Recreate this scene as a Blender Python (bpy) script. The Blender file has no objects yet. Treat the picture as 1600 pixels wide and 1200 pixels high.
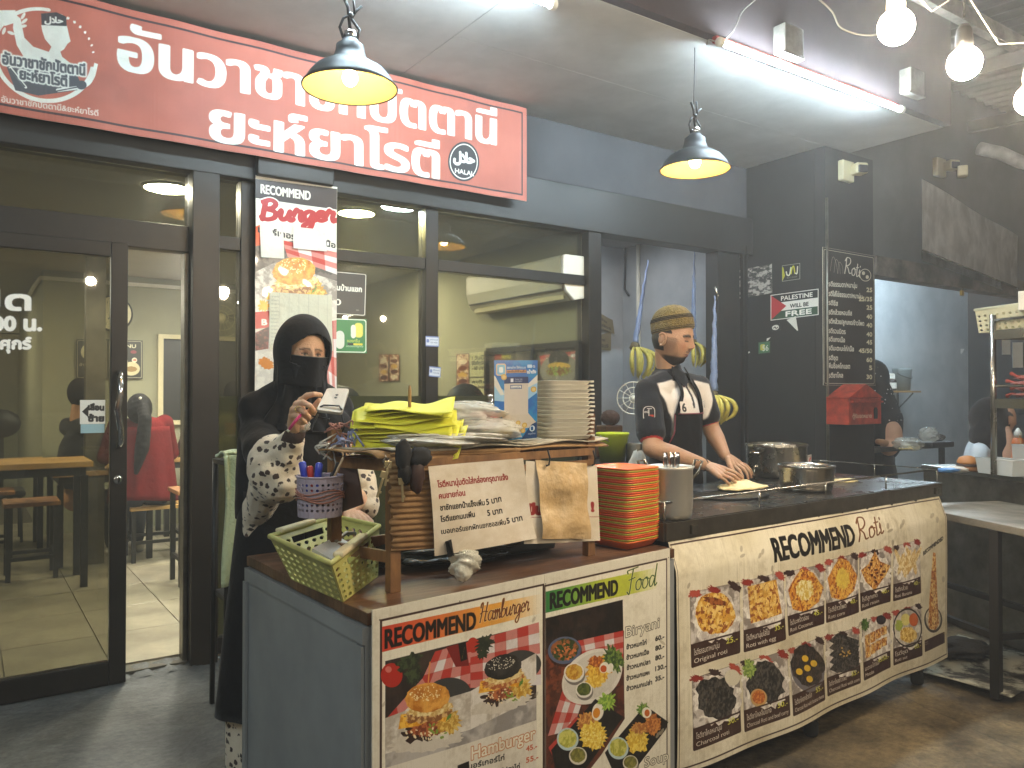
import bpy, bmesh, math, random
import numpy as np
from mathutils import Vector, Matrix
random.seed(7); RNG = np.random.default_rng(11)
SC = bpy.context.scene; COL = SC.collection

# ------------------------------------------------------------------ camera, world, exposure
YAW = math.radians(34.6); PITCH = math.radians(0.69); CH = 1.40; FPX = 1240.0
cd = bpy.data.cameras.new('camera'); cam = bpy.data.objects.new('camera', cd); COL.objects.link(cam)
cam.location = (0, 0, CH); cam.rotation_euler = (math.pi/2 + PITCH, 0, -YAW)
cd.sensor_width = 36; cd.lens = FPX/1600*36; cd.clip_start = .05; cd.clip_end = 200
SC.camera = cam
W = bpy.data.worlds.new('World'); SC.world = W; W.use_nodes = True
wn = W.node_tree.nodes; wl = W.node_tree.links
sky = wn.new('ShaderNodeTexSky'); sky.sky_type = 'NISHITA'; sky.sun_disc = False
sky.sun_elevation = math.radians(-3); sky.sun_rotation = math.radians(200)
wl.new(sky.outputs[0], wn['Background'].inputs[0]); wn['Background'].inputs[1].default_value = 0.12
SC.view_settings.view_transform = 'Standard'; SC.view_settings.look = 'None'
SC.view_settings.exposure = 1.9; SC.view_settings.gamma = 1.0
SC.cycles.max_bounces = 8; SC.cycles.transparent_max_bounces = 16; SC.cycles.volume_bounces = 0
SC.cycles.sample_clamp_indirect = 4.0; SC.cycles.caustics_reflective = False; SC.cycles.caustics_refractive = False
SC.cycles.use_denoising = True
TUBE_E, BULB_E, PEND_E, ROOM_E = 104.0, 135.0, 90.0, 112.0
HAZE = 0.0125

# ------------------------------------------------------------------ turning a bearing into a place
_R = cam.rotation_euler.to_matrix()
def ray(px, py):
    return _R @ Vector(((px-800)/FPX, (600-py)/FPX, -1.0))
O3 = Vector((0, 0, CH))
def atY(px, py, Y): d = ray(px, py); return O3 + d*(Y/d.y)
def atX(px, py, X): d = ray(px, py); return O3 + d*(X/d.x)
def atZ(px, py, Z): d = ray(px, py); return O3 + d*((Z-CH)/d.z)
def atD(px, py, D): return O3 + ray(px, py)*D
class Plane:                      # upright plane through two floor points: u metres along, v metres up, w metres out towards the street
    def __init__(s, p0, p1):
        s.o = Vector((p0[0], p0[1], 0)); s.u = Vector((p1[0]-p0[0], p1[1]-p0[1], 0)).normalized()
        s.n = Vector((s.u.y, -s.u.x, 0)); s.up = Vector((0, 0, 1))
    def hit(s, px, py, w=0.0):
        d = ray(px, py); t = ((s.o + s.n*w) - O3).dot(s.n)/d.dot(s.n); p = O3 + d*t - s.o
        return p.dot(s.u), p.z
    def pt(s, u, v, w=0.0): return s.o + s.u*u + s.up*v + s.n*w

# ------------------------------------------------------------------ objects
def tag(o, label=None, cat=None, group=None, kind=None):
    if label: o['label'] = label
    if cat: o['category'] = cat
    if group: o['group'] = group
    if kind: o['kind'] = kind
    return o
def thing(name, label, cat, loc=(0, 0, 0), group=None):
    o = bpy.data.objects.new(name, None); COL.objects.link(o); o.location = loc; o.empty_display_size = .1
    return tag(o, label, cat, group)
def wloc(o):
    l = Vector((0, 0, 0))
    while o is not None: l = l + Vector(o.location); o = o.parent
    return l
def kids(o): return [c for c in bpy.data.objects if c.parent == o]
def dup(o, loc=None, rotz=None, label=None, parent=None, group=None, scale=None):
    tree = {}
    for c in bpy.data.objects:
        if c.parent: tree.setdefault(c.parent.name, []).append(c)
    def cp(s, par):
        c = s.copy(); COL.objects.link(c); c.parent = par
        for k in tree.get(s.name, []): cp(k, c)
        return c
    r = cp(o, parent)
    if loc is not None: r.location = loc
    if rotz is not None: r.rotation_euler = (r.rotation_euler[0], r.rotation_euler[1], rotz)
    if label: r['label'] = label
    if group: r['group'] = group
    if scale: r.scale = scale
    return r

class MB:
    def __init__(s): s.v = []; s.f = []; s.m = []; s.uv = {}; s.smooth = []
    def add(s, vs, fs, m=0, sm=False, uvs=None):
        b = len(s.v); s.v += [Vector(p) for p in vs]
        if uvs:
            for i, t in enumerate(uvs): s.uv[b+i] = t
        for f in fs: s.f.append([b+i for i in f]); s.m.append(m); s.smooth.append(sm)
        return s
    def box(s, c, d, rot=0, m=0, M=None):
        c = Vector(c); x, y, z = d[0]/2, d[1]/2, d[2]/2
        R = M if M is not None else Matrix.Rotation(rot, 3, 'Z')
        vs = [c + R @ Vector((a*x, b*y, e*z)) for a in (-1, 1) for b in (-1, 1) for e in (-1, 1)]
        return s.add(vs, [(0,1,3,2),(4,6,7,5),(0,4,5,1),(2,3,7,6),(0,2,6,4),(1,5,7,3)], m)
    def box2(s, a, b, m=0):
        return s.box([(a[i]+b[i])/2 for i in range(3)], [abs(b[i]-a[i]) for i in range(3)], m=m)
    def bar(s, p0, p1, w, h, m=0, up=(0, 0, 1)):
        p0, p1 = Vector(p0), Vector(p1); d = p1-p0; L = d.length; d = d/L
        up = Vector(up); sx = d.cross(up)
        if sx.length < 1e-4: sx = d.cross(Vector((0, 1, 0)))
        sx.normalize(); uz = sx.cross(d)
        M = Matrix((d, sx, uz)).transposed()
        return s.box((p0+p1)/2, (L, w, h), M=M, m=m)
    def prism(s, poly, ext, m=0):
        n = len(poly); e = Vector(ext); P = [Vector(p) for p in poly]
        return s.add(P + [p+e for p in P], [list(range(n))[::-1], list(range(n, 2*n))] + [(i, (i+1) % n, n+(i+1) % n, n+i) for i in range(n)], m)
    def tube(s, path, r, n=8, m=0, cap=True, closed=False, sx=1.0):
        P = [Vector(p) for p in path]; N = len(P); R = r if hasattr(r, '__len__') else [r]*N
        vs = []; prev = None
        for i, p in enumerate(P):
            if closed: t = (P[(i+1) % N]-P[i-1])
            else: t = P[min(i+1, N-1)]-P[max(i-1, 0)]
            if t.length < 1e-9: t = Vector((0, 0, 1))
            t.normalize()
            if prev is None:
                a = Vector((0, 0, 1)) if abs(t.z) < .9 else Vector((1, 0, 0)); x = t.cross(a).normalized()
            else:
                x = (prev - t*prev.dot(t))
                x = x.normalized() if x.length > 1e-6 else prev
            prev = x; y = t.cross(x)
            for k in range(n):
                a = 2*math.pi*k/n; vs.append(p + (x*math.cos(a)*sx + y*math.sin(a))*R[i])
        fs = []
        for i in range(N if closed else N-1):
            j = (i+1) % N
            for k in range(n): fs.append((i*n+k, i*n+(k+1) % n, j*n+(k+1) % n, j*n+k))
        if cap and not closed: fs += [list(range(n))[::-1], [(N-1)*n+k for k in range(n)]]
        return s.add(vs, fs, m, sm=True)
    def lathe(s, prof, c, n=24, m=0, M=None, sm=True, sx=1, sy=1, caps=True):
        c = Vector(c); M = M or Matrix.Identity(3); vs = []
        for r, z in prof:
            for k in range(n):
                a = 2*math.pi*k/n; vs.append(c + M @ Vector((r*math.cos(a)*sx, r*math.sin(a)*sy, z)))
        fs = [(i*n+k, i*n+(k+1) % n, (i+1)*n+(k+1) % n, (i+1)*n+k) for i in range(len(prof)-1) for k in range(n)]
        if caps:
            if prof[0][0] > 1e-5: fs.append(list(range(n))[::-1])
            if prof[-1][0] > 1e-5: fs.append([(len(prof)-1)*n+k for k in range(n)])
        return s.add(vs, fs, m, sm)
    def ball(s, c, r, n=16, m=0, M=None):
        if not hasattr(r, '__len__'): r = (r, r, r)
        h = n//2; prof = [(math.sin(math.pi*i/h), -math.cos(math.pi*i/h)) for i in range(h+1)]
        M0 = (M or Matrix.Identity(3)) @ Matrix.Diagonal(Vector(r))
        return s.lathe(prof, c, n, m, M0, caps=False)
    def grid(s, fn, nu, nv, m=0, sm=True, uv=True):
        vs = []; uvs = []
        for j in range(nv+1):
            for i in range(nu+1):
                a, b = i/nu, j/nv; vs.append(fn(a, b)); uvs.append((a, b))
        fs = [(j*(nu+1)+i, j*(nu+1)+i+1, (j+1)*(nu+1)+i+1, (j+1)*(nu+1)+i) for j in range(nv) for i in range(nu)]
        return s.add(vs, fs, m, sm, uvs if uv else None)
    def build(s, name, mats, parent=None, loc=None, bevel=0, thick=0, weld=False, subd=0):
        base = wloc(parent) if parent is not None else (Vector(loc) if loc is not None else Vector((0, 0, 0)))
        me = bpy.data.meshes.new(name)
        me.from_pydata([tuple(p-base) for p in s.v], [], s.f)
        if not isinstance(mats, (list, tuple)): mats = [mats]
        for q in mats: me.materials.append(q)
        me.polygons.foreach_set('material_index', s.m); me.polygons.foreach_set('use_smooth', s.smooth)
        if s.uv:
            ul = me.uv_layers.new(name='UVMap'); d = ul.data
            for l in me.loops:
                t = s.uv.get(l.vertex_index)
                if t: d[l.index].uv = t
        bm = bmesh.new(); bm.from_mesh(me)
        if weld: bmesh.ops.remove_doubles(bm, verts=bm.verts, dist=1e-5)
        if not s.uv or weld: bmesh.ops.recalc_face_normals(bm, faces=bm.faces)
        bm.to_mesh(me); bm.free(); me.update()
        o = bpy.data.objects.new(name, me); COL.objects.link(o)
        if parent is not None: o.parent = parent
        else: o.location = base
        if thick: q = o.modifiers.new('s', 'SOLIDIFY'); q.thickness = thick; q.offset = 0
        if bevel: q = o.modifiers.new('b', 'BEVEL'); q.width = bevel; q.segments = 2; q.limit_method = 'ANGLE'
        if subd: q = o.modifiers.new('u', 'SUBSURF'); q.levels = subd; q.render_levels = subd
        return o

# ------------------------------------------------------------------ materials
def srgb(c):
    if isinstance(c, str): c = tuple(int(c[i:i+2], 16)/255 for i in (0, 2, 4))
    return tuple((x/12.92 if x <= .04045 else ((x+.055)/1.055)**2.4) for x in c[:3])
def mat(name, col, rough=.5, metal=0, var=0, vs=6, bump=0, bs=60, spec=.5, trans=0, em=None, es=0, col2=None, alpha=1, coat=0, sheen=0, stretch=None, thr=(.4, .65)):
    m = bpy.data.materials.new(name); m.use_nodes = True; n = m.node_tree.nodes; l = m.node_tree.links
    p = n['Principled BSDF']; c = srgb(col)
    p.inputs['Base Color'].default_value = (*c, 1); p.inputs['Roughness'].default_value = rough
    p.inputs['Metallic'].default_value = metal; p.inputs['Specular IOR Level'].default_value = spec
    p.inputs['Transmission Weight'].default_value = trans; p.inputs['Alpha'].default_value = alpha
    p.inputs['Coat Weight'].default_value = coat; p.inputs['Sheen Weight'].default_value = sheen
    if em: p.inputs['Emission Color'].default_value = (*srgb(em), 1); p.inputs['Emission Strength'].default_value = es
    if var or bump or col2:
        tc = n.new('ShaderNodeTexCoord'); mp = n.new('ShaderNodeMapping'); l.new(tc.outputs['Object'], mp.inputs[0])
        if stretch: mp.inputs['Scale'].default_value = stretch
    if var or col2:
        no = n.new('ShaderNodeTexNoise'); no.inputs['Scale'].default_value = vs; no.inputs['Detail'].default_value = 8; no.inputs['Roughness'].default_value = .65
        l.new(mp.outputs[0], no.inputs['Vector']); cr = n.new('ShaderNodeValToRGB')
        d = srgb(col2) if col2 else tuple(x*(1-var) for x in c)
        cr.color_ramp.elements[0].position = thr[0]; cr.color_ramp.elements[1].position = thr[1]
        cr.color_ramp.elements[0].color = (*d, 1); cr.color_ramp.elements[1].color = (*c, 1)
        l.new(no.outputs[0], cr.inputs[0]); l.new(cr.outputs[0], p.inputs['Base Color'])
        mr = n.new('ShaderNodeMapRange'); mr.inputs[3].default_value = min(1, rough+.15); mr.inputs[4].default_value = max(0.02, rough-.08)
        l.new(no.outputs[0], mr.inputs[0]); l.new(mr.outputs[0], p.inputs['Roughness'])
    if bump:
        nb = n.new('ShaderNodeTexNoise'); nb.inputs['Scale'].default_value = bs; nb.inputs['Detail'].default_value = 6
        l.new(mp.outputs[0], nb.inputs['Vector']); bp = n.new('ShaderNodeBump'); bp.inputs['Strength'].default_value = bump; bp.inputs['Distance'].default_value = .01
        l.new(nb.outputs[0], bp.inputs['Height']); l.new(bp.outputs[0], p.inputs['Normal'])
    return m
def pane_mat(name, tint, film=0.0, filmcol='9aa090', gloss=.06, smudge=.02, translucent=False):
    m = bpy.data.materials.new(name); m.use_nodes = True; n = m.node_tree.nodes; l = m.node_tree.links
    n.remove(n['Principled BSDF']); out = n['Material Output']
    tr = n.new('ShaderNodeBsdfTransparent'); tr.inputs[0].default_value = (*srgb(tint), 1)
    gl = n.new('ShaderNodeBsdfGlossy'); gl.inputs[0].default_value = (1, 1, 1, 1); gl.inputs['Roughness'].default_value = .02
    df = n.new('ShaderNodeBsdfDiffuse'); df.inputs[0].default_value = (*srgb(filmcol), 1)
    dsrc = df.outputs[0]
    if translucent:
        tl_ = n.new('ShaderNodeBsdfTranslucent'); tl_.inputs[0].default_value = (*srgb(filmcol), 1); mt_ = n.new('ShaderNodeMixShader'); l.new(df.outputs[0], mt_.inputs[1]); l.new(tl_.outputs[0], mt_.inputs[2]); dsrc = mt_.outputs[0]
    tc = n.new('ShaderNodeTexCoord'); no = n.new('ShaderNodeTexNoise'); no.inputs['Scale'].default_value = 2.2; no.inputs['Detail'].default_value = 6
    l.new(tc.outputs['Object'], no.inputs['Vector'])
    mr = n.new('ShaderNodeMapRange'); mr.inputs[1].default_value = .35; mr.inputs[2].default_value = .75; mr.inputs[3].default_value = film; mr.inputs[4].default_value = min(1, film+smudge)
    l.new(no.outputs[0], mr.inputs[0])
    m1 = n.new('ShaderNodeMixShader'); l.new(mr.outputs[0], m1.inputs[0]); l.new(tr.outputs[0], m1.inputs[1]); l.new(dsrc, m1.inputs[2])
    lw = n.new('ShaderNodeFresnel'); lw.inputs[0].default_value = 1.5
    ad = n.new('ShaderNodeMath'); ad.operation = 'ADD'; ad.inputs[1].default_value = gloss-.04; ad.use_clamp = True; l.new(lw.outputs[0], ad.inputs[0])
    m2 = n.new('ShaderNodeMixShader'); l.new(ad.outputs[0], m2.inputs[0]); l.new(m1.outputs[0], m2.inputs[1]); l.new(gl.outputs[0], m2.inputs[2])
    l.new(m2.outputs[0], out.inputs[0]); return m
def emit_mat(name, col, e):
    m = bpy.data.materials.new(name); m.use_nodes = True; n = m.node_tree.nodes; l = m.node_tree.links
    n.remove(n['Principled BSDF']); em = n.new('ShaderNodeEmission'); em.inputs[0].default_value = (*srgb(col), 1); em.inputs[1].default_value = e
    l.new(em.outputs[0], n['Material Output'].inputs[0]); return m
def img_mat(name, cv, rough=.45, bump=0, coat=0, wrinkle=6):
    h, w, _ = cv.a.shape
    im = bpy.data.images.new(name, w, h, alpha=False); buf = np.ones((h, w, 4), np.float32); buf[..., :3] = np.clip(cv.a[::-1], 0, 1)
    im.pixels.foreach_set(buf.ravel()); im.update(); im.pack()
    m = bpy.data.materials.new(name); m.use_nodes = True; n = m.node_tree.nodes; l = m.node_tree.links; p = n['Principled BSDF']
    t = n.new('ShaderNodeTexImage'); t.image = im; t.extension = 'EXTEND'; uvn = n.new('ShaderNodeUVMap'); l.new(uvn.outputs[0], t.inputs[0]); l.new(t.outputs[0], p.inputs['Base Color'])
    p.inputs['Roughness'].default_value = rough; p.inputs['Coat Weight'].default_value = coat
    if bump:
        tc = n.new('ShaderNodeTexCoord'); nb = n.new('ShaderNodeTexNoise'); nb.inputs['Scale'].default_value = wrinkle; nb.inputs['Detail'].default_value = 5
        l.new(tc.outputs['Object'], nb.inputs['Vector']); bp = n.new('ShaderNodeBump'); bp.inputs['Strength'].default_value = bump; bp.inputs['Distance'].default_value = .02
        l.new(nb.outputs[0], bp.inputs['Height']); l.new(bp.outputs[0], p.inputs['Normal'])
    return m
def vcol_mat(name, rough=.5, bump=0, bs=80, sheen=0, spec=.5, sss=0):
    m = bpy.data.materials.new(name); m.use_nodes = True; n = m.node_tree.nodes; l = m.node_tree.links; p = n['Principled BSDF']
    a = n.new('ShaderNodeVertexColor'); a.layer_name = 'Col'; l.new(a.outputs[0], p.inputs['Base Color'])
    p.inputs['Roughness'].default_value = rough; p.inputs['Sheen Weight'].default_value = sheen; p.inputs['Specular IOR Level'].default_value = spec
    if sss: p.inputs['Subsurface Weight'].default_value = sss; p.inputs['Subsurface Scale'].default_value = .01
    if bump:
        tc = n.new('ShaderNodeTexCoord'); nb = n.new('ShaderNodeTexNoise'); nb.inputs['Scale'].default_value = bs; nb.inputs['Detail'].default_value = 5
        l.new(tc.outputs['Object'], nb.inputs['Vector']); bp = n.new('ShaderNodeBump'); bp.inputs['Strength'].default_value = bump; bp.inputs['Distance'].default_value = .01
        l.new(nb.outputs[0], bp.inputs['Height']); l.new(bp.outputs[0], p.inputs['Normal'])
    return m
# ------------------------------------------------------------------ flat print: a small painter whose canvas is a piece of a plane
_tc = {}
def text_contours(s):
    if s in _tc: return _tc[s]
    c = bpy.data.curves.new('t', 'FONT'); c.body = s; c.fill_mode = 'NONE'; c.resolution_u = 3
    o = bpy.data.objects.new('t', c); COL.objects.link(o); me = o.to_mesh()
    V = np.array([v.co[:2] for v in me.vertices]).reshape(-1, 2); E = [tuple(e.vertices) for e in me.edges]
    o.to_mesh_clear(); bpy.data.objects.remove(o); bpy.data.curves.remove(c)
    nb = {}
    for a, b in E: nb.setdefault(a, []).append(b); nb.setdefault(b, []).append(a)
    seen = set(); out = []
    for st in range(len(V)):
        if st in seen or st not in nb: continue
        loop = [st]; seen.add(st); cur = st
        while True:
            nx = [q for q in nb[cur] if q not in seen]
            if not nx: break
            q = min(nx) if cur == st else nx[0]
            loop.append(q); seen.add(q); cur = q
        out.append(V[loop])
    _tc[s] = out; return out
def cover(cs, W, H, ss=3):
    """nonzero winding coverage of closed contours (pixel coordinates, y down)"""
    cs = [c for c in cs if len(c) > 2]
    if not cs: return None
    allp = np.concatenate(cs); x0 = max(0, int(math.floor(allp[:, 0].min()))-1); x1 = min(W, int(math.ceil(allp[:, 0].max()))+2)
    y0 = max(0, int(math.floor(allp[:, 1].min()))-1); y1 = min(H, int(math.ceil(allp[:, 1].max()))+2)
    if x1 <= x0 or y1 <= y0: return None
    w, h = (x1-x0)*ss, (y1-y0)*ss
    A = np.concatenate([c for c in cs]); B = np.concatenate([np.roll(c, -1, 0) for c in cs])
    A = (A-[x0, y0])*ss; B = (B-[x0, y0])*ss
    up = B[:, 1] > A[:, 1]; sgn = np.where(up, 1, -1); lo = np.where(up[:, None], A, B); hi = np.where(up[:, None], B, A)
    r0 = np.clip(np.ceil(lo[:, 1]-.5), 0, h).astype(int); r1 = np.clip(np.ceil(hi[:, 1]-.5), 0, h).astype(int); cnt = r1-r0
    k = cnt > 0; lo, hi, r0, cnt, sgn = lo[k], hi[k], r0[k], cnt[k], sgn[k]
    if len(cnt) == 0: return None
    idx = np.repeat(np.arange(len(cnt)), cnt); off = np.arange(cnt.sum())-np.repeat(np.cumsum(cnt)-cnt, cnt); rows = r0[idx]+off
    t = (rows+.5-lo[idx, 1])/(hi[idx, 1]-lo[idx, 1]); x = lo[idx, 0]+t*(hi[idx, 0]-lo[idx, 0])
    col = np.clip(np.ceil(x-.5), 0, w).astype(int)
    acc = np.zeros((h, w+1), np.int32); np.add.at(acc, (rows, col), sgn[idx]); m = (np.cumsum(acc, 1)[:, :w] != 0).astype(np.float32)
    return m.reshape(h//ss, ss, w//ss, ss).mean((1, 3)), x0, y0
def dilate(m, rx, ry):
    rx, ry = max(rx, 0), max(ry, 0); o = m.copy(); h, w = m.shape
    for dy in range(-int(math.ceil(ry)), int(math.ceil(ry))+1):
        for dx in range(-int(math.ceil(rx)), int(math.ceil(rx))+1):
            d = ((dx/max(rx, .01))**2 if dx else 0)+((dy/max(ry, .01))**2 if dy else 0)
            if d > 1.6 or (dx == 0 and dy == 0): continue
            k = 1.0 if d <= 1.0 else .5
            s = np.zeros_like(m); ys, yd = (max(0, -dy), max(0, dy)); xs, xd = (max(0, -dx), max(0, dx))
            s[yd:h-ys, xd:w-xs] = m[ys:h-yd, xs:w-xd]; o = np.maximum(o, s*k)
    return o
def vnoise(h, w, sc, seed=0, octs=4):
    r = np.random.default_rng(seed); out = np.zeros((h, w), np.float32); amp = 1; tot = 0
    for o in range(octs):
        s = max(sc/(2**o), 1.2); gh, gw = int(h/s)+3, int(w/s)+3; g = r.random((gh, gw)).astype(np.float32)
        y = np.arange(h)/s; x = np.arange(w)/s; yi = y.astype(int); xi = x.astype(int); fy = (y-yi)[:, None]; fx = (x-xi)[None]
        fy = fy*fy*(3-2*fy); fx = fx*fx*(3-2*fx)
        a = g[yi][:, xi]; b = g[yi][:, xi+1]; c = g[yi+1][:, xi]; d = g[yi+1][:, xi+1]
        out += amp*((a*(1-fx)+b*fx)*(1-fy)+(c*(1-fx)+d*fx)*fy); tot += amp; amp *= .6
    return out/tot
def smoothpath(P, n=6):
    P = np.array(P, float)
    if len(P) < 3: return P
    Q = np.vstack([2*P[0]-P[1], P, 2*P[-1]-P[-2]]); out = []
    for i in range(1, len(Q)-2):
        for k in range(n):
            t = k/n; a, b, c, d = Q[i-1], Q[i], Q[i+1], Q[i+2]
            out.append(.5*((2*b)+(c-a)*t+(2*a-5*b+4*c-d)*t*t+(3*b-a-3*c+d)*t**3))
    out.append(P[-1]); return np.array(out)
def rgb(c): return np.array([int(c[i:i+2], 16)/255 for i in (0, 2, 4)], np.float32) if isinstance(c, str) else np.array(c, np.float32)
GL = {'a': (1.05, [[(.8,.9),(.4,1),(.1,.6),(.15,.15),(.45,0),(.75,.4),(.85,.95),(.8,.3),(.95,0),(1.15,.15)]]),
 'm': (1.1, [[(0,.7),(.15,1),(.2,.5),(.2,0)],[(.2,.5),(.45,1),(.55,.7),(.5,0)],[(.52,.5),(.8,1),(.9,.6),(.88,.15),(1.0,0),(1.15,.2)]]),
 'b': (.85, [[(0,.3),(.35,1.5),(.33,2.0),(.15,1.7),(.15,.2),(.4,0),(.75,.3),(.7,.8),(.4,.9),(.2,.6)]]),
 'u': (1.0, [[(0,.6),(.15,.95),(.12,.3),(.3,0),(.6,.3),(.75,.95),(.72,.2),(.88,0),(1.05,.2)]]),
 'r': (.7, [[(0,.4),(.2,1.1),(.35,.95),(.55,.95),(.5,.4),(.6,0),(.8,.2)]]),
 'g': (.95, [[(.75,.9),(.4,1),(.1,.6),(.2,.1),(.5,.1),(.75,.9),(.7,-.5),(.4,-1.0),(.1,-.7),(.5,-.2),(1.0,.2)]]),
 'e': (.7, [[(.05,.4),(.5,.6),(.55,.9),(.3,1),(.08,.6),(.15,.15),(.4,0),(.75,.25)]]),
 'R': (1.4, [[(.3,2.0),(.25,1),(.1,0)],[(.0,1.6),(.4,2.1),(1.0,2.0),(1.1,1.5),(.7,1.1),(.35,1.05),(.7,.7),(1.0,.1),(1.35,.15)]]),
 'o': (.85, [[(.5,1),(.1,.7),(.15,.1),(.5,0),(.75,.4),(.6,.95),(.45,.9),(.9,.8)]]),
 't': (.6, [[(.3,1.7),(.2,.2),(.4,0),(.6,.2)],[(0,1.15),(.3,1.17),(.6,1.2)]]),
 'i': (.5, [[(.05,.5),(.2,.95),(.15,.2),(.3,0),(.5,.2)],[(.25,1.35),(.26,1.4),(.27,1.45)]]),
 'H': (1.3, [[(.05,1.5),(.1,1.9),(.35,2.0),(.3,1),(.1,0)],[(1.1,2.05),(.95,1),(.85,.1),(1.1,.1)],[(0,.9),(.6,1.1),(1.2,1.0)]]),
 'F': (1.2, [[(.2,1.6),(.1,1.9),(.6,2.0),(1.4,2.1)],[(.8,2.0),(.65,1),(.5,-.2),(.2,0)],[(.3,1.05),(.7,1.1),(1.1,1.2)]]),
 'd': (1.1, [[(.7,.9),(.35,1),(.1,.55),(.2,.05),(.5,.1),(.8,.9),(.95,2.0),(.8,.5),(.85,0),(1.1,.2)]]),
 'B': (1.3, [[(.3,2.0),(.25,1),(.2,0)],[(0,1.7),(.6,2.1),(1.0,1.8),(.8,1.3),(.4,1.1),(1.0,.9),(1.0,.3),(.5,0),(.1,.2)]])}
class Cv:
    """canvas over plane rectangle u0..u1, v0..v1; the map m turns a bearing in the photograph into canvas pixels"""
    def __init__(s, plane, u0, v0, u1, v1, ppm, bg, w=0.0):
        s.pl, s.u0, s.v0, s.u1, s.v1, s.k, s.w = plane, u0, v0, u1, v1, ppm, w
        s.W, s.H = max(4, int(round((u1-u0)*ppm))), max(4, int(round((v1-v0)*ppm))); s.a = np.zeros((s.H, s.W, 3), np.float32)+rgb(bg)
        s.seed = 1
    def m(s, p):
        u, v = s.pl.hit(p[0], p[1], s.w); return ((u-s.u0)*s.k, (s.v1-v)*s.k)
    def put(s, cov, col, alpha=1.0):
        if cov is None: return
        m, x0, y0 = cov; h, w = m.shape; r = s.a[y0:y0+h, x0:x0+w]; q = (m*alpha)[..., None]
        c = col(h, w) if callable(col) else rgb(col)
        s.a[y0:y0+h, x0:x0+w] = r*(1-q)+c*q
    def tex(s, c1, c2, sc, lo=.4, hi=.6, c3=None):
        s.seed += 1; sd = s.seed; sc = sc*getattr(s, 'ts', 1.0)
        def f(h, w):
            n = vnoise(h, w, sc, sd); t = np.clip((n-lo)/(hi-lo), 0, 1)[..., None]; o = rgb(c1)*(1-t)+rgb(c2)*t
            if c3 is not None:
                n = vnoise(h, w, sc*.8, sd+77); t = np.clip((n-.56)/.08, 0, 1)[..., None]; o = o*(1-t)+rgb(c3)*t
            return o
        return f
    def texa(s, *a, **k): return s.tex(*a, **k)(s.H, s.W)
    def polyc(s, P, col, alpha=1): s.put(cover([np.array(P, float)], s.W, s.H), col, alpha)
    def poly(s, P, col, alpha=1): s.polyc([s.m(p) for p in P], col, alpha)
    def rectc(s, x0, y0, x1, y1, col, alpha=1, r=0):
        if r:
            P = []
            for cx, cy, a0 in ((x1-r, y0+r, -90), (x1-r, y1-r, 0), (x0+r, y1-r, 90), (x0+r, y0+r, 180)):
                P += [(cx+r*math.cos(math.radians(a0+t)), cy+r*math.sin(math.radians(a0+t))) for t in (0, 22, 45, 68, 90)]
        else: P = [(x0, y0), (x1, y0), (x1, y1), (x0, y1)]
        s.polyc(P, col, alpha)
    def ell(s, c, rx, ry, col, rot=0, alpha=1, rough=0, n=44, seed=0):
        rr = random.Random(seed); P = []; rot = math.radians(rot)
        for i in range(n):
            a = 2*math.pi*i/n; q = 1+rough*(rr.random()-.5)*2; x, y = rx*math.cos(a)*q, ry*math.sin(a)*q
            P.append((c[0]+x*math.cos(rot)-y*math.sin(rot), c[1]+x*math.sin(rot)+y*math.cos(rot)))
        s.poly(P, col, alpha)
    def stroke(s, P, wd, col, alpha=1, conv=True, taper=None, pen=None):
        P = smoothpath([s.m(p) for p in P] if conv else P); cs = []
        for i in range(len(P)-1):
            a, b = P[i], P[i+1]; d = b-a; L = np.hypot(*d)
            if L < 1e-6: continue
            w = wd
            if pen is not None: w = wd*(pen+(1-pen)*abs(d[1])/L)
            nrm = np.array([-d[1], d[0]])/L*w/2
            cs.append(np.array([a+nrm, b+nrm, b-nrm, a-nrm]))
            cs.append(np.array([b+[w/2*math.cos(t), -w/2*math.sin(t)] for t in np.linspace(0, 2*math.pi, 9)[:-1]]))
        s.put(cover([c if np.sum(c[:, 0]*np.roll(c[:, 1], -1)-np.roll(c[:, 0], -1)*c[:, 1]) > 0 else c[::-1] for c in cs], s.W, s.H), col, alpha)
    def _shape(s, txt, x, y, w, h, shear=0, slope=0):
        cs = text_contours(txt)
        if not cs: return None
        allp = np.concatenate(cs); xa, xb = allp[:, 0].min(), allp[:, 0].max(); kx = w/(xb-xa) if w else h/.7; ky = h/.7
        return [np.stack([x+(c[:, 0]-xa)*kx+c[:, 1]*ky*shear, y-c[:, 1]*ky+slope*(c[:, 0]-xa)*kx], 1) for c in cs]
    def textc(s, txt, x, y, w, h, col, bold=0, bx=None, alpha=1, outline=None, ocol=None, shear=0, slope=0):
        """baseline left x,y; total width w; cap height h (canvas pixels)"""
        sh = s._shape(txt, x, y, w, h, shear, slope)
        if sh is None: return
        pad = int(max(bold, bx or 0, outline or 0))+2; big = [c for c in sh]
        cov = cover(big, s.W, s.H)
        if cov is None: return
        m, x0, y0 = cov; m = np.pad(m, pad); x0 -= pad; y0 -= pad
        if bold or bx: m = dilate(m, bx if bx is not None else bold, bold)
        def crop(m):
            a, b = max(0, -y0), max(0, -x0); h_, w_ = m.shape; return m[a:min(h_, s.H-y0), b:min(w_, s.W-x0)], max(x0, 0), max(y0, 0)
        if outline: s.put(crop(dilate(m, outline, outline)), ocol, alpha)
        s.put(crop(m), col, alpha)
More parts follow.
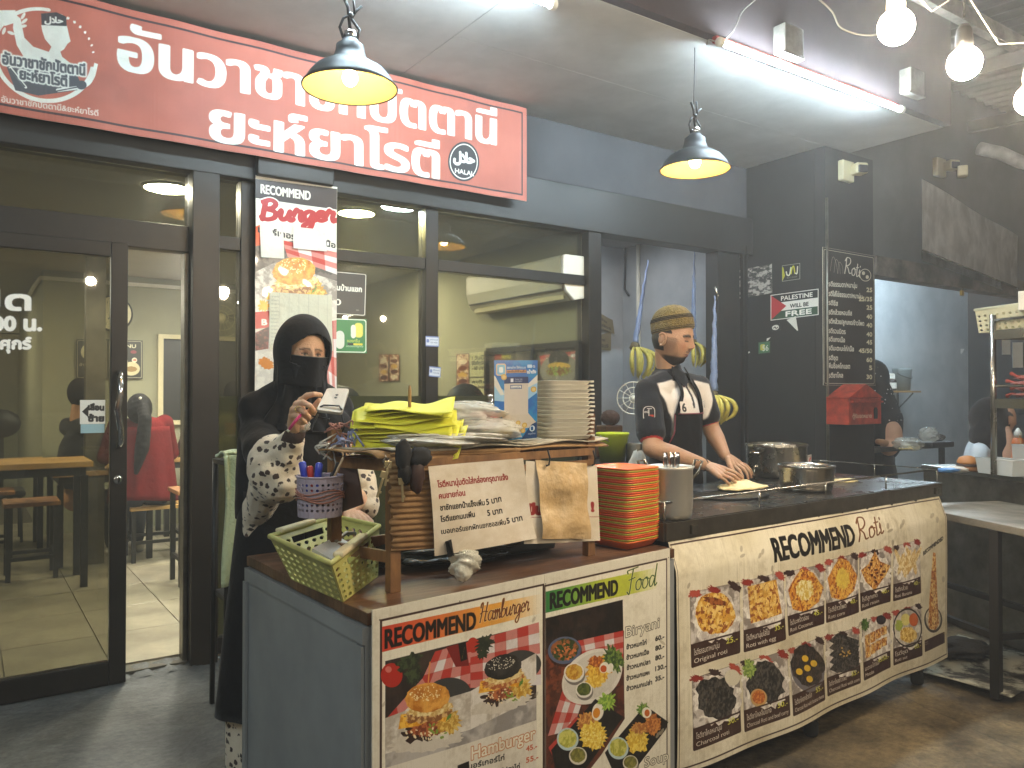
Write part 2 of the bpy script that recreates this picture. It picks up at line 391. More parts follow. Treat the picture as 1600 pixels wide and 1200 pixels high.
    def text(s, txt, p0, p1, hp, col, bold=0, bx=None, outline=None, ocol=None, alpha=1, shear=0):
        """baseline from bearing p0 to bearing p1, cap height hp photo pixels at p0"""
        a, b, c = s.m(p0), s.m(p1), s.m((p0[0], p0[1]-hp)); h = abs(a[1]-c[1]); w = b[0]-a[0]
        s.textc(txt, a[0], a[1], w, h, col, bold*h, None if bx is None else bx*h, alpha, None if outline is None else outline*h, ocol, shear, (b[1]-a[1])/max(w, 1))
    def script(s, txt, p0, p1, hp, col, wd=.25, pen=.5, alpha=1, dx=0, dy=0):
        a, b, c = s.m(p0), s.m(p1), s.m((p0[0], p0[1]-hp)); h = abs(a[1]-c[1])/2; tot = sum(GL[q][0] for q in txt); k = (b[0]-a[0])/tot; x = a[0]; sl = (b[1]-a[1])/(b[0]-a[0])
        for q in txt:
            adv, st = GL[q]
            for P in st: s.stroke([(x+px_*k+py_*h*.12+dx, a[1]-py_*h+(x-a[0])*sl+dy) for px_, py_ in P], wd*h, col, alpha, conv=False, pen=pen)
            x += adv*k
    def checks(s, quad, n, c1='b5392f', c2='d9d2cf', c3='c98078'):
        q = [np.array(s.m(p)) for p in quad]
        def P(u, v): return q[0]*(1-u)*(1-v)+q[1]*u*(1-v)+q[2]*u*v+q[3]*(1-u)*v
        for i in range(n):
            for j in range(n):
                c = c1 if (i+j) % 2 == 0 and i % 2 == 0 else (c3 if (i+j) % 2 else c2)
                s.polyc([P(i/n, j/n), P((i+1)/n, j/n), P((i+1)/n, (j+1)/n), P(i/n, (j+1)/n)], c)
    def dirt(s, amt=.12, sc=60, c='7a6a4c'):
        n = vnoise(s.H, s.W, sc, 5)*.6+vnoise(s.H, s.W, sc/8, 6)*.4; t = np.clip((n-.5)/.25, 0, 1)[..., None]*amt; s.a = s.a*(1-t)+rgb(c)*t
    def streaks(s, amt=.1, c='8a7a5a', seed=3):
        r = np.random.default_rng(seed); n = vnoise(4, s.W, 5, seed, 3)[0:1]; m = vnoise(s.H, s.W, 50, seed+1, 2); t = (np.clip((n-.55)/.1, 0, 1)*np.clip(m*1.6-.5, 0, 1))[..., None]*amt; s.a = s.a*(1-t)+rgb(c)*t
    def dots(s, c, rx, ry, n, col, size, rot=0, seed=0, alpha=1):
        rr = random.Random(seed); ro = math.radians(rot)
        for i in range(n):
            a = rr.random()*2*math.pi; q = math.sqrt(rr.random()); x, y = rx*q*math.cos(a), ry*q*math.sin(a)
            s.ell((c[0]+x*math.cos(ro)-y*math.sin(ro), c[1]+x*math.sin(ro)+y*math.cos(ro)), size*(.6+.6*rr.random()), size*(.4+.4*rr.random()), col, rr.random()*180, alpha, n=6)
def poster(name, cv, pl, parent=None, label=None, cat=None, w=.004, group=None, rough=.45, bump=.15, thick=.003, wob=0, coat=0, back=None, shape=None, nu=1, nv=1, wrinkle=6):
    M = img_mat(name+'_print', cv, rough, bump, coat, wrinkle)
    fn = shape or (lambda a, b: 0.0)
    def P(a, b): return pl.pt(cv.u0+(cv.u1-cv.u0)*a, cv.v0+(cv.v1-cv.v0)*b, w+thick+fn(a, b))
    mb = MB().grid(P, nu, nv, 0)
    mb.grid(lambda a, b: P(1-a, b) - pl.n*thick, nu, nv, 1, uv=False)
    E = []                                                     # rim
    for i in range(nu): E += [((i/nu, 0), ((i+1)/nu, 0)), (((i+1)/nu, 1), (i/nu, 1))]
    for j in range(nv): E += [((0, (j+1)/nv), (0, j/nv)), ((1, j/nv), (1, (j+1)/nv))]
    for (a, b) in E:
        p, q = P(*a), P(*b); mb.add([p, p-pl.n*thick, q-pl.n*thick, q], [(0, 1, 2, 3)], 1)
    c = pl.pt((cv.u0+cv.u1)/2, cv.v0, w)
    o = mb.build(name, [M, back or M_['edge_white']], parent, loc=c)
    if parent is None or label: tag(o, label, cat if parent is None else None, group)
    return o

def homog(src, dst):
    A = []; b = []
    for (x, y), (u, v) in zip(src, dst):
        A.append([x, y, 1, 0, 0, 0, -u*x, -u*y]); b.append(u); A.append([0, 0, 0, x, y, 1, -v*x, -v*y]); b.append(v)
    h = np.linalg.solve(np.array(A, float), np.array(b, float)); return np.append(h, 1).reshape(3, 3)
class QCv(Cv):
    """canvas of a loose sheet: quad = bearings of its corners (top left, top right, bottom right, bottom left)"""
    def __init__(s, quad, W, H, bg):
        s.quad, s.W, s.H = quad, W, H; s.a = np.zeros((H, W, 3), np.float32)+rgb(bg); s.seed = 1
        s.Hm = homog(quad, [(0, 0), (W, 0), (W, H), (0, H)])
    def m(s, p):
        q = s.Hm @ np.array([p[0], p[1], 1.0]); return (q[0]/q[2], q[1]/q[2])
def sheet(name, cv, corners, parent=None, label=None, cat=None, group=None, rough=.5, bump=.15, thick=.0012, nu=8, nv=8, curl=None, coat=0, back=None, wrinkle=6):
    """loose sheet with world corners TL,TR,BR,BL and its own little curl"""
    TL, TR, BR, BL = [Vector(c) for c in corners]; n = (TR-TL).cross(BL-TL).normalized()
    if n.dot(O3-TL) < 0: n = -n
    fn = curl or (lambda a, b: 0)
    P = lambda a, b: (TL*(1-a)+TR*a)*b+(BL*(1-a)+BR*a)*(1-b)+n*fn(a, b)
    M = img_mat(name+'_print', cv, rough, bump, coat, wrinkle)
    mb = MB().grid(P, nu, nv, 0); mb.grid(lambda a, b: P(1-a, b)-n*thick, nu, nv, 1, uv=False)
    o = mb.build(name, [M, back or M_['edge_white']], parent, loc=BL)
    if parent is None: tag(o, label, cat, group)
    return o
def perf(mb, P, nu, nv, h=.6, m=0, solid_=lambda i, j: False, cut=lambda i, j: False):
    """perforated sheet: every cell of the grid P(a,b) has an eight-sided hole"""
    bo = [(0, 0), (.5, 0), (1, 0), (1, .5), (1, 1), (.5, 1), (0, 1), (0, .5)]
    for j in range(nv):
        for i in range(nu):
            if cut(i, j): continue
            if solid_(i, j):
                mb.add([P((i+a)/nu, (j+b)/nv) for a, b in ((0, 0), (1, 0), (1, 1), (0, 1))], [(0, 1, 2, 3)], m); continue
            ho = [(.5+h/2*math.cos(math.radians(225+45*k)), .5+h/2*math.sin(math.radians(225+45*k))) for k in range(8)]
            vs = [P((i+a)/nu, (j+b)/nv) for a, b in bo]+[P((i+a)/nu, (j+b)/nv) for a, b in ho]
            mb.add(vs, [(k, (k+1) % 8, 8+(k+1) % 8, 8+k) for k in range(8)], m)
    return mb
# ------------------------------------------------------------------ shared materials
M_ = {}
def mk(k, *a, **kw): M_[k] = mat(k, *a, **kw); return M_[k]
mk('edge_white', 'd8d0bc', .6, var=.3, vs=9)
mk('ground', '6a6c6a', .6, vs=2.2, col2='323536', bump=.7, bs=26, thr=(.36, .66))
mk('tile', '98907d', .28, vs=2.6, col2='777061', bump=.05, bs=8)
mk('grout', '4b463b', .8)
mk('alu_dark', '2b2620', .38, .35, var=.35, vs=3, spec=.5)
mk('alu_dark2', '2f2d2a', .45, .25, var=.25, vs=2)
mk('wall_room', '98977f', .8, var=.14, vs=1.2, bump=.05, bs=30)
mk('ceil_room', '9a9682', .85, var=.1, vs=1)
mk('soffit', 'c0bfba', .7, var=.16, vs=2.5, bump=.06, bs=14)
mk('fascia', '4a3d3d', .7, var=.3, vs=2)
mk('canopy', '6d675e', .55, .3, var=.4, vs=2)
mk('purlin', '9d968a', .45, .5, var=.5, vs=5)
mk('black_wall', '2b2a28', .5, var=.3, vs=2.4, bump=.05, bs=18, thr=(.3, .75))
mk('blue_wall', 'a9acad', .7, vs=1.3, col2='94989a', bump=.06, bs=12)
mk('grey_wall', '6b6a66', .7, var=.25, vs=1.4, bump=.05)
mk('dark_wall', '48484a', .7, var=.25, vs=1.6, bump=.05)
mk('white_plastic', 'd9d6c6', .4, var=.1, vs=5)
mk('cream_plastic', 'c6bd98', .45, var=.1, vs=5)
mk('black_metal', '1d1c1b', .4, .3)
mk('black_paint', '1a1917', .35, var=.3, vs=8)
mk('steel', 'a8a49a', .22, 1.0, var=.15, vs=4, bump=.02, bs=40)
mk('steel_dull', '8b867a', .38, .9, vs=3, col2='5e594e', bump=.04, bs=30)
mk('chrome', 'd8d8d8', .12, 1.0)
mk('galv', 'ced2d4', .42, .15, vs=5, col2='a4a9ac', bump=.25, bs=14)
mk('wood', '9a6a3c', .55, vs=10, col2='6b4423', bump=.1, bs=40, stretch=(1, 1, .25))
mk('wood_top', '6e4a2e', .4, vs=7, col2='3f2818', bump=.12, bs=50, stretch=(.3, 1.6, 1))
mk('wood_light', 'b08a4e', .45, vs=8, col2='8d6a38', stretch=(.3, 1.5, 1))
mk('white_paint', 'd6d3c8', .6, var=.2, vs=6)
mk('red_paint', 'b23a20', .5, vs=9, col2='7c2a1a', bump=.05)
mk('rubber', '151515', .7)
pane = pane_mat('pane', 'cfcdc2', film=.015, filmcol='8a8a80', gloss=.05, smudge=.05)
film = pane_mat('frosted_film', 'b9bea8', film=.6, filmcol='a4a88e', gloss=.03, smudge=.05, translucent=True)
def struct(mb, name, m, parent=None, **k):
    o = mb.build(name, m, parent, **k)
    if parent is None: o['kind'] = 'structure'
    return o
def solid(mb, name, m, label, cat, loc=None, group=None, **k):
    if loc is None:
        xs = [p.x for p in mb.v]; ys = [p.y for p in mb.v]; loc = ((min(xs)+max(xs))/2, (min(ys)+max(ys))/2, min(p.z for p in mb.v))
    return tag(mb.build(name, m, None, loc=loc, **k), label, cat, group)

# ------------------------------------------------------------------ ground, floor
GY = 4.38
def gz(x, y):
    h = .012*math.sin(x*1.7+y*2.3)+.008*math.sin(x*4.1-y*3.2)
    return h*min(1, max(0, (4.0-y)/.8)) if y > 3.2 else h
mb = MB().grid(lambda a, b: Vector((-8+26*a, -10+14.3*b, gz(-8+26*a, -10+14.3*b))), 130, 80, uv=False)
mb.add([(-60, -60, -.04), (60, -60, -.04), (60, 40, -.04), (-60, 40, -.04)], [(0, 1, 2, 3)])
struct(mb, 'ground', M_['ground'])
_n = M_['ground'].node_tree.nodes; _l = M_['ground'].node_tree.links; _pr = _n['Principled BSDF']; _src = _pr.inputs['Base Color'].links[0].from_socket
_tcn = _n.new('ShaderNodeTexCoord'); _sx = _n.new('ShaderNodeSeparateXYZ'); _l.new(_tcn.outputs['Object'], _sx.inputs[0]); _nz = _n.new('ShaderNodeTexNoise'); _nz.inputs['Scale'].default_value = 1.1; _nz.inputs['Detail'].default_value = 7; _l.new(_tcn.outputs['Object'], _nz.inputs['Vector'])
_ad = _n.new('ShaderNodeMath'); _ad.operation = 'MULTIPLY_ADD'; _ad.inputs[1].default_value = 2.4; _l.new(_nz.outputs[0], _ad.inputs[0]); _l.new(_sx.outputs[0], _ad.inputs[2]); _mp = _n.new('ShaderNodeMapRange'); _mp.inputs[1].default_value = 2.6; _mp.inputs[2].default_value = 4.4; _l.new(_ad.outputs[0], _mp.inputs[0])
_mx = _n.new('ShaderNodeMixRGB'); _mx.blend_type = 'MIX'; _l.new(_mp.outputs[0], _mx.inputs[0]); _l.new(_src, _mx.inputs[1])  # brown stain tone to the right carries the warm bulb light in its colour
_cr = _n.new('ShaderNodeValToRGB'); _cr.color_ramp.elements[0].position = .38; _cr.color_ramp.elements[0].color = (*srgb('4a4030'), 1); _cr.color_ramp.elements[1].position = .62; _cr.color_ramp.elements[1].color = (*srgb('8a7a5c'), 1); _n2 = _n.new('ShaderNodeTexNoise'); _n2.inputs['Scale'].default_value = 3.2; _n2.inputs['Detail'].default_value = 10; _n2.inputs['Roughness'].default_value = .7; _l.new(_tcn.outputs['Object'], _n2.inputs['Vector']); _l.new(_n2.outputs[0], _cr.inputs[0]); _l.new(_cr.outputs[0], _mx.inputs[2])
_n3 = _n.new('ShaderNodeTexNoise'); _n3.inputs['Scale'].default_value = 38; _n3.inputs['Detail'].default_value = 12; _n3.inputs['Roughness'].default_value = .8; _l.new(_tcn.outputs['Object'], _n3.inputs['Vector']); _c3 = _n.new('ShaderNodeValToRGB'); _c3.color_ramp.elements[0].position = .36; _c3.color_ramp.elements[0].color = (.35, .34, .32, 1); _c3.color_ramp.elements[1].position = .6; _c3.color_ramp.elements[1].color = (1.15, 1.12, 1.05, 1); _l.new(_n3.outputs[0], _c3.inputs[0])
_m3 = _n.new('ShaderNodeMixRGB'); _m3.blend_type = 'MULTIPLY'; _m3.inputs[0].default_value = .75; _l.new(_mx.outputs[0], _m3.inputs[1]); _l.new(_c3.outputs[0], _m3.inputs[2])
_vo = _n.new('ShaderNodeTexVoronoi'); _vo.feature = 'DISTANCE_TO_EDGE'; _vo.inputs['Scale'].default_value = .8; _wm = _n.new('ShaderNodeMixRGB'); _wm.inputs[0].default_value = .12; _l.new(_tcn.outputs['Object'], _wm.inputs[1]); _l.new(_n2.outputs['Color'], _wm.inputs[2]); _l.new(_wm.outputs[0], _vo.inputs['Vector']); _c4 = _n.new('ShaderNodeValToRGB'); _c4.color_ramp.elements[0].position = .0; _c4.color_ramp.elements[0].color = (.3, .3, .3, 1); _c4.color_ramp.elements[1].position = .006; _c4.color_ramp.elements[1].color = (1, 1, 1, 1); _l.new(_vo.outputs[0], _c4.inputs[0])
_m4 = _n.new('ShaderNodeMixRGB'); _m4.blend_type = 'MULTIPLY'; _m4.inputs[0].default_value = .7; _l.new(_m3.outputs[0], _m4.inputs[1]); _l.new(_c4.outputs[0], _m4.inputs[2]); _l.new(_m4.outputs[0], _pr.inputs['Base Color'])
struct(MB().box2((3.66, 4.3, -.03), (16, 9, .012)), 'back_floor', M_['grout'])
fl = struct(MB().box2((-2.4, 4.33, -.03), (3.66, 13.2, .022)), 'floor', M_['grout'])
tm = None
for i in range(-6, 8):
    for j in range(0, 9):
        x0, y0 = .17+.45*i, 4.44+.6*j; x1, y1 = x0+.445, y0+.595
        if x1 > 3.66: continue
        if tm is None:
            tm = MB().box((0, 0, 0), (.445, .595, .012)).build('floor_tile', M_['tile'], fl, bevel=.0015); o = tm
        else:
            o = tm.copy(); COL.objects.link(o); o.parent = fl
        o.location = Vector(((x0+x1)/2, (y0+y1)/2, .026+random.uniform(0, .0012)))-wloc(fl)
sill = MB().grid(lambda a, b: Vector((.6+.75*a, 4.27+.13*b, .03*b+.006*math.sin(a*40)+.004*math.sin(a*93))), 40, 3, uv=False)
struct(sill, 'door_threshold', M_['ground'])

# ------------------------------------------------------------------ dining room shell
def wall(name, a, b, m, label, **k): return solid(MB().box2(a, b), name, m, label, 'wall', **k)
wall('room_wall', (.62, 8.9, 0), (3.65, 9.0, 2.6), M_['wall_room'], 'olive rear wall of the dining room with the round clock and louvred window')
wall('room_wall', (.62, 9.0, 0), (.72, 13.1, 2.6), M_['wall_room'], 'olive return wall beside the deep passage at far left of dining room')
wall('room_wall', (-2.4, 13.1, 0), (.72, 13.2, 2.6), M_['wall_room'], 'far end wall of the passage behind the sliding door')
wall('room_wall', (-2.4, 4.45, 0), (-2.3, 13.1, 2.6), M_['wall_room'], 'left side wall of the dining room out past the sliding door')
wall('room_wall', (3.65, 4.45, 0), (3.73, 8.9, 2.84), M_['wall_room'], 'side wall of dining room carrying the air conditioner above framed food boards')
solid(MB().box2((-2.4, 4.46, 2.6), (3.65, 13.1, 2.66)), 'room_ceiling', M_['ceil_room'], 'low cream ceiling over the dining room', 'ceiling')
# conduit
t = thing('cable_conduit', 'white cable conduit running under the ceiling on the rear dining wall', 'conduit', (1.9, 8.85, 2.5))
MB().box2((.60, 8.86, 2.50), (3.6, 8.9, 2.535)).build('trunking', M_['white_plastic'], t)
MB().box2((2.0, 8.83, 2.47), (2.14, 8.9, 2.57)).build('junction_box', M_['white_plastic'], t)
MB().tube([(.60, 8.88, 2.52), (.58, 9.6, 2.5), (.585, 11.5, 2.46)], .02).build('trunking', M_['white_plastic'], t)
# louvred window on the rear wall
t = thing('louvred_window', 'tall louvred window with dark grey slats on the rear dining wall', 'window', (2.0, 8.88, 1.1))
p0 = atY(250, 660, 8.86); p1 = atY(376, 530, 8.86)
z0, z1 = p0.z, p1.z; xa, xb = p0.x, p1.x
for x in (xa, xb): MB().box2((x-.025, 8.83, z0), (x+.025, 8.895, z1)).build('frame_stile', M_['cream_plastic'], t)
for z in (z0, z1): MB().box2((xa-.025, 8.832, z-.025), (xb+.025, 8.893, z+.02)).build('frame_rail', M_['cream_plastic'], t)
MB().box2((xa, 8.885, z0), (xb, 8.896, z1)).build('backing', M_['black_paint'], t)
sm = None; N = 9
mk('slat', '5a5a55', .3, var=.2)
for i in range(N):
    z = z0+.06+(z1-z0-.1)*(i+.5)/N; c = Vector(((xa+xb)/2, 8.86, z))
    if sm is None: sm = MB().box((0, 0, 0), (xb-xa-.06, .012, (z1-z0)/N*.86), M=Matrix.Rotation(.22, 3, 'X')).build('slat', M_['slat'], t); o = sm
    else: o = sm.copy(); COL.objects.link(o); o.parent = t
    o.location = c-wloc(t)
# clock
c = atY(176, 490, 8.86); t = thing('wall_clock', 'round cream wall clock hanging on the rear wall behind the door stile', 'clock', c)
RX = Matrix.Rotation(math.pi/2, 3, 'X')
MB().lathe([(0, 0), (.18, 0), (.185, .02), (.17, .035)], c, 32, M=RX).build('case', M_['black_paint'], t)
pc = Plane((c.x-.2, 8.82), (c.x+.2, 8.82)); cv = Cv(pc, .02, c.z-.18, .38, c.z+.18, 500, 'cfc8a4')
for h in range(12):
    a = math.radians(h*30); cv.textc(str(h or 12), 90+62*math.sin(a)-(6 if h in (0, 10, 11) else 4), 90-62*math.cos(a)+6, 12 if h in (0, 10, 11) else 7, 11, '222222', bold=.4)
cv.stroke([(90, 90), (68, 120)], 5, '111111', conv=False); cv.stroke([(90, 90), (110, 40)], 3, '111111', conv=False)
n = 40; f = MB(); vs = [(c.x, 8.818, c.z)]+[(c.x+.165*math.cos(2*math.pi*i/n), 8.818, c.z+.165*math.sin(2*math.pi*i/n)) for i in range(n)]
f.add(vs, [(0, 1+i, 1+(i+1) % n) for i in range(n)], 0, uvs=[(.5+(v[0]-c.x)/.36, .5+(v[2]-c.z)/.36) for v in vs]); f.build('dial', img_mat('dial_print', cv), t)

# ------------------------------------------------------------------ shopfront
t = thing('shopfront', 'dark aluminium shopfront frame with posts and rails under the red sign', 'shopfront', (1.0, GY, 0)); SF = t
def post(x0, x1, y0=GY-.04, y1=GY+.06, z0=0, z1=2.55, n='post', m='alu_dark', **k): return MB().box2((x0, y0, z0), (x1, y1, z1)).build(n, M_[m], SF, bevel=.004, **k)
post(.960, 1.095, GY-.10, GY+.08); post(1.22, 1.317); post(2.346, 2.435); post(3.634, 3.754, GY-.07); post(5.01, 5.28, GY-.05, GY+.08, z1=2.6, m='alu_dark2')
post(.935, .958, GY-.03, GY+.05, z1=2.13, n='door_jamb', m='steel_dull')
def rail(x0, x1, z0, z1, y0=GY-.035, y1=GY+.055, m='alu_dark'): return MB().box2((x0, y0, z0), (x1, y1, z1)).build('rail', M_[m], SF, bevel=.003)
rail(-2.3, .957, 2.135, 2.27); rail(1.097, 1.218, 2.17, 2.24); rail(1.319, 2.344, 2.17, 2.24); rail(2.437, 3.632, 2.17, 2.24)
for a, b in ((1.097, 1.218), (1.319, 2.344), (2.437, 3.632)): rail(a, b, .03, .11)
MB().box2((-2.4, GY-.075, 2.552), (5.415, GY+.08, 2.86)).build('header_beam', M_['alu_dark2'], SF, bevel=.006)
def wpane(x0, x1, z0, z1): return MB().box2((x0, GY+.004, z0), (x1, GY+.010, z1)).build('glass_pane', pane, SF)
wpane(-2.3, .957, 2.272, 2.55); wpane(1.097, 1.218, .112, 2.168); wpane(1.097, 1.218, 2.242, 2.55)
for a, b in ((1.319, 2.344), (2.437, 3.632)):
    wpane(a, b, .112, 2.168); wpane(a, b, 2.242, 2.55)
for a, b in ((1.097, 1.218), (1.319, 2.344), (2.437, 3.632)): MB().box2((a, GY+.016, .112), (b, GY+.018, 1.385)).build('frosted_film', film, SF)
wall('upper_wall', (-2.4, GY-.01, 2.861), (5.418, GY+.1, 3.297), M_['dark_wall'], 'dark grey wall strip above the shopfront behind the red sign')
# sliding door
D = thing('sliding_door', 'dark framed sliding glass door left of the open doorway', 'door', (-.1, 4.27, 0))
dx0, dx1 = -.75, .652; y0, y1 = 4.235, 4.285
MB().box2((.578, y0, .005), (dx1, y1, 2.132)).build('stile', M_['alu_dark'], D, bevel=.004); MB().box2((dx0, y0, .005), (dx0+.075, y1, 2.132)).build('stile', M_['alu_dark'], D, bevel=.004)
MB().box2((dx0+.076, y0+.001, .005), (.577, y1-.001, .115)).build('rail', M_['alu_dark'], D, bevel=.004); MB().box2((dx0+.076, y0+.001, 2.06), (.577, y1-.001, 2.131)).build('rail', M_['alu_dark'], D, bevel=.004)
MB().box2((dx0+.077, 4.256, .116), (.576, 4.262, 2.059)).build('glass_pane', pane, D)
hx = .612
MB().tube([(hx, y0, 1.50), (hx, y0-.03, 1.497), (hx, y0-.055, 1.47), (hx, y0-.06, 1.40), (hx-.012, y0-.062, 1.32), (hx, y0-.06, 1.24), (hx+.004, y0-.055, 1.175), (hx, y0-.03, 1.15), (hx, y0, 1.147)], .014, 12).build('handle', M_['chrome'], D)
mb = MB().lathe([(0, 0), (.022, 0), (.022, .006), (.014, .009), (0, .009)], (hx+.0, y0, .985), 20, M=RX); mb.build('lock', M_['chrome'], D)
DP = Plane((-1, y0), (1, y0))
def decal(name, cv, parent, pl, col='e8e8e0', w=.0, em=0):
    """cut vinyl: the canvas is a mask, white = vinyl"""
    h, wd, _ = cv.a.shape; im = bpy.data.images.new(name, wd, h, alpha=False); buf = np.ones((h, wd, 4), np.float32); buf[..., :3] = np.clip(cv.a[::-1], 0, 1)
    im.colorspace_settings.name = 'Non-Color'; im.pixels.foreach_set(buf.ravel()); im.update(); im.pack()
    m = mat(name, col, .5); n = m.node_tree.nodes; l = m.node_tree.links; tx = n.new('ShaderNodeTexImage'); tx.image = im; tx.extension = 'EXTEND'
    l.new(tx.outputs[0], n['Principled BSDF'].inputs['Alpha'])
    P = lambda a, b: pl.pt(cv.u0+(cv.u1-cv.u0)*a, cv.v0+(cv.v1-cv.v0)*b, w)
    return MB().grid(P, 1, 1).build(name, m, parent)
gp = Plane((-1, 4.253), (1, 4.253))
cv = Cv(gp, .93, 1.28, 1.30, 2.0, 500, '000000')
cv.text('เปิด', (-62, 484), (47, 484), 30, 'ffffff', bold=.07); cv.text('22.00 น.', (-60, 516), (64, 516), 22, 'ffffff', bold=.09); cv.text('ปิดวันศุกร์', (-70, 545), (48, 545), 17, 'ffffff', bold=.09)
decal('opening_hours_lettering', cv, D, gp)
cv = Cv(gp, .90, 1.18, 1.10, 1.50, 500, '000000'); cv.ell((-22, 626), 31, 42, 'ffffff'); cv.ell((-22, 626), 29, 40, '000000'); cv.textc('ร้าน', 2, 90, 60, 20, 'ffffff', bold=1)
decal('shop_emblem_decal', cv, D, gp)
cv = Cv(gp, .90, .90, 1.12, 1.24, 500, '000000'); cv.ell((0, 706), 26, 23, 'ffffff'); cv.ell((0, 706), 23, 20, '000000'); cv.ell((-2, 706), 9, 14, 'ffffff', rough=.4, seed=3, n=12)
decal('red_warning_decal', cv, D, gp, 'b8442f')
def rect_on(pl, pts, ppm, bg, w=0):
    uv = [pl.hit(*p, w) for p in pts]; return Cv(pl, min(q[0] for q in uv), min(q[1] for q in uv), max(q[0] for q in uv), max(q[1] for q in uv), ppm, bg, w)
cv = rect_on(DP, [(125, 625), (164, 662)], 900, 'd8d8cf'); cv.poly([(128, 643), (138, 634), (138, 652)], '151515')
cv.text('เลื่อน', (138, 640), (162, 641), 8, '151515', bold=.12); cv.text('ซ้าย', (138, 658), (162, 658), 9, '151515', bold=.12)
poster('slide_left_sticker', cv, DP, D, w=.001); cv = rect_on(DP, [(126, 663), (163, 676)], 600, '8fb0b8'); poster('blue_sticker_strip', cv, DP, D, w=.0005)
# free standing metal post behind the door glass
b = atZ(146, 880, .03); top = 2.6
solid(MB().box2((b.x-.07, b.y-.06, .03), (b.x+.07, b.y+.06, top)), 'steel_post', M_['steel_dull'], 'square grey steel post standing inside behind the sliding door glass', 'post')

# ------------------------------------------------------------------ soffit, fascia, canopy
S = thing('soffit', 'pale overhanging ceiling boards above the red sign and shopfront', 'ceiling', (1.5, 3.6, 3.3))
MB().box2((-4, 2.9, 3.3), (2.128, 4.4, 3.36)).build('ceiling_board', M_['soffit'], S); MB().box2((2.132, 2.9, 3.3), (5.74, 3.628, 3.36)).build('ceiling_board', M_['soffit'], S)
MB().box2((2.132, 3.631, 3.3), (5.418, 4.4, 3.36)).build('ceiling_board', M_['soffit'], S); MB().box2((2.0, 2.9, 3.361), (2.3, 4.4, 3.40)).build('batten', M_['wood'], S)
sc_ = None
for px, py in [(568, 18), (624, 35), (664, 47), (696, 57), (720, 64), (766, 76), (822, 95), (875, 107), (846, 135), (938, 126), (980, 140), (1021, 151), (1062, 163), (1063, 163), (1020, 151), (1146, 188), (1186, 197), (1219, 207), (1264, 218), (1038, 230)]:
    p = atZ(px, py, 3.299)
    if sc_ is None: sc_ = MB().lathe([(0, -.002), (.007, -.001), (.007, .002)], (0, 0, 0), 8).build('screw', M_['chrome'], S); o = sc_
    else: o = sc_.copy(); COL.objects.link(o); o.parent = S
    o.location = p-wloc(S)
solid(MB().box2((-4, 2.84, 3.302), (5.74, 2.898, 4.3)), 'fascia_board', M_['fascia'], 'dark mauve fascia board above the fluorescent tube at soffit edge', 'fascia')
R = thing('canopy_roof', 'corrugated metal canopy roof with steel purlins over the pavement', 'roof', (3, 0, 4))
def corr(a, b):
    x = -4+17*a; y = -1.0+4.6*b; return Vector((x, y, 4.1-.05*(2.9-y)+.02*math.sin(x*2*math.pi/.15)))
MB().grid(corr, 700, 1, uv=False).build('roof_sheet', M_['canopy'], R, thick=.002)
for y in (2.6, 2.05, 1.4, .7, 0, -.7): MB().box2((-4, y-.03, 3.86-.05*(2.9-y)), (13, y+.03, 3.97-.05*(2.9-y))).build('purlin', M_['purlin'], R)
for x in (6.2, 7.6, 9.0): MB().bar((x, -1, 3.62), (x, 3.6, 3.85), .06, .1).build('rafter', M_['canopy'], R)
# ------------------------------------------------------------------ black wall and pillar, neighbour's opening
wall('black_wall', (5.42, 3.722, 0), (5.50, 4.46, 3.298), M_['black_wall'], 'matt black side wall with stickers behind the roti cart')
wall('black_pillar', (5.42, 3.63, 0), (6.07, 3.72, 3.298), M_['black_wall'], 'black pillar face carrying the roti price board and red letter box')
wall('neighbour_wall', (5.752, 3.66, 2.52), (13, 3.74, 4.3), M_['grey_wall'], 'brownish upper wall above the next kitchen opening at right')
wall('neighbour_wall', (5.421, 3.66, 3.31), (5.75, 3.74, 4.3), M_['grey_wall'], 'short wall piece above the black pillar behind the security camera')
mk('beam', '7a6f62', .7, vs=4, col2='4d453c', bump=.2, bs=12)
solid(MB().box2((6.072, 3.60, 2.36), (13, 3.74, 2.518)), 'lintel_beam', M_['beam'], 'worn brown lintel beam over the next kitchen opening', 'beam')
solid(MB().tube([(5.428, 3.622, z) for z in (0, 1.6, 2.9)], .012, 6), 'wall_edge_trim', M_['steel_dull'], 'thin scuffed metal edge strip on the corner of the black pillar', 'trim')
solid(MB().box2((5.285, 4.30, 0), (5.30, 4.33, 2.6)).box2((5.33, 4.30, 0), (5.345, 4.33, 2.62)), 'door_trim', M_['alu_dark2'], 'paired narrow trim strips beside the banana doorway', 'trim')
wall('kitchen_wall', (6.07, 6.2, 0), (13, 6.3, 3.4), M_['blue_wall'], 'blue grey back wall of the next kitchen')
wall('kitchen_wall', (3.75, 5.87, 0), (5.39, 5.95, 3.0), M_['blue_wall'], 'brown grey end wall of the banana store behind the cook')
wall('kitchen_wall', (5.39, 4.47, 0), (5.45, 5.87, 3.0), M_['blue_wall'], 'blue grey side wall with hanging bananas behind the cook')
solid(MB().box2((3.75, 4.47, 2.84), (5.39, 5.87, 2.9)), 'store_ceiling', M_['grey_wall'], 'grey ceiling of the banana store behind the cook', 'ceiling')
solid(MB().box2((6.07, 3.75, 3.4), (13, 6.3, 3.45)), 'kitchen_ceiling', M_['grey_wall'], 'grey ceiling of the next kitchen behind the lintel', 'ceiling')
wall('kitchen_wall', (5.46, 4.47, 0), (6.06, 4.55, 3.4), M_['blue_wall'], 'short inner wall behind the black pillar', )
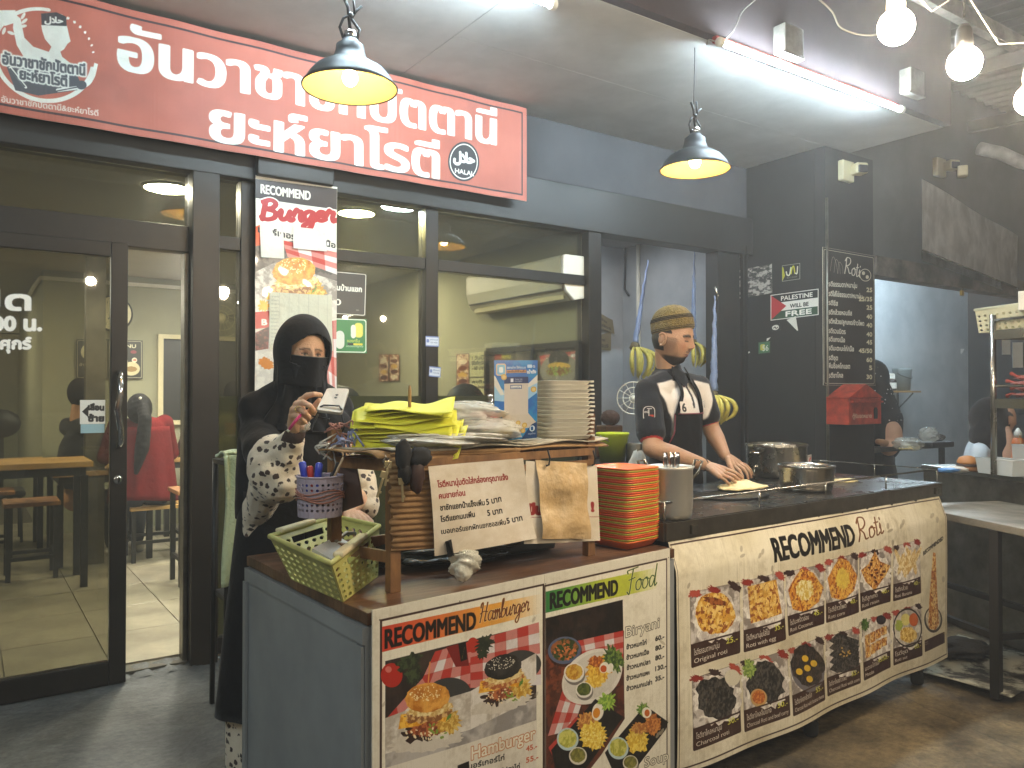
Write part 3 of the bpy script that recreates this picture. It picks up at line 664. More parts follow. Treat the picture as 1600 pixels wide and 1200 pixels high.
# galvanised hood
a = atZ(1441, 391, 2.40); bb = Vector((a.x+2.75, a.y+.55, 0))
H = thing('extractor_hood', 'dented galvanised sheet metal extractor hood hanging at upper right', 'hood', (a.x, a.y, 2.4))
f = lambda u, v: Vector((a.x+(bb.x-a.x)*u, a.y+(bb.y-a.y)*u+.012*math.sin(u*9)*math.sin(v*4), 2.4+.50*v))
hb_ = Vector((a.x, a.y, 0)).normalized()*.45; mb = MB().grid(f, 30, 8, uv=False); mb.grid(lambda u, v: f(1-u, v)+hb_, 30, 8, uv=False); mb.grid(lambda u, v: f(0, v)+hb_*(1-u), 1, 8, uv=False); mb.grid(lambda u, v: f(u, 1)+hb_*v, 30, 1, uv=False); mb.build('hood_panel', M_['galv'], H)
MB().tube([f(u, 0)+Vector((0, -.004, 0)) for u in np.linspace(0, 1, 20)], .006, 6).build('folded_edge', M_['steel'], H)
p = atD(1530, 232, 6.2); p2 = atD(1640, 262, 6.2)
solid(MB().tube([p, p.lerp(p2, .3)+Vector((0, 0, .01)), p.lerp(p2, .6)+Vector((0, 0, -.02)), p2], .05, 12), 'foil_duct', M_['galv'], 'crumpled foil duct above the extractor hood', 'duct')

# ------------------------------------------------------------------ lamps
tube_m = emit_mat('tube_glow', 'd9f1ff', TUBE_E); bulb_m = emit_mat('bulb_glow', 'ffecd0', BULB_E); pend_m = emit_mat('pendant_glow', 'ffcf7a', PEND_E)
def tube_lamp(label, x0, x1, y, z, batten, roty=0):
    t = thing('fluorescent_lamp', label, 'tube lamp', ((x0+x1)/2, y, z))
    MB().tube([(x0+.03, y, z), (x1-.03, y, z)], .014, 14).build('glass_tube', tube_m, t)
    MB().box2((x0-.01, y+.022, z+.012), (x1+.01, y+.052, z+.047)).build('batten', batten, t, bevel=.003)
    for x in (x0, x1): MB().lathe([(.0, -.02), (.02, -.02), (.026, -.01), (.026, .012), (.018, .02), (0, .02)], (x, y+.004, z+.004), 14, M=Matrix.Rotation(math.pi/2, 3, 'Y')).build('end_cap', M_['white_plastic'], t)
    return t
mk('red_batten', '9c3b34', .5)
tube_lamp('long fluorescent tube on red batten along the soffit edge at right', 3.27, 5.02, 2.80, 3.25, M_['red_batten'])
tube_lamp('fluorescent tube cut by the top edge above the near pendant lamp', 1.1, 2.31, 3.0, 3.262, M_['white_plastic'])
tube_lamp('fluorescent tube hanging over the pavement left of the viewer', -2.6, -1.0, .9, 3.2, M_['white_plastic'])  # unseen tube added as cool fill light for the left side
tl = tube_lamp('fluorescent tube lighting the next kitchen behind its lintel', 7.2, 8.6, 4.9, 3.1, M_['white_plastic']); tube_lamp('second fluorescent tube in the next kitchen, further right', 8.8, 10.8, 4.9, 3.1, M_['white_plastic'])  # the second tube is added out of view to brighten this kitchen
mk('shade_out', '2e3438', .45, .3, var=.3, vs=8); mk('shade_in', 'c9b27a', .5); mk('brass', 'b89b52', .35, .7)
def pendant(c, label, lit):
    t = thing('pendant_lamp', label, 'pendant lamp', c, group='black bell pendant lamps under the soffit')
    prof = [(.19, 0), (.192, .006), (.178, .022), (.165, .045), (.14, .075), (.10, .10), (.07, .115), (.058, .15), (.055, .175), (.035, .19), (.03, .2)]
    o = MB().lathe(prof, c, 40, caps=False).build('lamp_shade', [M_['shade_out']], t, thick=.0015)
    MB().lathe([(.186, .004), (.174, .020), (.160, .042), (.135, .071), (.096, .095), (.0, .100)], c, 40, caps=False).build('shade_lining', M_['shade_in'], t)
    MB().lathe([(0, .10), (.022, .095), (.024, .07), (.018, .06)], c, 14).build('socket', M_['black_metal'], t)
    MB().ball(Vector(c)+Vector((0, 0, .045)), (.031, .031, .034), 16).build('bulb', pend_m if lit else M_['white_plastic'], t)
    MB().lathe([(.018, .2), (.028, .21), (.026, .23), (.01, .24)], c, 14).build('cap', M_['chrome'], t)
    m = MB(); c = Vector(c)
    m.tube([c+Vector((-.03, 0, .20)), c+Vector((-.045, 0, .24)), c+Vector((-.03, 0, .28)), c+Vector((0, 0, .30))], .006, 6); m.tube([c+Vector((.03, 0, .21)), c+Vector((.04, 0, .25)), c+Vector((.0, 0, .29))], .006, 6)
    m.tube([c+Vector((-.0, 0, .24)), c+Vector((-.01, 0, .33)), c+Vector((-.03, 0, .37))], .007, 6); m.tube([c+Vector((.0, 0, .28)), c+Vector((.03, .01, .33)), c+Vector((.05, 0, .35))], .006, 6)
    m.ball(c+Vector((0, 0, .30)), .014, 8); m.tube([c+Vector((.02, 0, .31)), c+Vector((.012, 0, .38))], .005, 6); m.build('bracket', M_['black_metal'], t)
    m = MB().tube([c+Vector((-.01, 0, .36)), c+Vector((-.004, 0, .5)), (c.x, c.y, 3.3)], .002, 5); m.build('hanging_wire', M_['black_metal'], t)
    return t
c = atY(547, 139, 3.0); pendant(c, 'lit black bell pendant lamp hanging in front of the red sign', True)
c = atY(1086, 266, 3.0); pendant(c, 'black bell pendant lamp further right beside the banana doorway', True)
# bulbs on a string over the pavement
def bulb(c, label, r=.045):
    t = thing('string_bulb', label, 'light bulb', c, group='warm bulbs strung over the pavement')
    MB().ball(c, (r, r, r*1.02), 20).build('glass_bulb', bulb_m, t)
    c = Vector(c)
    MB().lathe([(.022, r*.9), (.024, r*.9+.02), (.02, r*.9+.055), (.012, r*.9+.07), (0, r*.9+.07)], c, 14).build('lamp_holder', M_['black_metal'] if label.find('dark') >= 0 else M_['cream_plastic'], t)
    return t
bl = [(atD(1400, 42, 2.07), 'glowing bulb hanging nearest the long fluorescent tube, leftmost of the string'), (atD(1507, 99, 2.25), 'glowing bulb hanging under a dark holder over the extractor hood'), (atD(1612, 155, 2.35), 'glowing bulb cut by the right edge of the view')]
for c, l in bl: bulb(c, l)
ex = [((3.35, .9, 2.27), 'fourth bulb of the string out past the right edge'), ((-.6, -.6, 2.6), 'bulb hanging over the pavement behind the viewer, left'), ((1.1, -1.0, 2.6), 'bulb hanging over the pavement behind the viewer, right'), ((-2.2, -.9, 2.65), 'bulb hanging over the pavement far left behind the viewer'), ((2.6, -1.2, 2.6), 'bulb hanging over the pavement to the right behind the viewer'), ((4.2, -1.0, 2.6), 'bulb hanging over the kerb beyond the right stall'), ((6.2, -4.3, 2.75), 'far street bulb mirrored in the window, near one'), ((5.6, -4.6, 2.75), 'far street bulb mirrored in the window, far one')]  # bulbs behind the viewer and over the kerb are added front fill light
for c, l in ex: bulb(Vector(c), l)
mk('cable_white', '8f8c82', .5)
A, B, Cc = [Vector(q[0])+Vector((0, 0, .11)) for q in bl]
L = A+Vector((-.35, .1, .42))
solid(MB().tube([L, A.lerp(L, .5)+Vector((0, 0, -.05)), A+Vector((0, 0, .03)), A.lerp(B, .5)+Vector((0, 0, -.015)), B+Vector((0, 0, .1)), B.lerp(Cc, .5)+Vector((0, 0, .0)), Cc+Vector((0, 0, .06)), (3.35, .9, 2.4), (4.3, .8, 2.6)], .0024, 6), 'light_string_cable', M_['cable_white'], 'white cable carrying the warm bulbs over the pavement', 'cable')
m = MB().tube([B+Vector((0, 0, .02)), B+Vector((.003, 0, .3)), B+Vector((-.01, 0, .8))], .003, 6)
solid(m, 'bulb_wire', M_['black_metal'], 'thin dark wire from which the second bulb hangs', 'wire')
def px_path(pts, D): return [atD(x, y, D) for x, y in pts]
solid(MB().tube([Vector(p) for p in smoothpath([tuple(q) for q in px_path([(1275, -5), (1300, 18), (1312, 42), (1335, 52), (1362, 55), (1385, 48)], 3.2)])], .0035, 6), 'loose_cable', M_['cable_white'], 'looping white cable beside the first warm bulb', 'cable')
fpl = Plane((0, 2.838), (5, 2.838))
pp = [fpl.pt(*fpl.hit(x, y, .012), .012) for x, y in [(1180, 0), (1160, 18), (1150, 40), (1140, 55), (1125, 66), (1108, 62), (1104, 70)]]
solid(MB().tube([Vector(p) for p in smoothpath([tuple(q) for q in pp])], .0035, 6), 'lamp_cable', M_['cable_white'], 'thin cable looping down the fascia to the long fluorescent tube', 'cable')
for (x, y, lb) in [(1232, 66, 'grey junction box on the fascia above the long tube'), (1425, 130, 'grey junction box on the fascia near its right end')]:
    c = fpl.pt(*fpl.hit(x, y, .04), .04); tag(MB().box(c, (.17, .08, .16)).box(c+Vector((0, -.01, -.085)), (.2, .06, .012)).build('junction_box', M_['purlin'], None, loc=c, bevel=.008), lb, 'box')
# dining room ceiling lights
room_m = emit_mat('room_glow', 'fbf6e2', ROOM_E); room_y = emit_mat('room_glow_warm', 'f8f0a8', ROOM_E); room_b = emit_mat('room_glow_cool', 'cfeaff', ROOM_E)
def disc(c, r, m, label):
    t = thing('ceiling_light', label, 'ceiling light', c, group='round ceiling lights of the dining room')
    MB().lathe([(0, -.012), (r*.9, -.012), (r*.9, 0)], c, 28).build('diffuser', m, t); MB().lathe([(r*.9, -.014), (r, -.014), (r+.005, 0), (r*.9, 0)], c, 28, caps=False).build('trim_ring', M_['white_plastic'], t)
for px, py, m, lb, r in [(262, 292, room_m, 'round ceiling light above the open doorway', .14), (557, 331, room_y, 'yellowish round ceiling light behind the upper window', .13)]:
    c = atZ(px, py, 2.598); disc(c, r, m, lb)
c = atD(625, 303, 5.05); c.z = 2.598; disc(c, .13, room_b, 'bluish round ceiling light beside the yellowish one')
disc((1.6, 7.0, 2.598), .16, room_m, 'round ceiling light deep in the dining room'); disc((-.8, 7.6, 2.598), .16, room_m, 'round ceiling light above the tall tables at left'); disc((2.9, 6.6, 2.598), .16, room_m, 'round ceiling light near the air conditioner side')  # deeper discs, the passage one too, added to even out the room light
disc((-.6, 10.5, 2.598), .16, room_m, 'round ceiling light in the far passage')
disc((4.6, 5.2, 2.838), .12, emit_mat('store_glow', 'eaf2ff', 28), 'round ceiling light in the banana store')

if HAZE:
    mh = bpy.data.materials.new('haze'); mh.use_nodes = True; n = mh.node_tree.nodes; n.remove(n['Principled BSDF']); v = n.new('ShaderNodeVolumePrincipled'); v.inputs['Color'].default_value = (.9, .92, .95, 1); v.inputs['Density'].default_value = HAZE; v.inputs['Anisotropy'].default_value = .45
    mh.node_tree.links.new(v.outputs[0], n['Material Output'].inputs['Volume'])
    tag(MB().box2((-9, -11, -1.04), (19, 14, 4.6)).build('haze', mh, None, loc=(0, 0, -1.04)), kind='stuff')
# ------------------------------------------------------------------ burger cabinet
CT = .88
cA, cB, cC, cD = Vector((.795, 1.75, 0)), Vector((1.955, 1.89, 0)), Vector((1.93, 2.70, 0)), Vector((.757, 2.575, 0))
CP = Plane(cA[:2], cB[:2])
t = thing('burger_cabinet', 'grey sheet metal cabinet with worn wooden top and food posters', 'cabinet', (1.36, 2.2, 0)); CAB = t
mk('cab_grey', '9a9d9c', .45, .1, vs=2.6, col2='7b7e7e', thr=(.2, .8), bump=.03, bs=8)
def z3(p, z): return Vector((p.x, p.y, z))
mb = MB()
for (p, q) in ((cD, cA), (cB, cC), (cC, cD)): mb.bar(z3(p, .43), z3(q, .43), .02, .83)
mb.build('side_panel', M_['cab_grey'], t)
MB().bar(z3(cA, .43)+CP.n*-.012, z3(cB, .43)+CP.n*-.012, .018, .82).build('front_panel', M_['white_paint'], t)
mb = MB(); e = (cD-cA).normalized(); nn = Vector((-e.y, e.x, 0))
if nn.dot(Vector((0, 0, 0))-cA) < 0: nn = -nn
mb.bar(z3(cA, .825)+nn*.014, z3(cD, .825)+nn*.014, .008, .04); mb.bar(z3(cD, .0)+nn*.015, z3(cD, .80)+nn*.015, .008, .03); mb.bar(z3(cA, .0)+nn*.015+e*.02, z3(cA, .80)+nn*.015+e*.02, .008, .035)
mb.build('edge_angle', M_['cab_grey'], t)
top = MB(); ring = []
for (p, q) in ((cA, cB), (cB, cC), (cC, cD), (cD, cA)):
    for k in range(14): ring.append(p.lerp(q, k/14))
ctr = (cA+cC)/2; rr = random.Random(4); P = []
for p in ring: d = (p-ctr).normalized(); P.append(p+d*(.010+rr.uniform(-.002, .003)))
top.prism([z3(p, .850) for p in P], (0, 0, CT-.850)); top.build('table_top', M_['wood_top'], t, bevel=.002)
MB().prism([z3(p-(p-ctr).normalized()*.045, .835) for p in P], (0, 0, .0145)).build('lower_board', M_['wood'], t)

FOODC = dict(bun=('c8862f', 'e8b860'), )
def burger(cv, c, s, bun=('b8701f', 'e3a548'), seeds='f3e3b0', patty='8a5a30', seed=1, rot=-8, stick=True):
    x, y = c; r = random.Random(seed)
    cv.ell((x-2*s, y+72*s), 62*s, 16*s, 'cfc7b8', rot, rough=.15, seed=seed)
    cv.ell((x-14*s, y+58*s), 24*s, 15*s, '33201a', rot, rough=.35, seed=seed+1); cv.ell((x+22*s, y+52*s), 20*s, 16*s, 'd9d3c2', rot, rough=.3, seed=seed+2)
    cv.ell((x+4*s, y+50*s), 34*s, 13*s, cv.tex('7b3a22', 'b86a3a', 6), rot, rough=.2, seed=seed+3); cv.dots((x-4*s, y+58*s), 34*s, 14*s, 26, 'e8d9b0', 2.6*s, rot, seed+4); cv.dots((x+20*s, y+50*s), 20*s, 16*s, 20, '7d9a38', 3.4*s, rot, seed+5)
    cv.ell((x+34*s, y+38*s), 20*s, 22*s, cv.tex('b98a2c', 'e0c064', 6), rot-20, rough=.25, seed=seed+6); cv.ell((x+32*s, y+30*s), 9*s, 6*s, '5f8a35', -50, rough=.2)
    cv.poly([(x-44*s, y+28*s), (x+38*s, y+10*s), (x+30*s, y+40*s), (x+6*s, y+36*s), (x-14*s, y+46*s), (x-48*s, y+52*s)], cv.tex('d99420', 'f2bf48', 9)); cv.ell((x, y+26*s), 40*s, 15*s, cv.tex(patty, 'd8b070', 7), rot, rough=.14, seed=seed+8)
    cv.ell((x+4*s, y+18*s), 38*s, 12*s, cv.tex('c9a35a', 'e9d59a', 6), rot, rough=.12, seed=seed+9)
    cv.ell((x, y), 37*s, 24*s, cv.tex(bun[0], bun[1], 16, .35, .65), rot, rough=.03, seed=seed); cv.ell((x+8*s, y+4*s), 26*s, 15*s, bun[1], rot, .28); cv.ell((x-8*s, y-9*s), 22*s, 11*s, bun[0], rot, .35)
    cv.dots((x-3*s, y-8*s), 28*s, 13*s, 70, seeds, 1.5*s, rot, seed+11)
    if stick: cv.stroke([(x+1*s, y-22*s), (x+4*s, y-58*s)], 2.6*s*cv.k/620 if hasattr(cv, 'k') else 3*s, 'd98b4a')
# left poster ---------------------------------------------------------------
WP = .020
def rng(px0, px1, ytop=900): return CP.hit(px0, ytop, WP)[0], CP.hit(px1, ytop, WP)[0]
uL = CP.hit(582, 1000, WP)[0]; uM = CP.hit(850.5, 1000, WP)[0]; uR = CP.hit(1047, 1000, WP)[0]; vT = CP.hit(700, 929, WP)[1]; print('vT', vT)
cv = Cv(CP, uL, .04, uM, vT, 1500, 'd9d3c0', WP); cv.ts = 2.0
bx = lambda px, cv_: cv_.m((px, 1000))[0]
L_, R_ = bx(597, cv), bx(848.5, cv); yT = cv.m((700, 948))[1]
cv.rectc(L_-9, yT-8, cv.W, cv.H, '3a231b'); cv.rectc(L_, yT, R_-2, cv.H, 'e6e0cc')
for i in range(40):
    a = i/40; cv.polyc([(L_+(R_-L_-18)*a, cv.m((592.7+a*233, 980.4-a*48))[1]), (L_+(R_-L_-18)*(a+.026), cv.m((592.7+(a+.026)*233, 980.4-(a+.026)*48))[1]), (L_+(R_-L_-18)*(a+.026), cv.m((592.7+(a+.026)*233, 1020-(a+.026)*57))[1]), (L_+(R_-L_-18)*a, cv.m((592.7+a*233, 1020-a*57))[1])], rgb('c9402a')*(1-min(1, a*1.6))+rgb('e8a440')*min(1, a*1.6) if a < .7 else rgb('e8a440')*(1-(a-.7)/.3)+rgb('e6e0cc')*(a-.7)/.3)
cv.text('RECOMMEND', (602, 1013), (743, 982), 29, '17110d', bold=.045, bx=.06)
cv.script('Hamburger', (749, 973), (826, 954), 29, 'f3dca0', wd=.30); cv.script('Hamburger', (749, 973), (826, 954), 29, '6d3414', wd=.20)
cv.poly([(602, 1033), (838, 975), (838, 1140), (602, 1215)], cv.tex('2b211d', '3c2f28', 50))
cv.checks([(680, 1018), (735, 1002), (735, 1085), (636, 1112)], 5); cv.checks([(735, 1003), (842, 972), (846, 1070), (735, 1075)], 6)
cv.checks([(606, 1120), (660, 1060), (690, 1110), (612, 1190)], 4)
cv.ell((700, 1085), 36, 26, '3b3a38', -10); cv.ell((812, 1040), 34, 24, '3b3a38', -10); cv.poly([(602, 1122), (640, 1108), (735, 1080), (735, 1140), (700, 1172), (602, 1190)], cv.tex('b5ab9c', 'd8d2c6', 24)); cv.poly([(735, 1080), (838, 1020), (838, 1062), (790, 1122), (735, 1140)], cv.tex('b9b0a2', 'dcd6cb', 24))
cv.poly([(602, 1178), (735, 1140), (838, 1090), (838, 1140), (602, 1225)], cv.tex('8f8a85', 'b8b2ab', 40)); cv.poly([(602, 1200), (735, 1160), (838, 1125), (838, 1240), (602, 1250)], 'ddd6c6')
cv.ell((612, 1055), 17, 19, 'b02a1c'); cv.ell((607, 1046), 5, 5, 'e0948a', alpha=.7); cv.ell((739, 1008), 9, 12, 'b23020'); cv.poly([(697, 1011), (728, 1003), (733, 1040), (712, 1042)], '7a1f1a'); cv.poly([(716, 1006), (728, 1003), (730, 1030), (720, 1034)], '16120f'); cv.text('Bomb', (722, 1030), (726, 1012), 3, 'd8b040')
cv.ell((640, 1035), 20, 12, cv.tex('22281c', '3d4a2c', 8), -20, rough=.35, seed=4, n=40); cv.ell((646, 1055), 12, 16, cv.tex('22281c', '3d4a2c', 8), 20, rough=.35, seed=9, n=40); cv.ell((758, 1006), 16, 10, cv.tex('22281c', '37402a', 8), -30, rough=.4, seed=3, n=40); cv.ell((754, 1022), 8, 8, '2b3422', rough=.4, seed=3, n=30)
burger(cv, (668, 1090), .95, seed=3)
burger(cv, (786, 1042), .80, bun=('1c1a18', '3a3733'), seeds='e8e2cf', patty='a65a2c', seed=9, rot=-14, stick=False)
cv.text('Hamburger', (737, 1187), (836, 1154), 20, 'e6e0cc', bold=.03, outline=.07, ocol='c07a4a')
cv.text('เบอร์เกอร์ไก่', (728, 1203), (788, 1187), 8, '1b1512', bold=.07); cv.text('45.-', (822, 1174), (839, 1169), 8, 'c0562e', bold=.05); cv.text('55.-', (822, 1192), (841, 1186), 8, 'c0562e', bold=.05); cv.text('เบอร์เกอร์ปลาไก่', (745, 1219), (812, 1201), 8, '1b1512', bold=.07); cv.rectc(cv.m((715, 1196))[0], cv.m((715, 1196))[1], cv.m((733, 1196))[0], cv.m((715, 1240))[1], '1a1512')
for (x, y) in ((600, 1100), (838, 1085), (834, 968)): cv.ell((x, y), 5, 2, 'a9a08c', -60, .5)
cv.dirt(.16, 120); cv.streaks(.12)
poster('hamburger_poster', cv, CP, None, 'burger poster on the cabinet front headed with an orange RECOMMEND band', 'poster', w=WP-.004, thick=.004, rough=.35, bump=.1)
# right poster
cv = Cv(CP, uM+.001, .04, uR, vT, 1500, 'd9d3c0', WP); cv.ts = 2.0; L_, R_ = bx(852.5, cv), bx(1041, cv); yT = cv.m((950, 895))[1]
cv.rectc(0, yT-8, R_+8, cv.H-12, '3a231b'); cv.rectc(L_, yT, R_, cv.H-20, 'e6e0cc')
q = [(852.7, 924.6), (1025.5, 887), (1025, 919.5), (852.7, 957.7)]
for i in range(40):
    a, b = i/40, (i+1.1)/40; T = lambda a: (q[0][0]+(q[1][0]-q[0][0])*a, q[0][1]+(q[1][1]-q[0][1])*a); Bm = lambda a: (q[3][0]+(q[2][0]-q[3][0])*a, q[3][1]+(q[2][1]-q[3][1])*a)
    c = rgb('2f7a3a')*(1-min(1, a*2))+rgb('b9c23a')*min(1, a*2) if a < .75 else rgb('b9c23a')*(1-(a-.75)*4)+rgb('e6e0cc')*(a-.75)*4
    cv.poly([T(a), T(b), Bm(b), Bm(a)], c)
cv.text('RECOMMEND', (860, 951.5), (965, 928.5), 25, '14110d', bold=.045, bx=.06); cv.script('Food', (977, 926), (1026, 914), 34, 'e8e6a0', wd=.26); cv.script('Food', (977, 926), (1026, 914), 34, '27491c', wd=.17)
cv.poly([(852.7, 966), (973, 937), (976, 1123), (939, 1180), (900, 1230), (853, 1230)], cv.tex('17110e', '2a1d18', 30)); cv.poly([(852.7, 1015), (975, 985), (975, 1080), (853, 1100)], cv.tex('4a2316', '7a3c22', 18)); cv.poly([(853, 1100), (975, 1070), (976, 1123), (939, 1180), (900, 1230), (853, 1230)], cv.tex('3a1c14', '5f2f1e', 18))
cv.checks([(895, 1003), (974, 985), (974, 1030), (905, 1046)], 5); cv.checks([(880, 1075), (912, 1090), (895, 1140), (856, 1150)], 4)
def bowl(c, r, rim, inn, inn2, seed=0, ry=.82):
    cv.ell((c[0]+1, c[1]+3), r*1.03, r*ry*1.08, '1a1412', -10, .5); cv.ell(c, r, r*ry, rim, -10); cv.ell((c[0], c[1]-1), r*.84, r*ry*.8, cv.tex(inn, inn2, 9), -10, rough=.04, seed=seed)
bowl((882, 1016), 26, '56607a', '33401f', '9a5a30', 2); cv.dots((882, 1018), 18, 13, 24, 'c9743c', 3.2, seed=5); cv.dots((882, 1018), 18, 13, 16, '2f4a20', 3.5, seed=6)
cv.ell((925, 1057), 52, 38, 'ddd8cc', -38); cv.ell((926, 1056), 46, 32, 'c9c3b5', -38, .6)
cv.ell((937, 1045), 24, 17, cv.tex('c98a22', 'ecc348', 6), -38, rough=.2, seed=3, n=40); cv.ell((931, 1034), 12, 9, cv.tex('9a4a1c', 'd98a3a', 5), 0, rough=.2, seed=8); cv.ell((930, 1064), 14, 10, cv.tex('d9a82c', 'f0d060', 5), rough=.25, seed=6); cv.ell((957, 1030), 14, 20, cv.tex('2f4a1f', '6f8a3a', 6), -20, rough=.3, seed=5, n=40); cv.ell((944, 1043), 7, 9, 'e9e2d2', 20); cv.ell((943, 1045), 5, 5.5, 'c9561e'); cv.ell((953, 1044), 5, 8, 'e9e2d2', 20)
bowl((897, 1051), 16, 'e3ded2', 'b97f22', 'd9b048', 3, .95); bowl((912.5, 1078), 13, 'e3ded2', '3c4a1f', '5f6b2c', 4, .95)
def tray(pts): cv.poly(pts, '15120f')
cv.checks([(857, 1168), (900, 1120), (940, 1130), (880, 1215)], 3)
tray([(861, 1172), (930, 1092), (974, 1120), (905, 1215), (875, 1225)])
cv.ell((917, 1128), 16, 14, cv.tex('a8642a', 'd8a050', 6), -20, rough=.2, seed=5); cv.ell((927, 1150), 21, 22, cv.tex('d9ae2c', 'f2d860', 5), rough=.18, seed=8, n=50); cv.dots((926, 1150), 20, 20, 50, 'f6e690', 1.6, seed=9); cv.ell((934, 1112), 9, 14, 'ece6d6', 10); cv.ell((932, 1114), 5.5, 8, 'd98a1e', 10); cv.ell((949, 1096), 13, 14, cv.tex('6f9a32', 'a9c850', 5), rough=.35, seed=9, n=40)
bowl((887, 1155), 17, 'b9cfd0', 'a8a83c', 'd2cf6a', 9, 1.05); bowl((903, 1181), 14, 'd9d3c0', '6b6a2c', '8f8a40', 10, 1.0)
tray([(945, 1176), (1008, 1102), (1044, 1128), (1040, 1140), (985, 1212), (962, 1215)])
cv.ell((1020, 1132), 13, 16, cv.tex('9a5422', 'd48a40', 5), rough=.18, seed=3); cv.ell((996, 1157), 18, 19, cv.tex('d9ae2c', 'f2d860', 5), rough=.2, seed=4, n=50); cv.ell((998, 1138), 12, 9, cv.tex('a8642a', 'd8a050', 6), rough=.2, seed=5); cv.ell((1010, 1113), 8, 9, 'ece6d6'); cv.ell((1011, 1114), 4, 6, 'c9661e'); cv.ell((1004, 1108), 8, 9, cv.tex('4f7a2a', '8fae48', 5), rough=.4, seed=6)
cv.ell((1010, 1113), 7, 8, 'ece6d6'); cv.ell((1011, 1114), 4, 5.5, 'c9661e'); bowl((966, 1169), 16, 'b9cfd0', 'a8a83c', 'd2cf6a', 12, 1.1); bowl((985, 1192), 12, 'd9d3c0', '6b6a2c', '8f8a40', 13, 1.0)
cv.text('Biryani', (977.5, 996), (1030, 980), 16, 'e6e0cc', bold=.02, outline=.075, ocol='4a4236')
rows = [('ข้าวหมกไก่', (979, 1014.6), (1010, 1006.5), '60.-', (1024, 1001.8), (1037.6, 997.5)), ('ข้าวหมกเนื้อ', (979, 1031), (1013.8, 1021.6), '80.-', (1024, 1016.8), (1037.6, 1012.5)), ('ข้าวหมกปลา', (979.5, 1047), (1015.8, 1037), '80.-', (1024, 1032), (1037.6, 1028)), ('ข้าวหมกแพะ', (979, 1063.5), (1015, 1053.6), '130.-', (1024, 1048.5), (1041, 1043.5)), ('ข้าวหมกเปล่า', (979, 1079.6), (1018.6, 1069), '35.-', (1024, 1064.6), (1037.6, 1060.5))]
for a, b, c, d, e_, f_ in rows: cv.text(a, b, c, 6.6, '15120f', bold=.09); cv.text(d, e_, f_, 7, '15120f', bold=.09)
cv.text('Soup', (1007, 1199), (1044, 1187), 15, 'e6e0cc', bold=.02, outline=.075, ocol='4a4236')
for x, y, r_ in ((1035, 1004, -50), (1028, 1148, 30), (1034, 1143, 30)): cv.ell((x, y), 2.2, 6, 'b5ab92', r_, .7)
cv.dirt(.16, 120); cv.streaks(.12)
poster('food_poster', cv, CP, None, 'biryani and rice dish poster on the cabinet with a green RECOMMEND band', 'poster', w=WP-.004, thick=.004, rough=.35, bump=.1)
sc_ = None
for px, py in ((592, 968), (717, 939), (851, 912), (1043, 871)):
    u, v = CP.hit(px, py, .016); p = CP.pt(u, v, .0165)
    tag(MB().ball(p, .0045, 8).build('screw', M_['chrome'], None, loc=p), 'screw head fixing the posters, %s' % {592: 'top left corner of burger poster', 717: 'above the word RECOMMEND in orange', 851: 'between both posters', 1043: 'top right corner of food poster'}[px], 'screw')
# ------------------------------------------------------------------ roti cart
RT = .96
rA, rB = Vector((1.968, 1.935, 0)), Vector((3.985, 2.035, 0)); RP = Plane((2.0, 1.91), (3.98, 2.01))
rC, rD = Vector((3.96, 2.70, 0)), Vector((1.958, 2.62, 0))
t = thing('roti_cart', 'roti stall cart with dark steel worktop and low wire rail', 'cart', (2.97, 2.3, 0)); RC = t
mk('worktop', '6a6660', .24, .85, vs=3.5, col2='45423d', bump=.03, bs=20); mk('rim_steel', '777063', .35, .9, var=.35, vs=6)
MB().prism([z3(p, RT-.012) for p in (rA, rB, rC, rD)], (0, 0, .012)).build('worktop', M_['worktop'], t)
mb = MB()
for p, q in ((rA, rB), (rB, rC), (rC, rD), (rD, rA)): mb.bar(z3(p, RT-.034), z3(q, RT-.034), .014, .062)
mb.build('rim', M_['rim_steel'], t)
mb = MB()
for px_, k in ((1063, .9), (1466, .92)):
    pass
for u in (.12, 1.93):
    p = rA+(rB-rA).normalized()*u; MB().bar(z3(p, RT-.035)+RP.n*.012, z3(p+Vector((.03, 0, 0)), RT-.035)+RP.n*.012, .014, .03).build('clip', M_['steel'], t)

for x, y in ((2.05, 1.99), (2.87, 2.0), (3.80, 2.06), (2.05, 2.56), (3.85, 2.62)):
    MB().box2((x-.022, y-.022, .06), (x+.022, y+.022, .895)).build('leg', M_['black_metal'], t)
    MB().lathe([(.026, .0), (.03, .01), (.03, .05), (.02, .07)], (x, y, 0), 14).build('foot', M_['rubber'], t)
MB().prism([z3(p+(RP.n*-.03), .2) for p in (rA+Vector((.05, .0, 0)), rB+Vector((-.12, 0, 0)), rC+Vector((-.12, -.05, 0)), rD+Vector((.05, -.05, 0)))], (0, 0, .69)).build('inner_body', M_['black_paint'], t)
mb = MB()
a, b, c, d = [z3(p, RT+.065)+Vector((0, 0, 0)) for p in (rA+Vector((.01, .012, 0)), rB+Vector((-.012, .012, 0)), rC+Vector((-.012, -.012, 0)), Vector((3.35, 2.66, 0)))]
mb.tube([a, b, c, d], .0042, 8); mb.tube([a, z3(rD, RT+.065)+Vector((.01, -.1, 0))], .0042, 8)
for p in [a.lerp(b, k) for k in (.0, .27, .5, .75, 1.0)]+[c, b.lerp(c, .5), c.lerp(d, .5), d]: mb.tube([p, Vector((p.x, p.y, RT-.002))], .0036, 8)
mb.build('rail', M_['steel'], t)
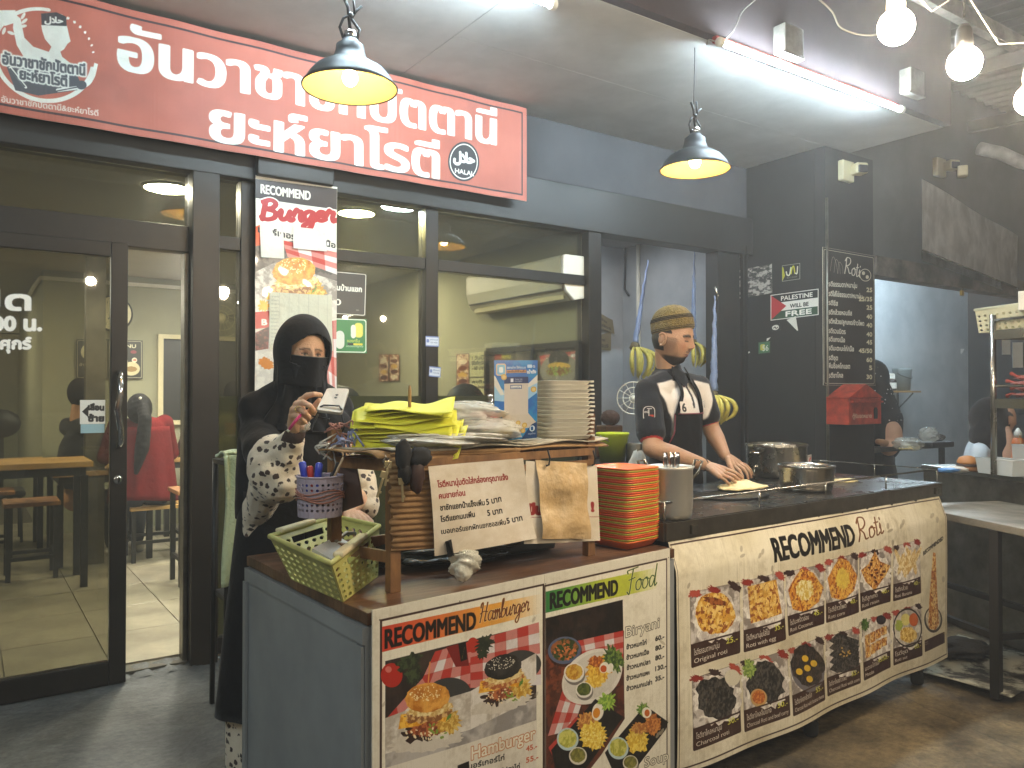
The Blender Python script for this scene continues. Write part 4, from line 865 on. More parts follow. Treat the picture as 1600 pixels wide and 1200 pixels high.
# banner
uL = RP.hit(1056, 1000, .01)[0]; uR = RP.hit(1477.5, 900, .01)[0]
def bshape(a, b):
    fold = max(0, .0-(b-.93))*0
    s = .012*math.sin(a*7)*(1-b)+.02*math.sin(math.pi*a)*(1-b)**2+.006*math.sin(a*23+b*4)*(1-b*.6)
    return s+(-.035*((b-.87)/.13) if b > .87 else 0)+.012
cv = Cv(RP, uL, .115, uR, .895, 1300, 'ddd6c0', .012); cv.ts = 2.2; W_, H_ = cv.W, cv.H
cv.a = cv.texa('e4dcc4', 'd2c8aa', 120, .3, .7)
cv.rectc(7, 12, W_-14, 19, '3a231b'); cv.rectc(7, H_-26, W_-10, H_-19, '3a231b'); cv.rectc(9, 12, 12, H_-20, '3a231b'); cv.rectc(W_-16, 12, W_-11, H_-20, '3a231b')
for i in range(12): cv.ell((1062+i*38, 843-i*6.1), 2.2, 3, '2c1a14')
cv.text('RECOMMEND', (1210, 877.5), (1336, 851), 35, '14100c', bold=.045, bx=.06); cv.script('Roti', (1342, 846), (1380, 832), 33, '7a4a24', wd=.24)
def tile(q, kind, th, en, pr, seed):
    TL, TR, BR, BL = q; lerp = lambda a, b, k: (a[0]+(b[0]-a[0])*k, a[1]+(b[1]-a[1])*k)
    P = lambda u, v: lerp(lerp(TL, TR, u), lerp(BL, BR, u), v); x0, y0 = cv.m(TL)[0], (cv.m(TL)[1]+cv.m(TR)[1])/2; x1, y1 = cv.m(BR)[0], (cv.m(BL)[1]+cv.m(BR)[1])/2
    cv.rectc(x0, y0, x1, y1, '3a221b', r=9); yc = y0+(y1-y0)*.70
    c = P(.5, .36); w = (TR[0]-TL[0]); hh = (BL[1]-TL[1])
    cv.rectc(x0+1, y0+1, x1-1, yc-4, cv.tex('8f857c', 'd4ccc2', 22), r=6)
    for k in range(3): cv.ell(P(.1+.4*k, .04), w*.14, hh*.05, ('8f2a20', '3a2420', 'b04a3a')[(k+seed) % 3], 20*k, rough=.3, seed=seed+k)
    cv.ell((c[0], c[1]+hh*.05), w*.50, hh*.34, cv.tex('c4bab0', 'ece6da', 14), -10, rough=.12, seed=seed)
    if kind == 'round': cv.ell(c, w*.40, hh*.29, cv.tex('d9a038', 'f0cc74', 9, c3='9a5420'), -8, rough=.05, seed=seed); cv.ell((c[0]+1, c[1]-hh*.17), w*.22, hh*.055, cv.tex('6b3414', 'a85f28', 5), 12, rough=.2, seed=seed, n=30)
    elif kind == 'square': cv.poly([P(.1, .1), P(.8, .08), P(.92, .58), P(.16, .64)], cv.tex('d09a3a', 'ecc872', 9, c3='9a5420')); cv.stroke([P(.72, .1), P(.8, .34), P(.9, .58)], 4, 'b0662a'); [cv.stroke([P(.14, .1+.16*k), P(.82, .08+.16*k)], 1.2, 'b07a30', .6) for k in range(4)]
    elif kind == 'dia': cv.poly([P(.42, .0), P(.72, .1), P(.98, .38), P(.86, .6), P(.5, .72), P(.14, .62), P(.04, .3), P(.24, .12)], cv.tex('cf8428', 'ecb850', 7, c3='97481a')); cv.ell(c, w*.22, hh*.17, cv.tex('dcb84a', 'f0e4b0' if seed % 2 else 'e8cc50', 5), rough=.15, seed=seed)
    elif kind == 'cross': cv.poly([P(.5, .02), P(.66, .22), P(.98, .34), P(.84, .5), P(.5, .72), P(.2, .52), P(.04, .3), P(.3, .22)], cv.tex('cf8a30', 'ecc06a', 6, c3='8a4014')); cv.dots(c, w*.3, hh*.22, 12, '5a2410', 3, seed=seed)
    elif kind == 'banana':
        for k in range(9): cv.ell(P(.2+.08*k, .34+.16*((k*37) % 5)/5-.06), w*.08, hh*.22, cv.tex('d0a860', 'efdca8', 7), -20+12*((k*53) % 5), rough=.08, seed=k)
    elif kind == 'black':
        cv.ell((c[0]-1, c[1]+hh*.03), w*.40, hh*.30, cv.tex('171615', '4d4843', 6), -15, rough=.12, seed=seed, n=30); rr = random.Random(seed)
        for k in range(9): x = c[0]+rr.uniform(-.3, .3)*w; cv.stroke([(x, c[1]-hh*.2), (x+rr.uniform(-5, 5), c[1]), (x+rr.uniform(-8, 8), c[1]+hh*.24)], 1.6, '6d665e' if k % 2 else '0d0c0c', .8)
    elif kind == 'blackegg':
        cv.ell((c[0], c[1]+hh*.05), w*.5, hh*.35, '6f6b70', -12); cv.ell(c, w*.48, hh*.33, cv.tex('1e1916', '463a33', 5), -15, rough=.1, seed=seed, n=30)
        for dx, dy in ((-.05, -.12), (.2, -.04), (0, .03), (-.25, .08), (.05, .2)): cv.ell((c[0]+dx*w, c[1]+dy*hh), w*.10, hh*.05, 'e0b52c', 20)
    elif kind == 'slabs':
        for k in range(5): cv.poly([P(.08, .10+.12*k), P(.35, .0+.11*k), P(.98, .22+.1*k), P(.95, .30+.11*k), P(.3, .2+.12*k)], cv.tex('1d1b19', '504a45', 5)); cv.stroke([P(.1, .14+.12*k), P(.4, .10+.11*k), P(.94, .29+.1*k)], 1.4, '7d746a', .7)
        cv.dots(c, w*.2, hh*.08, 10, 'caa24a', 2, seed=3)
    elif kind == 'rolls':
        cv.ell(P(.14, .08), w*.14, hh*.10, cv.tex('35521f', '5d8230', 5), rough=.3, seed=3); cv.ell(P(.7, .08), w*.16, hh*.08, '2a2025', 10)
        for r_ in range(2):
            for k in range(4): cv.rectc(*cv.m(P(.1+.2*k, .26+.2*r_-.015*k)), *cv.m(P(.29+.2*k, .45+.2*r_-.03*k)), cv.tex('c9862f', 'edc77c', 6, c3='8f451a'), r=4)
    elif kind == 'set':
        cv.ell((c[0], c[1]+hh*.02), w*.50, hh*.36, '2b2622'); cv.ell((c[0], c[1]+hh*.02), w*.46, hh*.33, cv.tex('a8a096', 'cfc6b8', 20)); cv.ell((c[0]-w*.08, c[1]-hh*.13), w*.16, hh*.11, 'dcd07a'); cv.ell((c[0]+w*.2, c[1]-hh*.13), w*.16, hh*.12, 'c8642a'); cv.ell((c[0]-w*.3, c[1]-hh*.02), w*.12, hh*.1, 'a8b848', rough=.2); cv.ell((c[0]+w*.02, c[1]+hh*.15), w*.3, hh*.14, cv.tex('c89a3a', 'edd080', 5), rough=.1, seed=3); cv.ell((c[0]+w*.34, c[1]+hh*.04), w*.09, hh*.07, 'ddd8c8'); cv.ell((c[0]-w*.34, c[1]+hh*.16), w*.09, hh*.07, 'ddd8c8')
    if kind == 'black' and seed == 21: cv.ell(P(.84, .16), w*.15, hh*.11, 'd8d0b8')
    if kind == 'black' and seed == 22: cv.ell(P(.32, .58), w*.18, hh*.13, 'caa060'); cv.ell(P(.32, .57), w*.14, hh*.10, cv.tex('b0561e', 'd88a3c', 4)); cv.ell(P(.14, .12), w*.13, hh*.13, cv.tex('6b8a3a', 'a3b85a', 4), rough=.3)
    cv.rectc(x0+1, yc-2, x1-1, yc+6, '3a221b')
    Wd, Hd = x1-x0, y1-y0
    cv.textc(th, x0+Wd*.06, y0+Hd*.845, Wd*.52 if len(th) > 9 else Wd*.42, Hd*.075, 'ece4d4', bold=.5); cv.textc(en, x0+Wd*.06, y0+Hd*.95, Wd*min(.9, .052*len(en)), Hd*.062, 'e4dccb', bold=.4); cv.textc(pr, x0+Wd*(.95-.058*len(pr)), y0+Hd*.82, Wd*.058*len(pr), Hd*.075, 'd9dc4c', bold=.8)
TQ = [(((1077.5, 925), (1153.5, 910), (1153.5, 1025), (1079, 1037)), 'round', 'โรตีธรรมดาหนานุ่ม', 'Original roti', '25.-', 11), (((1158, 906.4), (1224, 893.6), (1223, 1002), (1159, 1014)), 'square', 'โรตีหนานุ่มใส่ไข่', 'Roti with egg', '35.-', 12), (((1227, 892.7), (1286, 882), (1286, 975.8), (1228.6, 990.7)), 'dia', 'โรตีมะพร้าวอ่อน', 'Roti Coconut', '45.-', 13), (((1288, 875.6), (1341, 864.4), (1341, 957.8), (1290, 971)), 'dia', 'โรตีข้าวโพด', 'Roti corn', '40.-', 14), (((1343.4, 865.5), (1391.8, 854), (1391.8, 941), (1345, 954)), 'cross', 'โรตีลูกเกด', 'Roti raisin', '40.-', 15), (((1395, 854), (1438, 842.7), (1438, 927.4), (1396, 938.6)), 'banana', 'โรตีกล้วย', 'Roti Banana', '40.-', 16),
 (((1078.4, 1057), (1153.5, 1037.7), (1152.6, 1142), (1081, 1171)), 'black', 'โรตีชาโคลหนานุ่ม', 'Charcoal roti', '30.-', 21), (((1157, 1033), (1223, 1014), (1224, 1116.5), (1159, 1139.4)), 'black', 'โรตีชาโคลจิ้มแกง', 'Charcoal Roti and beef curry', '50.-', 22), (((1227.8, 1013), (1284.5, 994), (1284.5, 1095), (1229.6, 1112)), 'blackegg', 'โรตีชาโคลกล้วยชีส', 'Charcoal Roti with banana cheese', '55.-', 23), (((1288, 992.5), (1340, 980), (1340, 1067), (1290, 1085)), 'slabs', 'โรตีชาโคลข้าวโพด', 'Charcoal Roti with corn', '55.-', 24), (((1344.5, 971), (1392, 958), (1392, 1044), (1345, 1061)), 'rolls', 'มะตะบะไก่/เนื้อ', 'Mataba', '45/50.-', 25), (((1396, 955), (1437.5, 942.5), (1437.5, 1024), (1396, 1040)), 'set', 'โรตีชุด', 'Roti set', '60.-', 26)]
for a in TQ: tile(*a)
cv.text('RECOMMENDED', (1443, 868), (1472, 843), 6, '1b1512', bold=.09)
cv.ell((1456.5, 968), 15, 20, '4a463f'); cv.ell((1456.5, 967), 12.5, 17, cv.tex('b0a690', 'ddd2ba', 8)); cv.poly([(1458, 863), (1461.5, 864), (1466, 975), (1460, 984), (1450, 982), (1448, 972), (1455, 900)], cv.tex('c07a34', 'eccb84', 7, c3='97501f')); cv.stroke([(1460, 920), (1463, 975)], 6, 'e6d3a4', .8)
a_, b_ = cv.m((1441, 1000)), cv.m((1475, 1010)); cv.rectc(a_[0], a_[1], b_[0], cv.m((1441, 1018))[1], '3a221b', r=4); cv.textc('โรตีภูเขาไฟ', a_[0]+4, a_[1]+18, 42, 8, 'ece4d4', .6); cv.textc('Mountain Roti', a_[0]+4, a_[1]+29, 42, 6, 'ece4d4', .3); cv.textc('70', b_[0]-16, a_[1]+12, 11, 7, 'd9dc4c', .6)
for x, y, r_ in ((1161, 858, 20), (1160, 868, 60), (1186, 868, 30), (1192, 862, 30), (1205, 888, 10), (1206, 896, 10), (1388, 822, 20), (1390, 829, 60), (1408, 822, 30), (1413, 816, 30), (1394, 848, 0), (1394, 857, 0), (1076, 915, 20), (1342, 975, 30), (1464, 812, 10), (1458, 806, 40), (1473, 905, 0)): cv.ell((x, y), 2, 5, 'a89e88', r_, .75)
cv.dirt(.22, 200); cv.streaks(.22)
x = cv.m((1439, 900))[0]; cv.rectc(x, 18, x+1, H_-20, 'a89e88', .6)
o = poster('roti_banner', cv, RP, None, 'large vinyl roti menu banner hung across the cart front', 'banner', w=0, thick=.002, shape=bshape, nu=60, nv=40, rough=.3, bump=.25, coat=.1)
# ------------------------------------------------------------------ things on the roti cart
def onZ(px, py, z): return atZ(px, py, z)
def pot(name, c, r, h, label, cat, group=None, handles=True, flare=0, nest=None, mat_='steel'):
    t = thing(name, label, cat, c, group)
    MB().lathe([(0, .002), (r*.9, .002), (r*.96, .02), (r, .05), (r+flare, h-.01), (r+flare+.006, h), (r+flare+.001, h+.002), (r+flare-.003, h-.01), (r-.004, .05), (r*.9, .012), (0, .008)], c, 48, caps=False).build('bowl', M_[mat_], t)
    return t
sm = pot('steel_pot', atZ(1260, 766, RT)+Vector((0, 0, 0)), .118, .115, 'small shiny steel pot on the cart behind the wire rail', 'pot', 'steel pots on the cart', flare=.004)
big = pot('steel_pot', atZ(1213, 745, RT), .155, .17, 'large steel pot with red label near the black wall', 'pot', 'steel pots on the cart')
c = wloc(big); MB().tube([c+Vector((-.15, -.02, .13)), c+Vector((-.185, -.03, .135)), c+Vector((-.19, .02, .135)), c+Vector((-.155, .03, .13))], .006, 8).build('handle', M_['steel'], big)
MB().lathe([(.154, .168), (.16, .172), (.155, .178)], c, 40, caps=False).build('rim', M_['steel'], big)
d = Vector((.35, -1, 0)).normalized(); pl = Plane((c.x-.1, c.y), (c.x+.1, c.y))
u = Vector((-d.y, d.x, 0)); q = c+d*.1565+Vector((0, 0, .10))+u*.055
lp = Plane((q.x-u.x*.04, q.y-u.y*.04), (q.x+u.x*.04, q.y+u.y*.04)); cv = Cv(lp, 0, q.z-.02, .07, q.z+.02, 700, 'c9c5bd'); cv.polyc([(14, 26), (25, 12), (36, 8), (44, 12), (36, 20), (24, 24)], 'b5392f'); cv.textc('STAINLESS', 5, 8, 38, 5, '222222', .3); poster('pot_label', cv, lp, big, w=.0005, thick=.0004)
# utensil bucket
c = atZ(1046, 800, RT); c = atD(1047, 803, 2.82); c.z = RT
mk('steel_soft', 'c9c4b8', .34, .75, var=.15, vs=5)
ub = pot('steel_bucket', c, .080, .182, 'tall steel bucket with ladles on the cart corner behind the trays', 'bucket', mat_='steel_soft')
for s in (-1, 1):
    e_ = Vector((.82, -.57, 0))*s; MB().tube([c+e_*.07+Vector((0, 0, .13)), c+e_*.10+Vector((0, 0, .16)), c+e_*.115+Vector((0, 0, .20)), c+e_*.09+Vector((0, 0, .205)), c+e_*.075+Vector((0, 0, .155))], .005, 8).build('handle', M_['steel'], ub)
for k, (dx, l) in enumerate(((-.02, 'first steel spoon handle standing in the tall bucket, left'), (.0, 'second steel spoon handle standing in the tall bucket, middle'), (.015, 'third steel spoon handle standing in the tall bucket, right'))):
    e_ = Vector((.82, -.57, 0)); p = c+e_*dx+Vector((0, 0, .03)); tag(MB().tube([p, p+e_*.006+Vector((0, 0, .10)), p+e_*(.004+.004*k)+Vector((0, 0, .18)), p+e_*(.003+.004*k)+Vector((0, 0, .20))], [.009, .011, .013, .010], 8, sx=.4).build('ladle', M_['chrome'], None, loc=p), l, 'ladle', 'spoon handles in the steel bucket')
# griddle, dough
c = atZ(1120, 772, RT)
mk('griddle', '24211e', .32, .6, var=.3, vs=9)
g = thing('round_griddle', 'round black iron roti griddle on the cart worktop', 'griddle', c); MB().lathe([(0, .006), (.20, .006), (.215, .010), (.22, .006), (.215, 0), (0, 0)], c, 56).build('plate', M_['griddle'], g)
mk('marble', '565b60', .18, .2, var=.3, vs=5)
c2 = Vector((2.86, 2.50, RT)); tag(MB().box((c2.x, c2.y, RT+.006), (.42, .20, .012), rot=.05).build('kneading_slab', M_['marble'], None, loc=c2, bevel=.003), 'dark oiled kneading slab under the cook stretching dough', 'slab')
mk('dough', 'e0cf9a', .4, vs=12, col2='c9b47c', bump=.2, bs=18)
def dough(c, rx, ry, h, label, seed, dome=0):
    rr = random.Random(seed); mb = MB(); n = 30; ang = [1+.08*math.sin(3*a+seed)+.05*math.sin(7*a+seed*2) for a in [2*math.pi*i/n for i in range(n)]]
    rings = [(1, .0), (1.0, .004), (.93, .009), (.75, .010), (.5, .012+dome*.5), (.25, .014+dome), (0, .014+dome)]; vs = [[Vector((c.x+rx*r*ang[i]*math.cos(2*math.pi*i/n), c.y+ry*r*ang[i]*math.sin(2*math.pi*i/n), c.z+z+.002*math.sin(i*2.1+r*9))) for i in range(n)] for r, z in rings]
    flat = [p for r in vs for p in r]; mb.add(flat, [(i*n+k, i*n+(k+1) % n, (i+1)*n+(k+1) % n, (i+1)*n+k) for i in range(len(rings)-1) for k in range(n)]+[list(range(n))[::-1]], 0, True)
    return tag(mb.build('roti_dough', M_['dough'], None, loc=c, weld=True), label, 'dough')
DC = atZ(1158, 762, RT+.014); dough(DC, .135, .085, .01, 'pale roti dough being stretched under the hands of the cook', 3, .02)
dough(atZ(1322, 752, RT+.002), .075, .05, .01, 'flattened dough disc lying right of the small pot', 8)
mk('foil', 'c4c4c4', .25, 1.0, bump=.8, bs=40)
c = atZ(1184, 744, RT); tag(MB().ball(c+Vector((0, 0, .012)), (.03, .02, .014), 10).ball(c+Vector((-.04, 0, .02)), (.02, .012, .008), 8).build('oil_scoop', M_['steel'], None, loc=c), 'little steel oil scoop lying left of the large pot', 'scoop')
# ------------------------------------------------------------------ stack of trays
mk('tray_orange', 'e06a24', .38); mk('tray_green', 'b5b43a', .38); mk('tray_red', 'd8502a', .38)
def tray_mb(n=7):
    prof = [(.070, 0), (.078, .003), (.094, .024), (.097, .026), (.097, .0285), (.093, .0285), (.077, .006), (.069, .0035)]; mb = MB(); N = 32; vs = []
    for r, z in prof:
        for k in range(N):
            a = 2*math.pi*k/N; cx, sy = math.cos(a), math.sin(a); e = 9; q = (abs(cx)**e+abs(sy)**e)**(-1/e); vs.append(Vector((r*q*cx, r*q*sy*1.05, z)))
    fs = [(i*N+k, i*N+(k+1) % N, (i+1)*N+(k+1) % N, (i+1)*N+k) for i in range(len(prof)-1) for k in range(N)]+[list(range(N))[::-1], [(len(prof)-1)*N+k for k in range(N)]]
    return mb.add(vs, fs, 0, True)
tc0 = Vector((1.868, 2.035, CT+.001)); seq = 'ogorgorgoogrogrgogrgoorgogrogogorgo'[::-1]; N = len(seq); rt = random.Random(5); protos = {}
ords = ['bottom', 'second', 'third', 'fourth', 'fifth', 'sixth', 'seventh', 'eighth', 'ninth', 'tenth', 'eleventh', 'twelfth', 'thirteenth', 'fourteenth', 'fifteenth', 'sixteenth', 'seventeenth', 'eighteenth', 'nineteenth', 'twentieth']
cn = {'o': 'orange', 'r': 'red orange', 'g': 'lime green'}
for i, ch in enumerate(seq):
    if ch not in protos: protos[ch] = tray_mb().build('food_tray', M_[{'o': 'tray_orange', 'r': 'tray_red', 'g': 'tray_green'}[ch]], None, loc=(0, 0, 0)); o = protos[ch]
    else: o = protos[ch].copy(); COL.objects.link(o)
    o.location = tc0+Vector((rt.uniform(-.0015, .0015), rt.uniform(-.0015, .0015), i*.0071)); o.rotation_euler = (0, 0, math.radians(8)+rt.uniform(-.015, .015)); o.scale = (.95, .95, 1)
    k = ('%s from the bottom' % ords[i] if i else 'lowest of all') if i < 18 else ('%s from the top' % ords[N-1-i] if i < N-1 else 'topmost')
    tag(o, cn[ch]+' plastic tray in the tall stack, '+k, 'tray', 'plastic trays stacked beside the paper notices')
# ------------------------------------------------------------------ red shop sign
SP = Plane((-1, 4.225), (1, 4.225)); uR = SP.hit(822, 240)[0]; vT = SP.hit(822, 170)[1]; vB = SP.hit(822, 315)[1]
cv = Cv(SP, SP.hit(-75, 100)[0], vB, uR, vT, 560, 'b04438'); cv.a = cv.texa('b86a57', 'a65b4a', 200, .3, .7); H_, W_ = cv.H, cv.W
for k in (18,): cv.rectc(k, k, W_-k, H_-k, '35262a', r=3); cv.a[k+6:H_-k-6, k+6:W_-k-6] = cv.texa('b86a57', 'a65b4a', 200, .3, .7)[k+6:H_-k-6, k+6:W_-k-6]
wc = 'dfe6dc'
def thai(txt, p0, p1, hp, bx, by): cv.text(txt, p0, p1, hp, wc, bold=by, bx=bx)
thai('อันวาชาชักปัตตานี', (187, 107), (774, 226), 66, .062, .026)
thai('ยะห์ยาโรตี', (330, 219), (684, 279), 61, .07, .028)
# curled serifs at the stroke ends
cv.ell((724, 253), 25, 31, '26292c', 0); cv.ell((724, 253), 22.5, 28, wc, 0); cv.ell((724, 253), 21, 26, '26292c', 0)
cv.text('\ufedd\ufefc\ufea3', (708, 252), (741, 256), 15, wc, bold=.10); cv.text('HALAL', (710, 270.5), (740, 275.5), 7, wc, bold=.08)
# emblem: cook with tray, painted ring, cap
ring = [(68+78*math.cos(math.radians(a)), 85+70*math.sin(math.radians(a))+8*math.cos(math.radians(a))) for a in range(150, 285, 9)]
cv.stroke(ring, 9, wc); ring = [(68+78*math.cos(math.radians(a)), 86+72*math.sin(math.radians(a))+8*math.cos(math.radians(a))) for a in range(10, 165, 9)]; cv.stroke(ring, 11, wc)
for a in range(-70, 0, 9): cv.ell((68+78*math.cos(math.radians(a)), 85+70*math.sin(math.radians(a))+6), 3.0*(1-(a+70)/110), 2.2, wc, a+60, rough=.3, seed=a+100)
cv.poly([(64, 40), (104, 40), (108, 58), (110, 66), (105, 70), (100, 78), (94, 82), (97, 90), (110, 100), (122, 112), (70, 112), (40, 95), (26, 72), (20, 45), (22, 22), (32, 30), (38, 60), (52, 74), (76, 82), (80, 74), (70, 62), (66, 50)], wc)
cv.poly([(-14, 18), (24, 17), (26, 36), (8, 42), (-14, 38)], wc); cv.poly([(64, 22), (88, 20), (103, 27), (104, 42), (65, 40)], '3a3c40'); cv.text('\ufedd\ufefc\ufea3', (70, 36), (98, 37), 9, wc, bold=.1)
for x, y, r_ in ((36, 26, -30), (38, 34, -10), (36, 42, 20), (6, 50, -40), (17, 53, 50)): cv.ell((x, y), 2.5, 6, wc, r_+60)
cv.poly([(8, 100), (30, 98), (120, 118), (126, 132), (120, 142), (60, 150), (24, 142)], '4b4f55'); cv.stroke([(15, 106), (30, 125), (40, 137)], 7, wc); cv.stroke([(150, 100), (144, 122), (130, 136), (90, 142)], 9, wc); cv.stroke([(15, 108), (38, 136)], 4, '4b4f55'); cv.ell((127, 134), 8, 7, '4b4f55'); cv.stroke([(84, 144), (122, 137)], 3, '4b4f55')
cv.text('อันวาชาชักปัตตานี', (4, 101), (132, 119), 17, '4b4f55', bold=.07, outline=.16, ocol=wc); cv.text('ยะห์ยาโรตี', (31, 124), (104, 136), 16, '4b4f55', bold=.07, outline=.16, ocol=wc)
cv.text('อันวาชาชักปัตตานี&ยะห์ยาโรตี', (2, 160), (153, 182), 9, wc, bold=.06)
cv.dirt(.10, 160, '6a4a40'); cv.streaks(.08, 'd0a090')
S = thing('shop_sign', 'big red shop sign with white Thai lettering above the shopfront', 'sign', SP.pt((cv.u0+cv.u1)/2, vB))
poster('sign_board', cv, SP, S, w=0, thick=.006, nu=60, nv=6, shape=lambda a, b: .006*math.sin(a*19)*math.sin(b*3.1)+.004*math.sin(a*47), rough=.6, bump=.2, wrinkle=3)
eo = None
for px, py in ((209, 207), (447, 78), (766, 160), (446, 249), (674, 287), (816, 311)):
    u, v = SP.hit(px, py, .012); p = SP.pt(u, v, .014)
    if eo is None: eo = MB().tube([(.009*math.cos(a), 0, .009*math.sin(a)) for a in np.linspace(0, 2*math.pi, 13)[:-1]], .003, 6, closed=True).build('eyelet', M_['chrome'], S); o = eo
    else: o = eo.copy(); COL.objects.link(o); o.parent = S
    o.location = p-wloc(S)
# ------------------------------------------------------------------ burger roll-down sheet at the window
BPn = Plane((1, 4.29), (2, 4.29)); e0, e1 = BPn.hit(398, 450)[0], BPn.hit(525, 450)[0]; vt = BPn.hit(460, 283)[1]
cv = Cv(BPn, e0, .9, e1, vt, 620, 'dcd8c8'); q0 = cv.m((398, 283))
cv.poly([(398, 280), (525, 296), (525, 328), (398, 310)], '3a3230'); cv.text('RECOMMEND', (407, 302), (484, 313), 14, 'e6e0d0', bold=.05, bx=.06)
cv.script('Burger', (404, 343), (522, 346), 30, 'f2eadc', wd=.85, pen=.8, dy=-2); cv.script('Burger', (404, 343), (522, 346), 30, 'a82c2c', wd=.58, pen=.75, dy=-2)
cv.poly([(398, 355), (405, 352), (408, 400), (398, 410)], 'd8542c'); cv.checks([(470, 385), (526, 398), (526, 440), (470, 430)], 4)
cv.poly([(398, 385), (470, 375), (526, 425), (526, 470), (398, 470)], cv.tex('4c4844', '6f6862', 20)); cv.checks([(440, 376), (526, 395), (526, 430), (448, 402)], 4); cv.poly([(398, 425), (430, 410), (526, 440), (526, 475), (398, 470)], cv.tex('8b857c', 'c9c4b8', 20))
burger(cv, (458, 424), .9, seed=7, rot=-4, stick=False)
cv.text('เบอร์เกอร์ไก่ หรือเนื้อ', (402, 363), (523, 388), 9, '2a2523', bold=.08)
cv.poly([(398, 468), (526, 470), (526, 640), (398, 640)], cv.tex('c9c4b8', 'dcd8ca', 20)); cv.poly([(398, 488), (420, 486), (420, 512), (398, 514)], 'b02c22'); cv.text('B', (408, 508), (416, 508), 9, 'efe8dc', bold=.1); cv.text('ER', (507, 510), (522, 512), 9, '2a2523', bold=.1)
cv.checks([(500, 505), (526, 500), (526, 620), (510, 600)], 4); cv.poly([(398, 520), (420, 510), (418, 545), (398, 548)], cv.tex('3a2624', '7a4440', 8)); cv.ell((415, 568), 12, 8, 'c9803a', 30, rough=.2); cv.poly([(408, 605), (425, 600), (422, 615), (406, 618)], 'e0a42c'); cv.ell((412, 478), 8, 8, 'e8a92c', rough=.4)
BS = thing('burger_sheet', 'tall hanging burger menu sheet behind the woman in black', 'poster', BPn.pt((e0+e1)/2, .9)); poster('printed_sheet', cv, BPn, BS, w=.01, thick=.001, nu=10, nv=40, shape=lambda a, b: .004*math.sin(b*17+a*3), rough=.3, bump=.2, coat=.2)
a = BPn.pt(e0, vt+.05, .02); b = BPn.pt(e1-.03, vt+.05, .02); MB().bar(a, b, .05, .11).build('roller_case', M_['alu_dark2'], BS, bevel=.008)
def patch(name, quad, bg, lab, lines=None, pl=BPn, w=.02, W=120, H=150, col=None, parent=None, curl=.004, bump=.5, fn=None, seed=1):
    cv = QCv(quad, W, H, bg); cv.seed = seed*7; cv.a = cv.texa(bg, col or bg, 40)
    if fn: fn(cv)
    cs = []
    for p in quad: u, v = pl.hit(p[0], p[1], w); cs.append(pl.pt(u, v, w))
    return sheet(name, cv, cs, parent, lab, 'paper', curl=lambda a, b: curl*(math.sin(a*5+seed)+math.sin(b*4+seed)), bump=bump, wrinkle=14)
patch('taped_paper', [(406, 349), (443, 352), (444, 404), (407, 402)], 'cfcfc2', None, parent=BS, seed=1); patch('taped_paper', [(458, 354), (509, 359), (510, 393), (458, 388)], 'd2d2c6', None, parent=BS, seed=2)
def lined(cv):
    for k in range(7): cv.rectc(k*cv.W/6.5, 0, k*cv.W/6.5+1.2, cv.H, 'a8a898', .8)
    for k in range(14): cv.textc('ราคา', 6, 20+k*14, 22, 6, '8a8a7c', .2)
patch('taped_paper', [(421, 456), (518, 462), (520, 548), (421, 546)], 'c9c8b2', None, parent=BS, W=200, H=220, fn=lined, seed=3)
# stickers on the window
GPn = Plane((1, GY-.001), (2, GY-.001))
def sticker(name, quad, bg, lab, fn, W=120, H=120, cat='sign', pl=GPn, w=.002, group=None, gloss=.3):
    cv = QCv(quad, W, H, bg); fn(cv); cs = [pl.pt(*pl.hit(p[0], p[1], w), w) for p in quad]
    return sheet(name, cv, cs, None, lab, cat, group, nu=2, nv=2, rough=gloss, bump=0, curl=None, thick=.0006)
def f1(cv):
    cv.rectc(2, 2, 158, 208, 'd8d8cc', r=8); cv.rectc(5, 5, 155, 205, '2a2d2c', r=7); cv.textc('ร้านบ้านแขก', 6, 92, 134, 26, 'e0e0d4', 1.6); cv.textc('10', 6, 165, 46, 30, 'e0e0d4', 1); cv.textc('น.', 120, 186, 12, 8, 'b0b0a8')
sticker('blackboard_sign', [(515, 423), (573, 428), (571, 494), (513, 490)], '2a2d2c', 'black notice reading 10 in white, beside the burger sheet', f1, 160, 210)
def f2(cv):
    cv.rectc(1, 1, 158, 138, 'e0e6d8', r=12); cv.rectc(5, 5, 154, 134, '2c7a44', r=11); cv.ell; cv.textc('ของกรี๊น', 66, 96, 60, 12, 'e8e05a', .6); cv.textc('อร่อยแท้ถูกใจ', 62, 116, 80, 8, 'e8e8d8', .4); cv.rectc(100, 16, 142, 76, 'd8d25a', r=16); cv.rectc(84, 24, 108, 80, 'd6dccb', r=12); cv.rectc(70, 100, 96, 108, '1c1c1a', r=2); cv.rectc(96, 100, 140, 108, 'd8c83a', r=2); cv.rectc(12, 50, 54, 124, 'd6dcd0', r=20)
sticker('green_sticker', [(520, 497), (573, 499), (573, 552), (520, 551)], '2c7a44', 'green delivery sticker under the black notice on the window', f2, 160, 140)
M2 = Plane((2.3, GY-.041), (2.5, GY-.041))
def f3(cv):
    cv.rectc(0, 0, 120, 90, '6f7fae'); cv.rectc(4, 10, 116, 80, 'c9cfd8'); cv.textc('สติกเกอร์', 40, 36, 70, 12, '3a4a7a', .5); cv.textc('123-456', 40, 60, 66, 12, '3a4a7a', .4); cv.ell; cv.rectc(8, 26, 32, 56, '6f7fae', r=8)
sticker('small_sticker', [(665, 525), (686, 526), (686, 542), (665, 541)], 'b9c2cf', 'upper small blue white sticker on the window mullion', f3, 120, 90, pl=M2)
sticker('small_sticker', [(671, 572), (689, 574), (688, 590), (670, 588)], 'a9c2cf', 'lower small blue white sticker on the window mullion', f3, 120, 90, pl=M2)
